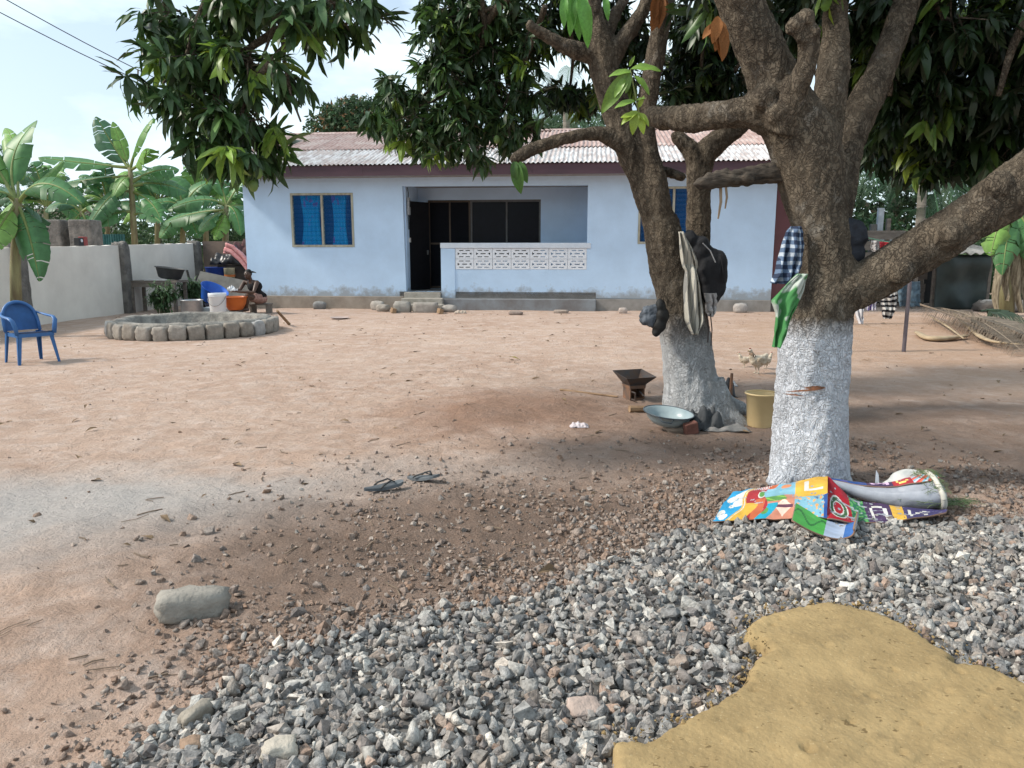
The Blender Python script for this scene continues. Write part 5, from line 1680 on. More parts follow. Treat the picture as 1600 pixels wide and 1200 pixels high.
def arch(t):
    """rim of the backrest, t in 0..1"""
    a = math.pi * t
    x = -.235 * math.cos(a) * (1 + .08 * math.sin(a))
    z = .43 + .40 * math.sin(a) ** .62
    y = .22 + .12 * (z - .43) / .4 + .03 * abs(math.cos(a)) * -1
    return Vector((x, y, z))
s = MB()
s.tube([arch(i / 24) for i in range(25)], .024, 8, flat=1.0)
br_ = obj('backrest', s, bp_, chair, smooth=True)
s = MB()
def bpan(u, v):
    z = .44 + .375 * v
    k = ((z - .43) / .40)
    half = .225 * math.cos(math.asin(min(1, max(0, k)) ** (1 / .62))) * (1.02) + .004
    return ((u - .5) * 2 * half, .225 + .12 * k + .03 * (1 - (2 * u - 1) ** 2), z)
s.grid(bpan, 16, 12)
obj('backrest_panel', s, mat('blue_plastic_panel', (.025, .105, .29), .5), br_, smooth=True)
for sx in (-1, 1):
    s = MB()
    s.tube([(sx * .225, .285, .69), (sx * .275, .20, .665), (sx * .295, .04, .645), (sx * .295, -.14, .635), (sx * .285, -.225, .60), (sx * .262, -.245, .50), (sx * .25, -.24, .41)], [.024, .026, .030, .032, .032, .032, .03], 8, flat=.55)
    obj('armrest', s, bp_, chair, smooth=True)
    for (y0, y1, x1) in ((-.225, -.275, .285), (.215, .285, .255)):
        s = MB()
        a, b = Vector((sx * .235, y0, .43)), Vector((sx * x1, y1, 0))
        for (dx, dy) in ((.0, 1), (1, .0)):
            vs = []
            for p, w_ in ((a, .058), (b, .034)):
                for k, q in ((0, 0), (1, 0), (1, 1), (0, 1)):
                    vs.append(p + Vector((-sx * (k * w_ if dx else q * .008), (-1 if y0 > 0 else 1) * (k * w_ if dy else q * .008), 0)))
            s.add(vs, [(0, 1, 5, 4), (1, 2, 6, 5), (2, 3, 7, 6), (3, 0, 4, 7), (3, 2, 1, 0), (4, 5, 6, 7)])
        obj('leg', s, bp_, chair)

# ================================================================== vessels
def vessel(name, label, cat, loc, prof, m, tilt=(0, 0, 0), thick=.012, n=28, sx=1, sy=1, parts=(), group=None):
    """prof: outer profile bottom->rim"""
    inner = [(max(.001, r - thick), z + (thick if i == 0 else 0)) for i, (r, z) in enumerate(prof)]
    full = [(.001, prof[0][1])] + prof + [(prof[-1][0] - thick * .5, prof[-1][1] + thick * .3)] + inner[::-1] + [(.001, inner[0][1])]
    t = thing(name, label, cat, loc, 0, group)
    t.rotation_euler = tilt
    mb = MB(); mb.lathe(full, n, sx=sx, sy=sy)
    obj('bowl' if 'basin' in name else 'body', mb, m, t, smooth=True)
    for nm, pm, mm in parts:
        obj(nm, pm, mm, t, smooth=True)
    return t
def torus(r, z, rr, sx=1, sy=1, n=32):
    mb = MB(); mb.tube([(r * math.cos(2 * math.pi * i / n) * sx, r * math.sin(2 * math.pi * i / n) * sy, z) for i in range(n + 1)], rr, 6, cap=False)
    return mb
def loop(pts, rr):
    mb = MB(); mb.tube(pts, rr, 6); return mb

# --- cream bucket by the second tree
c = gp(1188, 664)
cream = mat('cream_plastic', (.66, .51, .28), .45, (.59, .45, .24), scale=4, spec=.4)
vessel('bucket', 'cream yellow plastic tub standing between the two whitewashed trunks', 'bucket', (c.x, c.y, gz(c.x, c.y)), [(.105, 0), (.112, .01), (.128, .27), (.140, .275), (.140, .29)], cream, thick=.006,
       parts=[('rim', torus(.138, .285, .007), cream)])
# --- enamel basin on firewood and slab
steel = mat('enamel_blue', (.33, .40, .42), .3, (.24, .31, .34), scale=8, spec=.6)
b = at(1043, 640, 6.08)
vessel('wash_basin', 'wide pale blue enamel basin resting on a stone at the second trunk', 'basin', (b.x, 6.08, .055), [(.09, 0), (.125, .012), (.17, .055), (.19, .10), (.207, .105)], steel, (R(4), R(5), 0), .005,
       parts=[('rim', torus(.206, .106, .005), mat('dark_rim', (.06, .08, .10), .4)), ('handle', loop([(-.11, -.17, .10), (-.09, -.215, .08), (-.02, -.23, .075), (.0, -.203, .10)], .005), mat('dark_rim', (.06, .08, .10), .4))])
c = at(1064, 655, 6.2)
o = obj('flat_stone', rock_mesh('flat_stone', (.26, .24, .06), 71, .6, .1), mat('flat_stone', (.30, .23, .18), .95, scale=9, bump=.6)); o.location = (c.x - .04, 6.07, gz(c.x, 6.07) + .022)
tag(o, 'flat brown stone under the pale enamel basin', 'stone')
c = at(1074, 648, 6.08)
d = MB(); d.box(-.055, .055, -.03, .03, 0, .10)
o = obj('broken_brick', d, mat('red_brick', (.20, .085, .065), .9, (.14, .06, .045), scale=14, bump=.6), bevel=.008); o.location = (c.x + .0, 5.92, gz(c.x, 5.92)); o.rotation_euler = (R(8), R(-12), R(12))
tag(o, 'dark red brick piece propped in front of the enamel basin', 'brick')
# --- charcoal stove
c = gp(990, 623)
iron = mat('burnt_iron', (.055, .055, .06), .6, (.09, .06, .045), scale=12, metal=.3)
rust = mat('rusted_iron', (.22, .11, .06), .8, (.08, .06, .05), scale=10, detail=8)
st = thing('charcoal_stove', 'small charcoal stove with flared black square bowl on a rusty box', 'stove', (c.x, c.y, gz(c.x, c.y)), R(18))
def frustum(mb, w0, z0, w1, z1, th=.006):
    v = []
    for w_, z in ((w0, z0), (w1, z1)):
        for sgn in ((-1, -1), (1, -1), (1, 1), (-1, 1)): v.append((sgn[0] * w_, sgn[1] * w_, z))
    for w_, z in ((w0 - th, z0), (w1 - th, z1)):
        for sgn in ((-1, -1), (1, -1), (1, 1), (-1, 1)): v.append((sgn[0] * w_, sgn[1] * w_, z))
    f_ = []
    for k in range(4):
        j = (k + 1) % 4
        f_ += [(k, j, 4 + j, 4 + k), (8 + j, 8 + k, 12 + k, 12 + j), (4 + k, 4 + j, 12 + j, 12 + k), (j, k, 8 + k, 8 + j)]
    mb.add(v, f_)
s = MB(); frustum(s, .085, .15, .165, .235)
# raised corners of the flared bowl
s.v = [(x, y, z + (.035 if z > .2 and (x * y > 0) == (x > 0) else 0)) for x, y, z in s.v]
obj('fire_bowl', s, iron, st)
s = MB(); frustum(s, .085, .112, .088, .15); obj('collar', s, rust, st)
s = MB(); s.box(-.08, -.07, -.08, .08, 0, .112); s.box(.07, .08, -.08, .08, 0, .112); s.box(-.07, .07, .07, .08, 0, .112); s.box(-.07, .07, -.08, .07, .0, .012)
obj('box', s, rust, st)
s = MB(); s.box(-.09, .09, -.09, .09, .145, .15); obj('grate', s, iron, st)
s = MB(); s.tube([(-.065, -.085, .01), (-.065, -.16, .012), (-.065, -.16, .085), (-.065, -.085, .085)], .008, 6); s.tube([(.02, -.085, .085), (.03, -.16, .05)], .008, 6); obj('ash_door_frame', s, iron, st)
# --- firewood, sticks
wood = mat('firewood', (.33, .22, .13), .9, (.18, .115, .07), scale=8, detail=8, stretch=(.6, 3, 3), bump=.5)
def stick(name, label, a, b, r, m=wood, cat='stick', bend=.0, group=None):
    a, b = Vector(a), Vector(b)
    mid = a.lerp(b, .5) + Vector((0, bend, abs(bend) * .2))
    mb = MB(); mb.tube([a, a.lerp(mid, .6), mid, mid.lerp(b, .5), b], [r * 1.05, r, r * .95, r * .9, r * .8], 7)
    o = obj(name, mb, m)
    return tag(o, label, cat, group)
def g_(x, y, up=0.0):
    p = gp(x, y); return Vector((p.x, p.y, gz(p.x, p.y) + up))
stick('firewood_log', 'split firewood log lying beside the enamel basin', g_(983, 647, .03), g_(1022, 645, .03), .032, cat='log')
stick('upright_stake', 'short rusty stake standing upright behind the second trunk', g_(1141, 622, 0), g_(1141, 622, 0) + Vector((.004, 0, .27)), .018, rust, 'stake')
stick('root_stick', 'brown stick on the ground by the cream tub', g_(1140, 657, .02), g_(1172, 654, .02), .022)
stick('thin_pole', 'long pale stick lying on the dirt left of the stove', g_(875, 613, .012), g_(965, 622, .012), .011)
stick('fallen_pole', 'short wooden pole leaning off the stone ring towards the house', g_(452, 508, .02), Vector((WC.x + 1.25, WC.y + .9, .33)), .03, cat='pole')
# black sheet and grey sacking around the second trunk
sack = mat('dark_sacking', (.075, .08, .085), .85, (.04, .043, .048), scale=10, bump=.5)
def crumple(name, label, cat, c, size, m, seed, amp=.35, nx=26, ny=18, z0=.0, group=None, flat=.6):
    mb = MB()
    def fn(u, v):
        x, y = (u - .5) * size[0], (v - .5) * size[1]
        e = min(1, 5 * min(u, 1 - u, v, 1 - v))
        z = size[2] * (flat * e ** .5 * (.55 + .8 * noise.noise(Vector((u * 3 + seed, v * 3, seed))) ) + amp * noise.noise(Vector((u * 7 + seed, v * 7, 2))))
        k = 1 + .16 * noise.noise(Vector((u * 4, v * 4, seed + 9)))
        return (c[0] + x * k, c[1] + y * k, max(c[2] + .004, c[2] + z))
    mb.grid(fn, nx, ny)
    o = obj(name, mb, m, smooth=True)
    sd = o.modifiers.new('thickness', 'SOLIDIFY'); sd.thickness = .006; sd.offset = 0
    return tag(o, label, cat, group)
c = Vector((at(1100, 650, 6.12).x, 6.12, gz(1.5, 6.12)))
crumple('plastic_sheet', 'crumpled dark grey plastic sheet heaped against the second trunk', 'sheet', (c.x, c.y, c.z), (.30, .20, .22), sack, 3.1, flat=.9)
c = Vector((at(1134, 660, 6.08).x, 6.08, gz(1.7, 6.08)))
crumple('grey_sacking', 'flat grey sack spread on the ground in front of the second trunk', 'sack', (c.x, c.y, c.z), (.36, .20, .06), mat('grey_sack', (.26, .25, .245), .9, (.18, .175, .17), scale=12), 5.2)
c = g_(1128, 616)
crumple('black_bag', 'black plastic bag with a white top behind the second trunk', 'bag', (c.x, c.y, c.z), (.26, .22, .20), mat('black_plastic', (.018, .02, .026), .35), 7.7, flat=.9)
c = g_(1126, 604)
crumple('white_sack', 'white sack scrap lying behind the second trunk near the stake', 'sack', (c.x + .02, c.y + .1, c.z), (.34, .2, .10), mat('white_scrap', (.62, .60, .60), .8), 8.8)
c = g_(905, 671)
crumple('paper_scrap', 'crumpled pale paper scrap alone on the dirt', 'paper', (c.x, c.y, c.z), (.15, .10, .06), mat('pale_paper', (.56, .50, .52), .85), 9.4)
c = g_(805, 563)
o = obj('fallen_leaf', leaf_template(.6, .4, .14)[0].tolist() and np_mesh('fallen_leaf', leaf_template(.6, .4, .14)[0] * .2, [(3, leaf_template(.6, .4, .14)[1])]), mat('yellow_leaf', (.36, .30, .04), .7))
o.location = c + Vector((-.1, 0, .05)); tag(o, 'single yellow leaf fallen on the open dirt', 'leaf')
# sandals
def sandal(label, x, y, rz, tilt=0.0):
    p = g_(x, y, .012)
    t = thing('flip_flop', label, 'sandal', p, rz, 'pair of worn flip flops')
    mb = MB()
    prof = []
    n = 22
    for i in range(n):
        a = 2 * math.pi * i / n
        xx = .135 * math.cos(a)
        yy = (.040 + .012 * math.cos(a)) * math.sin(a) * (1 + .12 * math.cos(2 * a))
        prof.append((xx, yy))
    vs = [(x_, y_, z + .012 * (x_ / .13) ** 2 + tilt * x_) for z in (0, .018) for x_, y_ in prof]
    mb.add(vs, [tuple(range(n - 1, -1, -1)), tuple(range(n, 2 * n))] + [(k, (k + 1) % n, n + (k + 1) % n, n + k) for k in range(n)])
    obj('sole', mb, mat('grey_rubber', (.12, .135, .15), .8, (.07, .08, .09), scale=12), t)
    for sgn in (-1, 1):
        mb = MB(); mb.tube([(.075, 0, .03 + tilt * .07), (.04, sgn * .022, .05 + tilt * .04), (-.02, sgn * .040, .035), (-.045, sgn * .043, .018)], [.006, .008, .009, .007], 6, flat=.6)
        obj('strap', mb, mat('black_strap', (.025, .027, .03), .6), t, smooth=True)
sandal('worn grey flip flop lying flat among the stones', 600, 770, R(38))
sandal('worn grey flip flop tipped on its toe, behind the flat one', 661, 752, R(-35), .22)

# sticks and straw over the soil
tw = MB()
rg_ = random.Random(5)
for k in range(130):
    x, y = rg_.uniform(-2.2, 2.6), 2.4 + 4.5 * rg_.random() ** 1.4
    if gravel_f(x, y) > -.02: continue
    L_ = rg_.uniform(.03, .16); a = rg_.uniform(0, 6.28); z = gz(x, y) + .006
    d = Vector((math.cos(a), math.sin(a), 0)) * L_ / 2
    p = Vector((x, y, z)); q = Vector((-d.y, d.x, 0)) * rg_.uniform(-.3, .3)
    tw.tube([p - d, p + q, p + d], [rg_.uniform(.0015, .004)] * 3, 4)
o = obj('dry_twigs', tw, mat('dry_twig', (.24, .18, .13), .9, (.13, .095, .07), scale=9)); tag(o, 'dry twigs and straw strewn over the stony soil', 'twigs', kind='stuff')
lt = MB()
T0, T1 = leaf_template(.8, .5, .18)
Pl, Rl, Sl, Cl = [], [], [], []
rr = np.random.default_rng(77)
n = 420
xs = rr.uniform(-8, 9, n); ys = 3.2 + 15 * rr.random(n) ** 1.3
k = (gravel_f(xs, ys) < 0) & (np.abs(xs) < ys * .75)
xs, ys = xs[k], ys[k]; n = len(xs)
sv = RNG; RNG = rr
ml = instance_mesh('fallen_leaves', [(T0, T1)], np.column_stack([xs, ys, gzn(xs, ys) + .012]), rot_mats(n, .12), rr.uniform(.05, .15, n), np.array([.22, .15, .09])[None] * rr.uniform(.5, 1.6, (n, 1)), np.zeros(n, int))
RNG = sv
o = obj('fallen_leaves', ml, dry); tag(o, 'dry brown leaves littering the whole yard', 'leaf litter', kind='stuff')

# ================================================================== stones and things along the house front
def hloc(x, y, z=0): return HM @ Vector((x, y, z))
SP_ = [('round grey stone against the brown plinth under the left window', 2.02, -.25, (.34, .28, .22), (.24, .235, .23)), ('pale cylinder shaped stone left of the porch steps', 3.60, -.35, (.36, .26, .26), (.42, .38, .34)),
       ('rough stone lump in front of the pale cylinder stone', 3.85, -.75, (.34, .28, .20), (.36, .32, .28)), ('big rounded block left of the steps on the ground', 4.40, -.95, (.42, .28, .30), (.33, .31, .28)),
       ('long concrete block across the foot of the porch steps', 4.98, -.92, (.62, .26, .28), (.34, .31, .28)), ('stone lump right of the porch steps', 5.55, -.75, (.38, .28, .20), (.36, .33, .30)),
       ('pointed pinkish stone on the dirt before the right hand wall', 9.85, -.85, (.22, .18, .16), (.46, .39, .35)), ('low brown stone in the dirt before the porch slab', 7.3, -1.6, (.34, .22, .10), (.28, .22, .19)),
       ('whitish stone below the far end of the house beside the trunk', 12.75, -.28, (.34, .28, .26), (.40, .37, .35)), ('flat stone in the dirt before the vent blocks', 8.35, -.95, (.36, .2, .09), (.33, .27, .23))]
for k, (lb, x, y, sz, cc) in enumerate(SP_):
    o = obj('loose_stone', rock_mesh('loose_stone', sz, 90 + k, .8 if 'block' in lb else .45, .12), mat('loose_stone_%d' % k, cc, .95, scale=8, bump=.7, bscale=40))
    p = hloc(x, y); o.location = (p.x, p.y, gz(p.x, p.y) + sz[2] * .40); o.rotation_euler = (0, 0, HROT + random.uniform(-.2, .2))
    tag(o, lb, 'stone' if 'block' not in lb else 'block')
for k, (lb, x, y) in enumerate((('small wooden offcut left of the concrete block', 4.22, -1.2), ('small wooden offcut right of the concrete block', 5.40, -1.25))):
    d = MB(); d.box(-.05, .05, -.16, .16, 0, .12); p = hloc(x, y)
    o = obj('wood_offcut', d, wood, bevel=.006); o.location = (p.x, p.y, gz(p.x, p.y)); o.rotation_euler = (0, R(14), .3); tag(o, lb, 'wood block')
p = hloc(5.9, -1.15)
crumple('cloth_scrap', 'cream scrap of cloth lying right of the porch steps', 'cloth', (p.x, p.y, gz(p.x, p.y)), (.28, .2, .12), mat('cream_cloth', (.55, .46, .38), .9), 2.2)
p = g_(531, 499)
vessel('enamel_plate', 'lone oval dish lying on the dirt below the left window', 'plate', p, [(.10, 0), (.19, .025), (.21, .035)], mat('pink_enamel', (.45, .36, .33), .5), thick=.008)

# ================================================================== washing corner
tp = at(248, 438, 18.7)
tbl = thing('work_table', 'rough wooden table against the grey wall under the black basin', 'table', (tp.x, 18.7, 0), R(-4))
grey_wood = mat('grey_wood', (.23, .195, .165), .9, (.13, .11, .095), scale=6, detail=8, stretch=(.4, 2, 2), bump=.5)
tz = tp.z
for k in range(3):
    d = MB(); d.box(-.60, .60, -.30 + k * .202, -.10 + k * .202, tz - .045, tz); obj('plank', d, grey_wood, tbl)
for sx in (-.55, .52):
    for sy in (-.26, .26):
        d = MB(); d.box(sx - .035, sx + .035, sy - .035, sy + .035, -.05, tz - .046); obj('leg', d, grey_wood, tbl)
d = MB(); d.box(-.515, .485, -.28, -.25, tz - .16, tz - .048); obj('apron', d, grey_wood, tbl)
p = at(264, 434, 18.65)
vessel('black_basin', 'large oval black rubber basin tilted on the table', 'basin', (p.x, 18.68, tz + .035), [(.22, 0), (.27, .03), (.34, .24), (.39, .27)], mat('black_rubber_basin', (.035, .037, .04), .5, (.06, .06, .06), scale=6), (0, R(7), 0), .012, sx=1.0, sy=.62)
p = at(245, 436, 18.5)
d = MB(); d.box(-.26, .26, -.1, .1, 0, .03)
o = obj('board_scrap', d, mat('white_board', (.55, .54, .53), .8), bevel=.004); o.location = (p.x, 18.48, tz + .002); tag(o, 'flat whitish board lying on the rough table', 'board')
def leafy_bush(label, x, Y, ytop, w_px, seed):
    c = at(x, ytop, Y); zt = c.z; s = pxm(c)
    t = thing('cassava_bush', label, 'bush', (c.x, Y, 0), 0)
    rg = np.random.default_rng(seed)
    P, Rt, Sc, Cc = [], [], [], []
    sm_ = MB()
    for k in range(9):
        a = rg.uniform(0, 6.28); rad = rg.uniform(.1, .5) * w_px * s
        e = Vector((c.x + math.cos(a) * rad, Y + math.sin(a) * rad * .7, zt * rg.uniform(.6, 1.0)))
        sm_.tube([Vector((c.x + rg.normal() * .05, Y, 0)), Vector((c.x + math.cos(a) * rad * .4, Y + math.sin(a) * rad * .3, e.z * .6)), e], [.014, .010, .006], 5)
        for j in range(14):
            b = Vector((c.x, Y, 0)).lerp(e, rg.uniform(.55, 1.02)) + Vector(rg.normal(size=3) * .07)
            ax = Vector(rg.normal(size=3) + np.array([0, 0, .3])).normalized()
            for q in range(7):
                rd = Vector(rg.normal(size=3)); rd = (rd - ax * rd.dot(ax)).normalized()
                ld = (rd + ax * .1 + Vector((0, 0, -.25))).normalized()
                yv = Vector((0, 0, 1)).cross(ld); yv = yv.normalized() if yv.length > .05 else Vector((1, 0, 0))
                P.append(b[:]); Rt.append(np.stack([np.array(ld), np.array(yv), np.array(ld.cross(yv))], 1)); Sc.append(rg.uniform(.10, .20)); Cc.append(np.array([.065, .125, .05]) * rg.uniform(.6, 1.5))
    o = obj('foliage', instance_mesh('foliage', LEAF_T[2:3], np.array(P), np.array(Rt), np.array(Sc), np.array(Cc), np.zeros(len(P), int)), bl_mat, t, world=True); o['kind'] = 'stuff'
    obj('stem', sm_, mat('green_brown_stem', (.16, .15, .09), .8), t, world=True)
leafy_bush('leafy green cassava bush growing in front of the rough table', 250, 17.6, 444, 50, 81)
leafy_bush('darker leafy bush behind the grey metal pot', 296, 19.2, 438, 40, 82)
alu = mat('aluminium', (.42, .43, .45), .38, (.34, .35, .37), scale=10, metal=.55)
p = at(300, 478, 17.6)
vessel('cooking_pot', 'large dull grey metal pot behind the stone ring', 'pot', (p.x, 17.6, 0), [(.22, 0), (.235, .02), (.24, .36), (.255, .37)], alu, thick=.008, parts=[('rim', torus(.25, .37, .008), alu)])
p = at(340, 470, 17.3)
wplast = mat('white_bucket_plastic', (.72, .74, .77), .45, (.66, .69, .73), scale=5)
vessel('white_bucket', 'tall white plastic bucket with wire handle standing behind the stone ring', 'bucket', (p.x, 17.3, 0.02), [(.165, 0), (.17, .01), (.19, .46), (.20, .47), (.20, .52), (.196, .525)], wplast, thick=.006,
       parts=[('rim', torus(.197, .46, .007), wplast), ('handle', loop([(.196 * math.cos(a), -.196 * abs(math.sin(a)) - .012, .46 - .22 * math.sin(a)) for a in [math.pi * i / 12 for i in range(13)]], .005), mat('wire', (.25, .25, .25), .4, metal=.7))])
bluep = mat('bright_blue_plastic', (.015, .115, .52), .4, (.012, .09, .42), scale=4)
p = at(322, 462, 18.3)
vessel('plastic_basin', 'bright blue plastic basin tipped up on its side behind the white bucket', 'basin', (p.x, 18.5, .30), [(.20, 0), (.22, .02), (.32, .34), (.34, .35)], bluep, (R(10), R(30), 0), .01)
p = at(325, 480, 17.9)
vessel('dark_blue_bowl', 'dark blue bowl propping up the bright blue basin', 'bowl', (p.x, 18.45, .0), [(.16, 0), (.20, .02), (.27, .22), (.285, .23)], mat('navy_plastic', (.012, .03, .10), .4), thick=.01)
d = MB(); d.box(-.33, .33, -.2, .2, 0, .18)
p = at(340, 480, 18.0)
o = obj('low_box', d, mat('pale_box', (.42, .47, .50), .7), bevel=.02); o.location = (p.x + .05, 17.95, 0); tag(o, 'low pale box standing behind the white bucket', 'box')
p = at(366, 470, 17.8)
orange = mat('orange_plastic', (.60, .15, .03), .42, (.52, .12, .025), scale=4)
vessel('orange_basin', 'deep orange plastic basin in front of the seated person', 'basin', (p.x, 17.85, .12), [(.14, 0), (.17, .015), (.25, .16), (.285, .30), (.30, .31)], orange, thick=.008, parts=[('rim', torus(.297, .31, .008), orange)])
d = MB(); d.lathe([(.16, 0), (.16, .11), (.12, .12), (.001, .12)], 16)
o = obj('basin_stand', d, mat('dark_stand', (.10, .09, .08), .9)); o.location = (p.x, 17.85, 0); tag(o, 'dark round stand under the orange basin', 'stand')
# soapy cloth and knife shaped scrap over the basin
p = at(364, 452, 17.8)
crumple('wet_cloth', 'white soapy cloth held over the orange basin', 'cloth', (p.x, 17.78, p.z - .04), (.20, .16, .12), mat('soapy_cloth', (.70, .71, .74), .8), 4.4, flat=.9)
# heap in the corner
d = MB(); d.box(-.75, .62, -.02, .02, 0, .62, Matrix.Rotation(R(-32), 4, 'X'))
p = at(352, 455, 20.0)
o = obj('leaning_board', d, mat('grey_board', (.19, .18, .165), .9, (.12, .115, .105), scale=3, detail=8)); o.location = (p.x, 19.7, .30); o.rotation_euler = (0, R(12), 0)
tag(o, 'grey weathered board leaning in the corner behind the buckets', 'board')
p = at(337, 424, 20.6)
vessel('plastic_tub', 'royal blue plastic tub on the heap against the brown wall', 'tub', (p.x, 20.7, p.z - .14), [(.26, 0), (.28, .02), (.30, .24), (.32, .25)], mat('royal_blue_plastic', (.02, .06, .33), .45), thick=.01)
d = MB(); d.box(-.45, .45, -.3, .3, 0, .72)
o = obj('support_crate', d, mat('dark_crate', (.045, .038, .033), .9)); pp_ = at(340, 440, 20.7); o.location = (pp_.x, 20.75, 0); tag(o, 'dark crate under the royal blue tub in the corner', 'crate')
p = at(360, 430, 20.4)
vessel('printed_tin', 'cream paint tin with an orange band beside the royal blue tub', 'tin', (p.x, 20.35, p.z - .12), [(.13, 0), (.14, .3), (.145, .31)], mat('cream_tin', (.36, .33, .22), .5, (.26, .24, .17), scale=4), thick=.006, parts=[('band', (lambda m_: (m_.lathe([(.1385, .08), (.1415, .14)], 24), m_)[1])(MB()), mat('orange_band', (.45, .13, .03), .6))])
d = MB(); d.box(-.42, .42, -.35, .35, 0, 1.12)
o = obj('dark_cupboard', d, mat('dark_cupboard', (.040, .030, .026), .7, (.025, .02, .018), scale=4), bevel=.01); pp_ = at(376, 430, 20.9); o.location = (pp_.x - .05, 20.9, 0); o.rotation_euler = (0, 0, HROT); tag(o, 'dark wooden cupboard standing against the house corner', 'cupboard')
p = at(352, 405, 20.75)
crumple('black_tarpaulin', 'black plastic sheet bundled on top of the dark cupboard', 'sheet', (p.x + .1, 20.8, 1.13), (.9, .6, .5), mat('black_sheet', (.012, .013, .016), .35, (.03, .03, .035), scale=6), 1.3, flat=.9)
p = at(378, 395, 21.4)
crumple('dark_bundle', 'dark bundle of cloth piled on the rear wall by the house', 'bundle', (p.x, 21.6, 1.25), (.9, .6, .75), mat('dark_bundle', (.03, .022, .024), .9, (.12, .05, .05), scale=6), 6.3, flat=.95)
stripe = mat('red_striped_cloth', (.42, .12, .13), .9, (.55, .33, .32), scale=9, stretch=(1, 3, 8))
mb = MB()
pts = [at(351, 388, 20.5), at(362, 391, 20.45), at(376, 402, 20.4), at(386, 413, 20.35), at(391, 424, 20.3)]
def red(u, v):
    k = v * (len(pts) - 1); i = min(int(k), len(pts) - 2); p = pts[i].lerp(pts[i + 1], k - i)
    return p + Vector(((u - .5) * .10, .04 * math.sin(u * 12 + v * 3), (u - .5) * .26 + .02 * math.sin(u * 15 + 4 * v)))
mb.grid(red, 12, 16)
o = obj('red_cloth', mb, stripe, smooth=True); tag(o, 'red and pink striped cloth trailing down over the black sheet', 'cloth'); o.modifiers.new('t', 'SOLIDIFY').thickness = .012
stick('tool_handle', 'dark handle of a tool leaning behind the grey pot', at(292, 422, 19.6), at(305, 450, 19.6) - Vector((0, 0, .55)), .03, mat('dark_handle', (.05, .045, .04), .7), 'tool')

# things beyond the boundary wall
for k, (x0, x1, lb) in enumerate(((57, 92, 'grey concrete post beyond the wall, the one nearer the blue chair'), (105, 140, 'grey concrete post beyond the wall, the one nearer the tall banana'))):
    a, b = at(x0, 343, 20.5), at(x1, 343, 20.5)
    d = MB(); d.box(a.x, b.x, 20.5, 21.1, 0, a.z)
    o = obj('concrete_post', d, colm, bevel=.03); tag(o, lb, 'post')
a, b = at(140, 366, 24), at(196, 384, 24)
d = MB()
d.grid(lambda u, v: (a.x + (b.x - a.x) * u, 24 + .02 * math.sin(u * 90), .4 + (a.z - .4) * v), 60, 1)
o = obj('teal_sheet', d, mat('teal_tin', (.06, .20, .20), .6, (.04, .13, .14), scale=4)); tag(o, 'teal corrugated sheet fence glimpsed under the banana leaves', 'fence')
a = at(135, 382, 17.0)
t = thing('small_box', 'small black box with red ends sitting on top of the boundary wall', 'box', (wx(16.9) - .07, 16.9, wtop(16.9) + .008))
d = MB(); d.box(-.06, .06, -.09, .09, 0, .17); obj('body', d, mat('black_case', (.02, .02, .022), .5), t, bevel=.008)
d = MB(); d.box(-.062, .062, .092, .25, 0, .20); obj('red_side', d, mat('red_case', (.32, .05, .04), .5), t, bevel=.008)
d = MB(); d.lathe([(.001, 0), (.035, 0), (.035, .01), (.001, .01)], 12, c=(.062, 0, .11), M=Matrix.Rotation(R(90), 4, 'Y')); obj('dial', d, wplast, t)
fh = at(110, 300, 42)
t = thing('far_shed', 'distant low shed with pale roof seen between the banana leaves', 'shed', (fh.x, 42, 0))
d = MB(); d.box(-2.2, .3, 0, 4, 0, fh.z - .9); obj('wall', d, mat('far_wall', (.35, .33, .30), .9), t)
d = MB(); d.add([(-2.6, -.4, fh.z - .9), (.7, -.4, fh.z - .9), (.7, 2, fh.z + .2), (-2.6, 2, fh.z + .2), (-2.6, 4.4, fh.z - .9), (.7, 4.4, fh.z - .9)], [(0, 1, 2, 3), (3, 2, 5, 4), (0, 3, 4), (1, 5, 2)]); obj('roof', d, mat('far_roof', (.55, .56, .58), .5), t)
# power lines
wire_m = mat('power_wire', (.04, .04, .045), .6)
for (lb, a, b) in (('lower of the two thin power wires crossing the sky', at(-60, -12, 17), HM @ Vector((.6, 2.4, 4.72))), ('upper of the two thin power wires crossing the sky', at(-60, -40, 17), HM @ Vector((.6, 2.7, 4.80)))):
    mb = MB(); mb.tube([a + (b - a) * (i / 14) - Vector((0, 0, .28 * math.sin(math.pi * i / 14))) for i in range(15)], .011, 5)
    o = obj('power_wire', mb, wire_m); tag(o, lb, 'wire')

# ================================================================== shed and planks at the back right
sh0 = at(1466, 478, 19.6)
shed = thing('tarp_shed', 'low dark shed hung with a green black tarpaulin', 'shed', (sh0.x, 19.6, 0))
tarp = mat('green_black_tarp', (.030, .042, .040), .5, (.018, .026, .026), scale=3, spec=.4)
x0, x1 = at(1440, 400, 19.6).x, at(1556, 400, 19.6).x
zt = at(1500, 398, 19.6).z
mb = MB(); mb.grid(lambda u, v: (x0 + .45 + (x1 - x0 - .6) * u, 19.6 + .05 * math.sin(u * 9 + v * 3) + .10 * noise.noise(Vector((u * 3, v * 3, 1))), -.02 + (zt + .02) * v), 30, 16)
o = obj('tarpaulin', mb, tarp, shed, world=True, smooth=True); o.modifiers.new('t', 'SOLIDIFY').thickness = .01
mb = MB()
for x in (x0, x0 + .48, x1): mb.box(x - .04, x + .04, 19.75, 19.83, 0, zt + .06)
for x in (x0, x1): mb.box(x - .04, x + .04, 22.2, 22.28, 0, zt + .4)
obj('frame_posts', mb, grey_wood, shed, world=True)
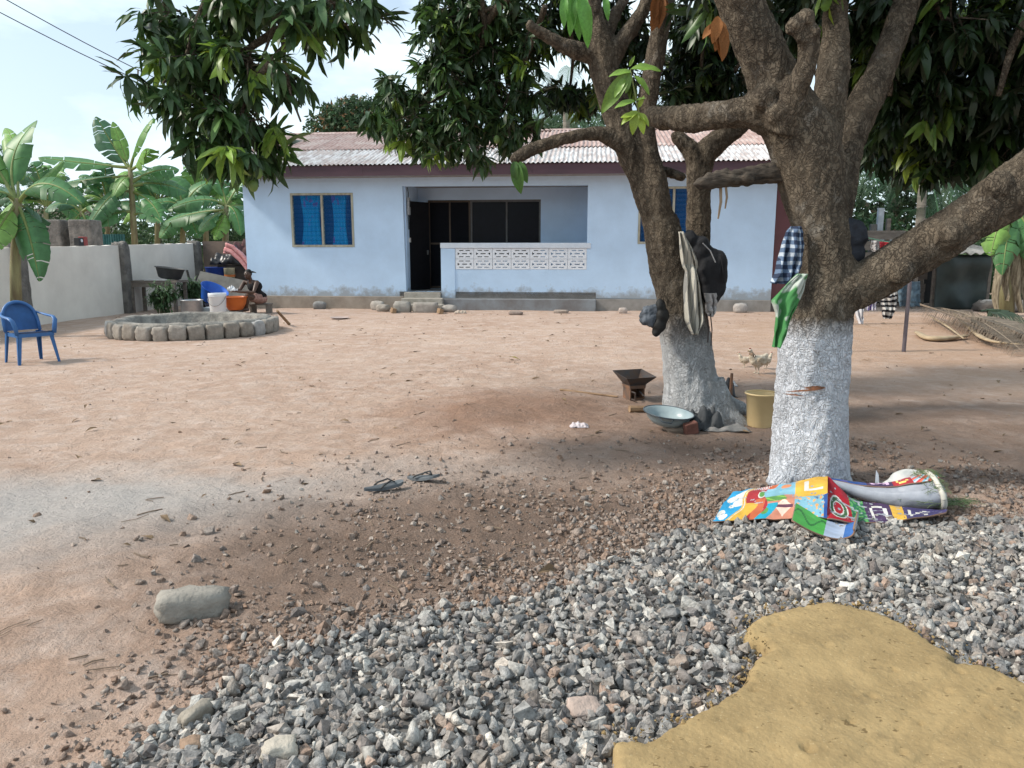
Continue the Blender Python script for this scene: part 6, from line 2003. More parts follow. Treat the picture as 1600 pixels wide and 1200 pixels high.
mb = MB(); mb.grid(lambda u, v: (x0 - .25 + (x1 - x0 + .45) * u, 19.45 + 3.0 * v, zt + .05 + .45 * v + .03 * math.sin(u * 60) + .06 * noise.noise(Vector((u * 4, v * 4, 2)))), 60, 6)
o = obj('roof', mb, mat('shed_roof', (.14, .14, .135), .6, (.30, .29, .28), scale=3, detail=8), shed, world=True, smooth=True); o.modifiers.new('t', 'SOLIDIFY').thickness = .012
mb = MB(); mb.box(x0, x1, 22.2, 22.25, 0, zt + .3); obj('back_panel', mb, mat('shed_back', (.03, .03, .03), .9), shed, world=True)
pf = thing('plank_fence', 'old grey plank fence behind the clothes line', 'fence', at(1385, 470, 20.5) * Vector((1, 1, 0)) if False else (at(1385, 470, 20.5).x, 20.5, 0))
xa, xb = at(1322, 400, 20.5).x, at(1450, 400, 20.5).x
for k in range(7):
    d = MB(); z = .15 + k * .275
    d.box(xa + random.uniform(-.1, .1), xb - (.6 if k == 6 else 0) + random.uniform(-.1, .1), 20.5, 20.53, z, z + .235, Matrix.Rotation(R(random.uniform(-.25, .25)), 4, 'Y'))
    obj('plank', d, grey_wood, pf, world=True)
for x in (xa + .1, (xa + xb) / 2, xb - .1):
    d = MB(); d.box(x - .05, x + .05, 20.535, 20.62, 0, 2.35); obj('post', d, grey_wood, pf, world=True)
for k, (x, y0, c_) in enumerate(((1378, 325, (.55, .58, .62)), (1366, 350, (.2, .18, .16)))):
    a = at(x, y0, 21.2)
    d = MB(); d.box(a.x - .08, a.x + .08, 21.2, 21.3, 0, a.z)
    o = obj('pipe_post', d, mat('pipe_post_%d' % k, c_, .7), bevel=.01); tag(o, ('pale', 'brown')[k] + ' post rising above the plank fence', 'post')
# ash heap with grey stones in front of the shed
for k, (x, y, sz, cc, lb) in enumerate(((1480, 470, (.75, .5, .38), (.30, .29, .28), 'grey boulder in front of the dark tarpaulin'), (1430, 462, (1.5, .8, .35), (.16, .145, .135), 'low heap of grey ash and rubble before the shed'), (1452, 442, (.28, .3, 1.0), (.20, .17, .14), 'leaning stump beside the dark shed opening'))):
    p = gp(x, y + 8); o = obj('boulder', rock_mesh('boulder', sz, 120 + k, .35, .25), mat('boulder_%d' % k, cc, .95, scale=6, bump=.8)); o.location = (p.x, min(p.y, 18.9), sz[2] * .35); tag(o, lb, 'boulder' if k == 0 else ('heap' if k == 1 else 'stump'))

# ================================================================== clothes line
post = gp(1412, 549)
t = thing('clothes_post', 'thin metal post of the clothes line standing in the dirt', 'post', (post.x, post.y, 0))
ztop = at(1412, 425, post.y).z
d = MB(); d.tube([(0, 0, -.1), (0, 0, ztop + .05)], .028, 10); obj('pole', d, mat('purple_grey_pole', (.15, .13, .15), .5, metal=.3), t)
d = MB(); d.box(-.25, .25, -.02, .02, ztop + .05, ztop + .09); obj('crossbar', d, mat('purple_grey_pole', (.15, .13, .15)), t)
mb = MB()
pa = Vector((post.x - 4.1, post.y - 2.2, ztop + .10)); pb_ = Vector((post.x + 6.5, post.y + 6.0, ztop + .2))
YL = post.y
lineA = [at(1290, 436, YL), at(1316, 439, YL), at(1360, 442, YL), at(1400, 441, YL), at(1412, 439, YL)]
mb.tube(lineA, .006, 5)
t = thing('clothes_post', 'second metal post of the clothes line right behind the near trunk', 'post', (at(1290, 436, YL).x, YL, 0))
d = MB(); d.tube([(0, 0, -.1), (0, 0, at(1290, 436, YL).z + .04)], .028, 10); obj('pole', d, mat('purple_grey_pole', (.15, .13, .15)), t)
o = obj('clothes_line', mb, mat('rope', (.30, .30, .28), .8)); tag(o, 'thin line stretched over the metal post for drying clothes', 'line')
mb = MB(); gl0, gl1 = Vector((1.98, 4.82, 1.60)), Vector((at(1442, 380, 20.9).x, 20.9, 1.78)); mb.tube([gl0 + (gl1 - gl0) * (i / 12) - Vector((0, 0, .09 * math.sin(math.pi * i / 12))) for i in range(13)], .007, 5)
o = obj('green_line', mb, mat('green_rope', (.16, .42, .28), .7)); tag(o, 'thin green rope strung behind the sideways limb', 'rope')

def hang(name, label, cat, rows, Y, m, depth=.03, folds=5, seed=0, parent=None, thick=.006, group=None, nu=36, nv=40):
    """cloth hanging in free air; rows (y_px, xl, xr) from top to bottom"""
    rows = [(at(xl, y, Y), at(xr, y, Y)) for y, xl, xr in rows]
    mb = MB()
    def fn(u, v):
        k = v * (len(rows) - 1); i = min(int(k), len(rows) - 2); f_ = k - i
        l = rows[i][0].lerp(rows[i + 1][0], f_); r = rows[i][1].lerp(rows[i + 1][1], f_)
        p = l.lerp(r, u)
        w_ = (r - l).length
        ph = u * folds * 2 * math.pi + seed + .8 * math.sin(v * 3 + seed)
        dy = depth * math.sin(ph) * (.35 + .65 * v) + depth * .8 * noise.noise(Vector((u * 3, v * 5, seed))) + depth * .45 * noise.noise(Vector((u * 8 + v * 3, v * 7, seed + 5)))
        dx = .25 * depth * math.cos(ph * .5)
        bow = -.6 * depth * math.sin(math.pi * u)
        return p + Vector((dx, dy + bow, .01 * noise.noise(Vector((u * 6, v * 2, seed + 3))) * (v > .9)))
    mb.grid(fn, nu, nv)
    o = obj(name, mb, m, parent, smooth=True)
    sd = o.modifiers.new('t', 'SOLIDIFY'); sd.thickness = thick; sd.offset = 0
    if parent is None: tag(o, label, cat, group)
    return o
def stripe_mat(name, c1, c2, freq, axis='Z', duty=.5, check=False, c3=None):
    m = mat(name, c1, .9, tuple(v * .85 for v in c1), scale=9)
    t = m.node_tree; b = t.nodes['Principled BSDF']; src = b.inputs['Base Color'].links[0].from_socket
    tc = t.nodes.new('ShaderNodeTexCoord'); sp = t.nodes.new('ShaderNodeSeparateXYZ'); t.links.new(tc.outputs['Object'], sp.inputs[0])
    def band(ax, fr):
        a = t.nodes.new('ShaderNodeMath'); a.operation = 'MULTIPLY'; a.inputs[1].default_value = fr; t.links.new(sp.outputs[ax], a.inputs[0])
        nz = t.nodes.new('ShaderNodeTexNoise'); nz.inputs['Scale'].default_value = 5; t.links.new(tc.outputs['Object'], nz.inputs['Vector'])
        a2 = t.nodes.new('ShaderNodeMath'); a2.operation = 'ADD'; t.links.new(a.outputs[0], a2.inputs[0]); t.links.new(nz.outputs['Fac'], a2.inputs[1])
        f_ = t.nodes.new('ShaderNodeMath'); f_.operation = 'FRACT'; t.links.new(a2.outputs[0], f_.inputs[0])
        g = t.nodes.new('ShaderNodeMath'); g.operation = 'LESS_THAN'; g.inputs[1].default_value = duty; t.links.new(f_.outputs[0], g.inputs[0])
        return g.outputs[0]
    def mixc(f_, A, B):
        mx = t.nodes.new('ShaderNodeMix'); mx.data_type = 'RGBA'
        t.links.new(f_, mx.inputs['Factor']); t.links.new(A, mx.inputs['A']); mx.inputs['B'].default_value = B + (1,)
        return mx.outputs['Result']
    if check:
        out = mixc(band('X', freq), src, c2); out = mixc(band('Z', freq), out, c2)
        # both bands together are darkest
        mul = t.nodes.new('ShaderNodeMath'); mul.operation = 'MULTIPLY'
        t.links.new(band('X', freq), mul.inputs[0]); t.links.new(band('Z', freq), mul.inputs[1])
        out = mixc(mul.outputs[0], out, c3 or c2)
    else:
        out = mixc(band(axis, freq), src, c2)
    t.links.new(out, b.inputs['Base Color'])
    return m
hang('white_cloth', 'white cloth hanging lowest at the trunk end of the clothes line', 'cloth', ((440, 1332, 1352), (475, 1334, 1350), (495, 1338, 1350), (506, 1342, 1348)), YL, mat('white_cloth', (.70, .70, .74), .9), .03, 3, 1)
hang('purple_shirt', 'purple and white striped shirt on the line beside the white cloth', 'shirt', ((441, 1352, 1372), (470, 1352, 1371), (485, 1353, 1369)), YL, stripe_mat('purple_stripe', (.66, .64, .72), (.10, .07, .22), 26, 'X', .45), .02, 3, 2)
hang('striped_shirt', 'black and white striped shirt drying left of the metal post', 'shirt', ((441, 1374, 1404), (460, 1376, 1403), (482, 1378, 1402), (498, 1380, 1394)), YL, stripe_mat('bw_stripe', (.62, .60, .58), (.02, .02, .025), 13, 'Z', .48), .035, 3, 3)
hang('jeans', 'faded blue jeans hanging over the clothes line at the metal post', 'jeans', ((440, 1402, 1438), (455, 1403, 1438), (470, 1404, 1437), (479, 1405, 1436)), YL + .08, mat('denim', (.12, .18, .23), .9, (.06, .10, .14), scale=9), .03, 2, 4)
hang('red_garment', 'bright red garment folded over the green rope', 'garment', ((378, 1374, 1406), (384, 1375, 1404), (389, 1376, 1400)), 10.0, mat('red_cloth', (.45, .035, .05), .85), .02, 2, 5)
hang('grey_garment', 'small pale grey garment on the green rope left of the red one', 'garment', ((376, 1362, 1375), (386, 1362, 1374), (393, 1364, 1372)), 10.02, mat('grey_garment', (.42, .41, .42), .85), .02, 2, 6)

# ================================================================== fallen palm fronds
fd = mat('dry_frond', (1., 1., 1.), .9, (.7, .7, .7), scale=9, attr='col', transl=.1)
for k, (a, b, c, cc, lb) in enumerate((((1435, 492), (1500, 520), (1590, 545), (.15, .115, .085), 'long dry palm frond lying nearest the metal post'), ((1470, 500), (1530, 515), (1600, 560), (.19, .15, .11), 'dry palm frond lying across the first, its stem pale'),
                                       ((1500, 515), (1560, 520), (1640, 545), (.16, .13, .10), 'brown palm frond at the picture edge of the heap'), ((1530, 505), (1560, 500), (1610, 530), (.055, .085, .05), 'still green palm frond on top of the dry ones'))):
    A, B, C_ = g_(*a, .25), g_(*b, .30), g_(*c, .06)
    me = frond_mesh(A, B, C_, .60, 56, cc, 300 + k, .8, 'frond', .038)
    o = obj('fallen_frond', me, fd)
    tag(o, lb, 'palm frond')
for k, (pts, lb) in enumerate(((((1490, 497), (1518, 524), (1545, 542), (1592, 548)), 'curved pale frond stalk lying on the heap of fronds'), (((1432, 522), (1450, 532), (1480, 532), (1510, 528)), 'broad dry frond sheath curled on the ground'), (((1450, 500), (1475, 515), (1505, 537)), 'straight grey frond stalk on the heap'))):
    P = [g_(x, y, .10 if k != 1 else .05) for x, y in pts]
    P = [p for p, r in spline([(p, 1.0) for p in P], 5)]
    mb = MB(); mb.tube(P, [(.055, .10, .03)[k] * (1 - .5 * abs(2 * i / (len(P) - 1) - 1)) for i in range(len(P))], 8, flat=.45)
    o = obj('frond_stalk', mb, mat('pale_stalk', (.40, .31, .20), .8, (.26, .19, .12), scale=6), smooth=True); tag(o, lb, 'frond stalk')

# ================================================================== clothes hung on the trees
YC = 6.28
cream_st = stripe_mat('cream_striped', (.50, .48, .42), (.24, .24, .23), 34, 'X', .22)
hang('striped_shirt', 'cream finely striped shirt hanging down from the fork of the second tree', 'shirt', ((362, 1060, 1068), (385, 1061, 1082), (408, 1064, 1092), (417, 1066, 1094), (424, 1071, 1090), (450, 1068, 1096), (480, 1068, 1101), (500, 1069, 1102), (512, 1074, 1096), (522, 1080, 1090)), YC, cream_st, .045, 3, 1, nv=44)
jk = MB()
for (x, y, rx, ry, rd) in ((1078, 372, 12, 14, .06), (1096, 392, 17, 24, .08), (1108, 418, 22, 32, .10), (1122, 420, 15, 28, .10), (1112, 452, 17, 28, .08), (1120, 405, 9, 14, .07), (1126, 440, 10, 24, .06)):
    c = at(x, y, YC + .12); s_ = pxm(c); jk.ell(c, (rx * s_, rd, ry * s_))
bag = thing('black_backpack', 'black backpack hanging on the second tree beside the striped shirt', 'backpack', at(1108, 480, YC + .12))
blk_f = mat('black_fabric', (.010, .011, .014), .8, (.022, .023, .028), scale=9, bump=.5, bscale=30)
obj('pouch', voxel(jk, .014, 3, lambda p: noise.noise(p * 14) * .014, 'pouch'), blk_f, bag, world=True)
for pts in ([(1098, 380), (1110, 392), (1118, 410)], [(1126, 398), (1130, 425), (1134, 450)]):
    s = MB(); s.tube([at(x, y, YC + .02) for x, y in pts], .010, 6, flat=.5)
    obj('strap', s, mat('grey_strap', (.42, .43, .45), .7) if pts[0][0] == 1098 else blk_f, bag, world=True)
hang('white_rag', 'whitish rag dangling under the black backpack', 'rag', ((458, 1102, 1121), (472, 1104, 1123), (484, 1104, 1121), (494, 1108, 1114)), YC + .05, mat('white_rag', (.48, .46, .46), .9), .03, 2, 7)
for k, (x0, y0, x1, y1) in enumerate(((1104, 490, 1106, 535), (1110, 490, 1111, 540))):
    s = MB(); s.tube([at(x0, y0, YC + .02), at((x0 + x1) / 2 + 2, (y0 + y1) / 2, YC + .02), at(x1, y1, YC + .02)], .005, 5)
    o = obj('dangling_cord', s, mat('dark_cord', (.06, .04, .035), .8)); tag(o, ('shorter', 'longer')[k] + ' dark cord dangling below the backpack on the second tree', 'cord')
# grey bundle tied to the second trunk
bd = MB()
for (x, y, r) in ((1012, 488, 11), (1018, 498, 13), (1010, 500, 10), (1022, 484, 10), (1024, 506, 9), (1006, 492, 7)):
    c = at(x, y, YB - .22); s_ = pxm(c); bd.ell(c, (r * s_, r * s_ * .9, r * s_))
bun = thing('cloth_bundle', 'grey blue rag bundle tied to the side of the second trunk', 'bundle', at(1016, 515, YB - .22))
obj('rags', voxel(bd, .008, 1, lambda p: noise.noise(p * 22) * .016 + noise.noise(p * 60) * .006, 'rags'), mat('blue_grey_rag', (.13, .15, .18), .9, (.04, .048, .06), scale=14, detail=8), bun, world=True)
s = MB()
for (x, y, r) in ((1032, 478, 9), (1034, 494, 12), (1030, 508, 11), (1026, 518, 7)):
    c = at(x, y, YB - .24); s_ = pxm(c); s.ell(c, (r * s_, r * s_, r * s_ * 1.2))
obj('strap', voxel(s, .01, 2, lambda p: noise.noise(p * 20) * .008, 'strap'), mat('black_rubber_strap', (.012, .012, .012), .7), bun, world=True)
# on the near tree
plaid = stripe_mat('blue_plaid', (.46, .52, .60), (.10, .15, .24), 21, 'X', .55, True, (.018, .030, .065))
hang('plaid_shirt', 'blue and white plaid shirt hanging on the near trunk above the green cloth', 'shirt', ((354, 1236, 1252), (364, 1228, 1256), (380, 1222, 1258), (395, 1219, 1258), (415, 1214, 1256), (430, 1209, 1250), (441, 1205, 1246), (443, 1208, 1240)), YA - .12, plaid, .035, 3, 3)
def green_white():
    m = mat('green_white_cloth', (.40, .44, .40), .85, (.05, .20, .06), scale=7, detail=2, lo=.46, hi=.52)
    return m
hang('green_cloth', 'green and white cloth draped against the whitewashed near trunk', 'cloth', ((428, 1246, 1262), (445, 1228, 1258), (470, 1205, 1250), (490, 1212, 1238), (515, 1211, 1228), (535, 1209, 1222), (542, 1209, 1216)), YA - .24, green_white(), .03, 2, 4)
bd = MB()
for (x, y, rx, ry) in ((1326, 352, 22, 12), (1338, 362, 16, 14), (1318, 366, 20, 16), (1330, 376, 22, 16), (1310, 350, 14, 12), (1322, 396, 30, 20), (1345, 372, 8, 12), (1300, 410, 24, 24)):
    c = at(x, y, YA - .02); s_ = pxm(c); bd.ell(c, (rx * s_, .09, ry * s_))
o = obj('dark_jacket', voxel(bd, .012, 2, lambda p: noise.noise(p * 12) * .016 + noise.noise(p * 34) * .006, 'dark_jacket'), mat('navy_fabric', (.010, .013, .020), .8, (.022, .026, .036), scale=7, bump=.5)); tag(o, 'dark navy jacket bundled in the fork of the near tree', 'jacket')

# ================================================================== play mat
FONT = {'L': '10000 10000 10000 10000 10000 10000 11111', 'O': '01110 10001 10001 10001 10001 10001 01110', 'U': '10001 10001 10001 10001 10001 10001 01110', 'I': '00100 00100 00100 00100 00100 00100 00100',
        'M': '10001 11011 10101 10101 10001 10001 10001', 'C': '01110 10001 10000 10000 10000 10001 01110', 'K': '10001 10010 10100 11000 10100 10010 10001', 'J': '00111 00010 00010 00010 00010 10010 01100'}
FONT = {k: v.split() for k, v in FONT.items()}
def glyph(ch, u, v):
    """u,v in 0..1, v up"""
    if not (0 <= u < 1 and 0 <= v < 1): return False
    return FONT[ch][min(6, int((1 - v) * 7))][min(4, int(u * 5))] == '1'
SKY, RED, YEL, ORG, GRN, LBL, SAL, PUR, BLU, WHT, DGR = [L(c) for c in ((45, 150, 200), (165, 50, 58), (215, 172, 72), (195, 105, 70), (95, 150, 80), (130, 180, 200), (205, 140, 118), (72, 54, 88), (45, 82, 150), (212, 212, 208), (66, 102, 66))]
def sq(u, v, u0, u1, v0, v1): return (u - u0) / (u1 - u0), (v - v0) / (v1 - v0)
def print_left(u, v):
    """u along the mat from the cloud end (0) to the fold (1), v from front edge (0) to back (1)"""
    w_ = u + .16 * (1 - v) * (1 - u) - .05 * math.sin(v * 6)
    if u > .735:
        if v > .46:
            a, b = sq(u, v, .80, .945, .60, .92)
            return WHT if glyph('L', a, b) else YEL
        a, b = sq(u, v, .735, 1, 0, .46)
        if a > .84: return BLU
        k = noise.noise(Vector((a * 9, b * 7, 3)))
        return L((230, 170, 110)) if k > .25 else (L((90, 110, 150)) if k < -.42 else LBL)
    if w_ < .30:
        for (cu, cv, r) in ((.10, .62, .10), (.20, .75, .13), (.22, .50, .12), (.06, .22, .09), (.30, .88, .12), (.12, .10, .08), (.15, .40, .05)):
            if ((u - cu) * 1.0) ** 2 + ((v - cv) * .6) ** 2 < r * r * .38: return WHT
        if ((u - .24) ** 2 + ((v - .62) * .6) ** 2) < .0012: return L((170, 130, 190))
        return SKY
    if w_ < .335: return WHT if abs(w_ - .32) < .004 else YEL
    if v < .42 and w_ < .44: return YEL
    if w_ < .52:
        a, b = sq(u, v, .36, .50, .45, .95)
        if (a - .5) ** 2 + (b - .45) ** 2 < .09: return GRN if (a - .5) ** 2 + (b - .45) ** 2 < .05 else WHT
        if b > .86 and int(a * 14) % 2: return WHT
        if b < .12 and .2 < a < .9: return ORG
        return RED
    if v < .34 and w_ < .60:
        a, b = sq(u, v, .44, .57, 0, .34)
        return GRN if (a - .45) ** 2 + (b - .5) ** 2 < .07 else L((40, 160, 190))
    if v > .88 and w_ < .60: return ORG
    if v > .55:
        k = noise.noise(Vector((u * 16, v * 9, 8)))
        if ((u - .66) ** 2 + ((v - .86) * .6) ** 2) < .0022: return L((215, 140, 100))
        return LBL if k > -.3 else L((90, 170, 215))
    if v > .40 and w_ < .68: return GRN if (v + u) % .14 > .03 else L((150, 200, 90))
    a, b = sq(u, v, .575, .725, .06, .42)
    if glyph('I', b, 1 - a): return L((110, 70, 90))
    return SAL if abs(a - .5) + abs(b - .5) > .52 else L((250, 215, 200))
def print_right(u, v):
    if u < .30:
        a, b = sq(u, v, .055, .27, .06, .70)
        rr_ = math.hypot(a - .5, (b - .5))
        if .24 < rr_ < .50: return WHT if (rr_ > .44 or rr_ < .30) else DGR
        return L((165, 30, 45))
    if u < .45:
        k = noise.noise(Vector((u * 30, v * 10, 1))); return L((95, 165, 95)) if k > 0 else L((45, 110, 80))
    if u < .66:
        a, b = sq(u, v, .49, .63, .12, .85)
        return WHT if glyph('U', a, 1 - b) else PUR
    if u < .74: return YEL
    a, b = sq(u, v, .76, .86, .1, .8)
    return WHT if glyph('K', a, b) else L((70, 65, 110))
def print_roll(u, v):
    if u < .30: return BLU if noise.noise(Vector((u * 12, v * 6, 1))) < .3 else L((90, 90, 150))
    if u < .52:
        a, b = sq(u, v, .34, .48, .2, .85)
        return L((220, 190, 225)) if glyph('M', a, b) else PUR
    if u < .74:
        a, b = sq(u, v, .56, .70, .15, .9)
        return L((235, 215, 120)) if glyph('C', a, b) else RED
    k = (u * 9 + v * 3) % 1
    return [L((230, 120, 90)), L((120, 190, 220)), L((210, 210, 220)), L((200, 60, 70))][int(k * 4)]
mat_print = mat('mat_print', (1.0, 1.0, 1.0), .6, (.74, .72, .69), scale=9, detail=8, attr='col', spec=.3, bump=.3, bscale=25)
mat_back = mat('mat_silver', (.38, .40, .45), .45, (.24, .26, .31), scale=6, detail=7, spec=.45, bump=.5, bscale=14)
mat_edge = mat('mat_edge', (.28, .17, .12), .8)
def sheet_col(name, fn, cf, nu, nv, parent, thick=.009, m=None, label=None, off=-1.15):
    """printed sheet with a brown hem: top skin coloured per cell"""
    V, Q, C = [], [], []
    for j in range(nv):
        for i in range(nu):
            k = len(V)
            for (a, b) in ((i, j), (i + 1, j), (i + 1, j + 1), (i, j + 1)): V.append(fn(a / nu, b / nv))
            Q.append((k, k + 1, k + 2, k + 3))
            C += [cf((i + .5) / nu, (j + .5) / nv)] * 4
    me = np_mesh(name, np.array([Vector(v)[:] for v in V]), [(4, np.array(Q))], np.array(C))
    o = obj(name, me, m or mat_print, parent, world=True)
    o['label'] = label or name
    # foam body with hem just under the print
    mb = MB(); mb.grid(fn, max(8, nu // 5), max(6, nv // 5))
    u_ = obj('foam_backing', mb, [mat_back, mat_edge], o, world=True, smooth=True)
    sd = u_.modifiers.new('t', 'SOLIDIFY'); sd.thickness = thick; sd.offset = off; sd.use_rim = True; sd.material_offset_rim = 1
    return o
pm = thing('play_mat', 'colourful alphabet play mat folded and rolled on the gravel at the near trunk', 'play mat', gp(1300, 810, .06))
def poly(lst, t):
    k = t * (len(lst) - 1); i = min(int(k), len(lst) - 2)
    return lst[i].lerp(lst[i + 1], k - i)
_sp = {}
def smooth_poly(lst, t):
    if id(lst) not in _sp: _sp[id(lst)] = [p for p, r in spline([(p, 1.0) for p in lst], 8)]
    return poly(_sp[id(lst)], t)
FA = [at(1113, 814, 3.86), at(1160, 812, 3.86), at(1225, 809, 3.86), at(1292, 809, 3.85)]
BA = [at(1146, 768, 4.24), at(1185, 762, 4.27), at(1230, 755, 4.29), at(1293, 744, 4.30)]
def fpA(u, v):
    p = smooth_poly(FA, u).lerp(smooth_poly(BA, u), v)
    p.z += .020 * math.sin(math.pi * v) * (.4 + u) + .013 * noise.noise(Vector((u * 4, v * 3, 2))) + .006 * noise.noise(Vector((u * 11, v * 7, 2)))
    return p
sheet_col('mat_panel', fpA, print_left, 190, 84, pm, label='flat left panel printed with clouds and letters')
FB = [at(1292, 809, 3.85), at(1340, 816, 3.82), at(1400, 813, 3.84), at(1478, 800, 3.92)]
BB = [at(1293, 744, 4.30), at(1330, 776, 4.16), at(1390, 790, 4.08), at(1480, 796, 4.04)]
def fpB(u, v):
    p = smooth_poly(FB, u).lerp(smooth_poly(BB, u), v)
    p.z += -.014 * math.sin(math.pi * v) * (1 - u) + .012 * noise.noise(Vector((u * 4, v * 3, 5))) + .005 * noise.noise(Vector((u * 11, v * 7, 2)))
    return p
sheet_col('mat_panel', fpB, print_right, 130, 60, pm, label='dark red panel with letters right of the fold')
# the rolled part lying behind
axis_ = [at(1296, 752, 4.30), at(1340, 766, 4.28), at(1390, 774, 4.24), at(1430, 772, 4.20), at(1466, 766, 4.18)]
rad_ = [.018, .050, .078, .100, .105]
def rollp(u, th, k=1.0):
    p = smooth_poly(axis_, u)
    r = np.interp(u, np.linspace(0, 1, 5), rad_) * k
    ax = (smooth_poly(axis_, min(1, u + .02)) - smooth_poly(axis_, max(0, u - .02))).normalized()
    sdv = ax.cross(Vector((0, 0, 1))).normalized()
    upv = sdv.cross(ax)
    return p + (sdv * math.cos(th) * 1.25 + upv * math.sin(th) * .92) * r * (1 + .10 * noise.noise(Vector((u * 4, th, 3))) + .05 * noise.noise(Vector((u * 11, th * 2.5, 8))))
sheet_col('mat_roll', lambda u, v: rollp(u, R(66 + 90 * v), 1.04), lambda u, v: print_roll(u, 1 - v), 110, 34, pm, label='rolled end of the mat with printed strip')
mb = MB(); mb.grid(lambda u, v: rollp(u, R(-330 + 368 * v), 1.0 - .12 * (1 - v)), 40, 34)
o = obj('roll_underside', mb, [mat_back, mat_edge], pm, world=True, smooth=True)
sd = o.modifiers.new('t', 'SOLIDIFY'); sd.thickness = .008; sd.material_offset_rim = 1; sd.offset = -1
o['label'] = 'silver underside of the rolled mat'
# end disc of folded layers and collar
mb = MB(); mb.grid(lambda u, v: rollp(1.0, v * 2 * math.pi, .98 - .9 * u) + Vector((.03 * u, 0, 0)), 8, 28)
obj('roll_end', mb, mat('mat_fold_white', (.58, .58, .56), .6, (.40, .42, .42), scale=12), pm, world=True, smooth=True)
mb = MB(); mb.tube([rollp(.93, a * 2 * math.pi / 28, 1.10) for a in range(29)], .016, 6, cap=False)
obj('roll_collar', mb, mat('mat_fold_cream', (.62, .60, .53), .7), pm, world=True, smooth=True)
mb = MB(); mb.ell(at(1418, 752, 4.33), (.115, .075, .075)); mb.ell(at(1446, 757, 4.28), (.075, .07, .075)); mb.ell(at(1400, 760, 4.33), (.09, .06, .05))
o = obj('roll_hump', voxel(mb, .012, 3, lambda p: noise.noise(p * 11) * .012, 'roll_hump'), mat('mat_fold_white', (.58, .58, .56), .6), pm, world=True)
# curled flap underneath: a loop seen end on
FLP = [(1238, 812), (1262, 826), (1286, 836), (1308, 841), (1326, 838), (1333, 832), (1332, 826)]
FL0 = [at(x, y, 3.50) for x, y in FLP]
FL1 = [at(x + 6, y - 26, 3.90) for x, y in FLP]
sheet_col('mat_flap', lambda u, v: smooth_poly(FL0, v).lerp(smooth_poly(FL1, v), u), lambda u, v: (L((80, 180, 75)) if abs(u - .5 - .25 * math.sin(v * 26)) > .06 else L((45, 125, 55))) if v < .34 else (L((175, 190, 215)) if v < .58 else L((60, 110, 180))), 24, 80, pm, label='curled green and blue flap under the fold', off=1.15)
# green netting caught at the rolled end
nt_ = MB()
rg_ = random.Random(9)
for k in range(260):
    if k < 170:
        th = rg_.uniform(R(20), R(170)); u = rg_.uniform(.80, 1.02)
        p = rollp(min(u, 1), th, 1.13) + Vector((max(0, u - 1) * .3, 0, 0))
        d = Vector((rg_.gauss(0, .022), rg_.gauss(0, .022), rg_.gauss(0, .012)))
    else:
        t_ = rg_.random(); p = g_(1440 + 75 * t_, 803 - 8 * t_, .035 + rg_.random() * .03 * (1 - t_)) + Vector((0, rg_.gauss(0, .035), .02))
        d = Vector((rg_.gauss(0, .05), rg_.gauss(0, .022), rg_.gauss(0, .006)))
    nt_.tube([p - d, p + Vector((0, 0, rg_.uniform(-.006, .012))), p + d], rg_.uniform(.0008, .0014), 4, cap=False)
o = obj('green_netting', nt_, mat('green_net', (.075, .15, .055), .8, (.17, .20, .10), scale=9)); tag(o, 'tangled green netting over the rolled end of the play mat', 'netting', kind='stuff')
mb = MB(); mb.add([at(1367, 757, 4.36), at(1374, 757, 4.36), at(1373, 742, 4.37), at(1369, 734, 4.37), at(1368, 744, 4.365), at(1367, 757, 4.375), at(1374, 757, 4.375), at(1372, 738, 4.38)], [(0, 1, 2, 3, 4), (5, 6, 7)])
o = obj('tissue_scrap', mb, mat('white_tissue', (.68, .72, .76), .8)); tag(o, 'small white scrap sticking up behind the rolled play mat', 'scrap')

# ================================================================== seated person
pp0 = at(398, 480, 18.3)
per = thing('person', 'person in black sleeveless top and pale shorts seated, washing in the orange basin', 'person', (pp0.x, 18.3, 0))
skin = mat('dark_skin', (.085, .048, .034), .42, (.068, .038, .027), scale=8, spec=.4)
pb = MB()
A = lambda x, y, Y: at(x, y, Y)
hip, chest, neck = A(406, 466, 18.42), A(398, 446, 18.25), A(391.5, 438.5, 18.18)
hd = A(387.5, 428.5, 18.12)
belly = hip.lerp(chest, .5) + Vector((-.03, -.03, 0))
pb.tube([hip, belly, chest, chest.lerp(neck, .55), neck, hd], [.135, .12, .135, .10, .052, .05], 14)
pb.ell(chest + Vector((0, .0, -.02)), (.17, .13, .15))
pb.ell(hip, (.17, .16, .13))
fwd = Vector((-.45, -.89, 0)).normalized(); rgt = Vector((fwd.y, -fwd.x, 0)) * -1
HMx = Matrix((rgt, fwd, Vector((0, 0, 1)))).transposed()
pb.ell(hd, (.074, .092, .108), HMx)
pb.ell(hd + fwd * .030 + Vector((0, 0, -.055)), (.052, .058, .060), HMx)          # jaw
pb.ell(hd + fwd * .092 + Vector((0, 0, -.014)), (.014, .018, .022), HMx)           # nose
pb.ell(hd + fwd * .080 + Vector((0, 0, .030)), (.050, .014, .012), HMx)            # brow
for sg in (-1, 1): pb.ell(hd + rgt * sg * .076 + Vector((0, 0, -.005)), (.012, .020, .030), HMx)
arms = (((401.5, 441, 18.10), (396, 457, 17.88), (370, 455.5, 17.74)), ((382, 441, 18.32), (374, 454, 18.12), (364, 455, 17.82)))
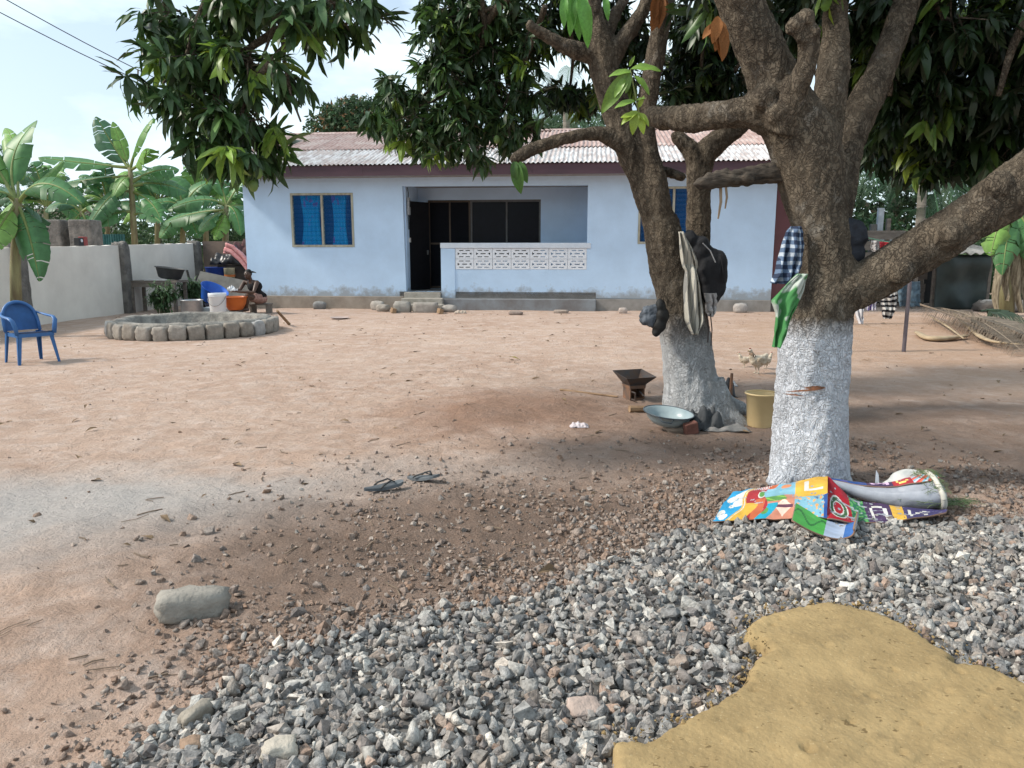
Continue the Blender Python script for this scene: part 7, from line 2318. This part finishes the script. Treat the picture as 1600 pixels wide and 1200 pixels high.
for (s0, e0, h0) in arms:
    S, E_, H_ = A(*s0), A(*e0), A(*h0)
    pb.tube([chest.lerp(S, .6), S, S.lerp(E_, .5), E_, E_.lerp(H_, .35), E_.lerp(H_, .9), H_], [.06, .058, .048, .038, .040, .026, .024], 10)
    d = (H_ - E_).normalized(); sdv = d.cross(Vector((0, 0, 1))).normalized()
    pb.ell(H_ + d * .04, (.045, .040, .022))
    for q in range(4):
        o_ = H_ + d * .07 + sdv * (q - 1.5) * .019
        ln = (.055, .068, .064, .048)[q]
        pb.tube([o_ - d * .02, o_ + d * ln * .5, o_ + d * ln * .85 + Vector((0, 0, -ln * .45))], [.010, .009, .0085], 6)
    o_ = H_ + d * .02 + sdv * .04
    pb.tube([o_ - sdv * .02, o_ + d * .025 + sdv * .012, o_ + d * .05 + Vector((0, 0, -.012))], [.011, .010, .009], 6)
legs = ((( 405, 466, 18.30), (387, 462.5, 17.90), (385, 481, 17.98)), ((405, 467, 18.52), (383, 463.5, 18.22), (381, 482, 18.18)))
for (h0, k0, a0) in legs:
    Hh, K, An = A(*h0), A(*k0), A(*a0)
    An.z = max(An.z, .09)
    pb.tube([Hh, Hh.lerp(K, .5), K, K.lerp(An, .35), K.lerp(An, .85), An], [.098, .085, .062, .058, .040, .038], 10)
    pb.tube([An + Vector((.05, .03, -.045)), An + Vector((-.03, -.03, -.045)), An + Vector((-.13, -.10, -.058))], [.036, .042, .028], 8)
obj('body', voxel(pb, .0085, 3, None, 'body'), skin, per, world=True)
tp_ = MB()
tp_.tube([hip + Vector((0, 0, .03)), belly, chest, chest.lerp(neck, .35)], [.150, .137, .150, .112], 14)
tp_.ell(chest + Vector((.0, .0, -.02)), (.184, .145, .145)); tp_.ell(hip + Vector((0, 0, .06)), (.175, .168, .10))
for q in ((401.5, 441, 18.12), (383, 441, 18.30)): tp_.tube([chest + Vector((0, 0, .03)), chest.lerp(A(*q), .75)], [.09, .045], 8)
obj('sleeveless_top', voxel(tp_, .012, 3, lambda p: noise.noise(p * 18) * .006, 'top'), mat('black_top', (.008, .008, .010), .9), per, world=True)
sh = MB()
sh.ell(hip + Vector((0, 0, -.02)), (.186, .178, .125))
for (h0, k0, a0) in legs: sh.tube([A(*h0), A(*h0).lerp(A(*k0), .62)], [.116, .102], 12)
obj('shorts', voxel(sh, .012, 3, lambda p: noise.noise(p * 16) * .007, 'shorts'), mat('pink_print_shorts', (.42, .26, .22), .9, (.22, .12, .10), scale=22), per, world=True)
hr = MB()
hr.ell(hd + Vector((0, 0, .028)) - fwd * .014, (.082, .094, .096), HMx)
hr.tube([hd - fwd * .06 + Vector((0, 0, .06)), hd - fwd * .10 + rgt * .10 + Vector((0, 0, .05)), hd - fwd * .10 + rgt * .17 + Vector((0, 0, .03))], [.03, .018, .008], 6)
hme = voxel(hr, .009, 1, lambda p: noise.noise(p * 60) * .006, 'hair')
bm = bmesh.new(); bm.from_mesh(hme)
kill = [v for v in bm.verts if (v.co - hd).dot(fwd) > .02 and v.co.z < hd.z + .062]
bmesh.ops.delete(bm, geom=kill, context='VERTS'); bm.to_mesh(hme); bm.free()
obj('hair', hme, mat('black_hair', (.010, .009, .009), .7), per, world=True)
for sg in (-1, 1):
    e = MB(); e.ell(hd + fwd * .084 + rgt * sg * .030 + Vector((0, 0, .010)), (.013, .008, .007), HMx); obj('eye', e, mat('eye_white', (.45, .42, .40), .3), per, world=True, smooth=True)
e = MB(); e.ell(hd + fwd * .088 + Vector((0, 0, -.050)), (.024, .008, .008), HMx); obj('lips', e, mat('lips', (.075, .030, .026), .5), per, world=True, smooth=True)
s0 = A(408, 478, 18.5)
stl = thing('low_stool', 'low wooden stool under the seated person', 'stool', (s0.x, 18.5, 0), R(-6))
d = MB(); d.box(-.24, .24, -.17, .17, .20, .235); obj('seat', d, grey_wood, stl, bevel=.006)
for sx in (-.20, .20):
    d = MB(); d.box(sx - .02, sx + .02, -.15, .15, 0, .199); obj('leg', d, grey_wood, stl)

# ================================================================== chickens
feather = mat('cream_feathers', (.56, .50, .41), .85, (.40, .34, .26), scale=16, detail=6, bump=.6, bscale=50)
def chicken(name, label, x, y, sc_, rz, neck_m, tail=1.0):
    p = g_(x, y)
    t = thing(name, label, 'chicken', p, rz)
    b = MB()
    S = lambda *v: Vector(v) * sc_
    Ry = Matrix.Rotation(R(-18), 3, 'Y')
    b.ell(S(0, 0, .165), [v * sc_ for v in (.105, .070, .080)], Ry)
    b.ell(S(.06, 0, .175), [v * sc_ for v in (.060, .058, .068)])
    b.tube([S(.07, 0, .19), S(.105, 0, .235), S(.115, 0, .285), S(.122, 0, .305)], [.055 * sc_, .036 * sc_, .024 * sc_, .022 * sc_], 10)
    b.ell(S(.130, 0, .312), [v * sc_ for v in (.028, .021, .023)])
    b.tube([S(-.05, 0, .175), S(-.11, 0, .21), S(-.155 * tail, 0, .255)], [.055 * sc_, .038 * sc_, .014 * sc_], 8, flat=1.4)
    for sg in (-1, 1):
        b.tube([S(.005, sg * .03, .12), S(.01, sg * .03, .085), S(.0, sg * .03, .05), S(.005, sg * .03, .006)], [.034 * sc_, .018 * sc_, .0075 * sc_, .007 * sc_], 6)
        for a in (-.5, 0, .5, 3.14): b.tube([S(.005, sg * .03, .008), S(.005 + .04 * math.cos(a), sg * .03 + .04 * math.sin(a), .005)], [.006 * sc_, .004 * sc_], 5)
    obj('body', voxel(b, .0055 * max(sc_, .7), 2, lambda p_: noise.noise(p_ * 60) * .004, 'body'), feather, t)
    for sg in (-1, 1):
        w_ = MB(); w_.ell(S(-.02, sg * .066, .170), [v * sc_ for v in (.078, .014, .046)], Ry); obj('wing', w_, mat('brown_wing', (.30, .23, .16), .9, (.50, .44, .36), scale=24), t, smooth=True)
    n_ = MB(); n_.tube([S(.085, 0, .225), S(.108, 0, .262), S(.116, 0, .288)], [.044 * sc_, .033 * sc_, .026 * sc_], 10); obj('neck_feathers', n_, neck_m, t, smooth=True)
    k_ = MB(); k_.tube([S(.150, 0, .310), S(.178, 0, .302)], [.010 * sc_, .002 * sc_], 6); obj('beak', k_, mat('beak', (.32, .20, .08), .5), t)
    c_ = MB(); c_.ell(S(.132, 0, .338), [v * sc_ for v in (.018, .004, .010)]); obj('comb', c_, mat('comb', (.35, .05, .04), .6), t)
    return t
brn = mat('brown_neck', (.16, .10, .07), .9, (.30, .22, .15), scale=30)
chicken('hen', 'cream hen with a brown neck standing on the dirt between the trees', 1183, 583, .92, R(200), brn)
chicken('chick', 'pale young chick left of the hen', 1163, 573, .58, R(175), feather, .9)
chicken('chick', 'pale young chick half hidden at the far side of the hen', 1196, 576, .62, R(20), feather, .9)
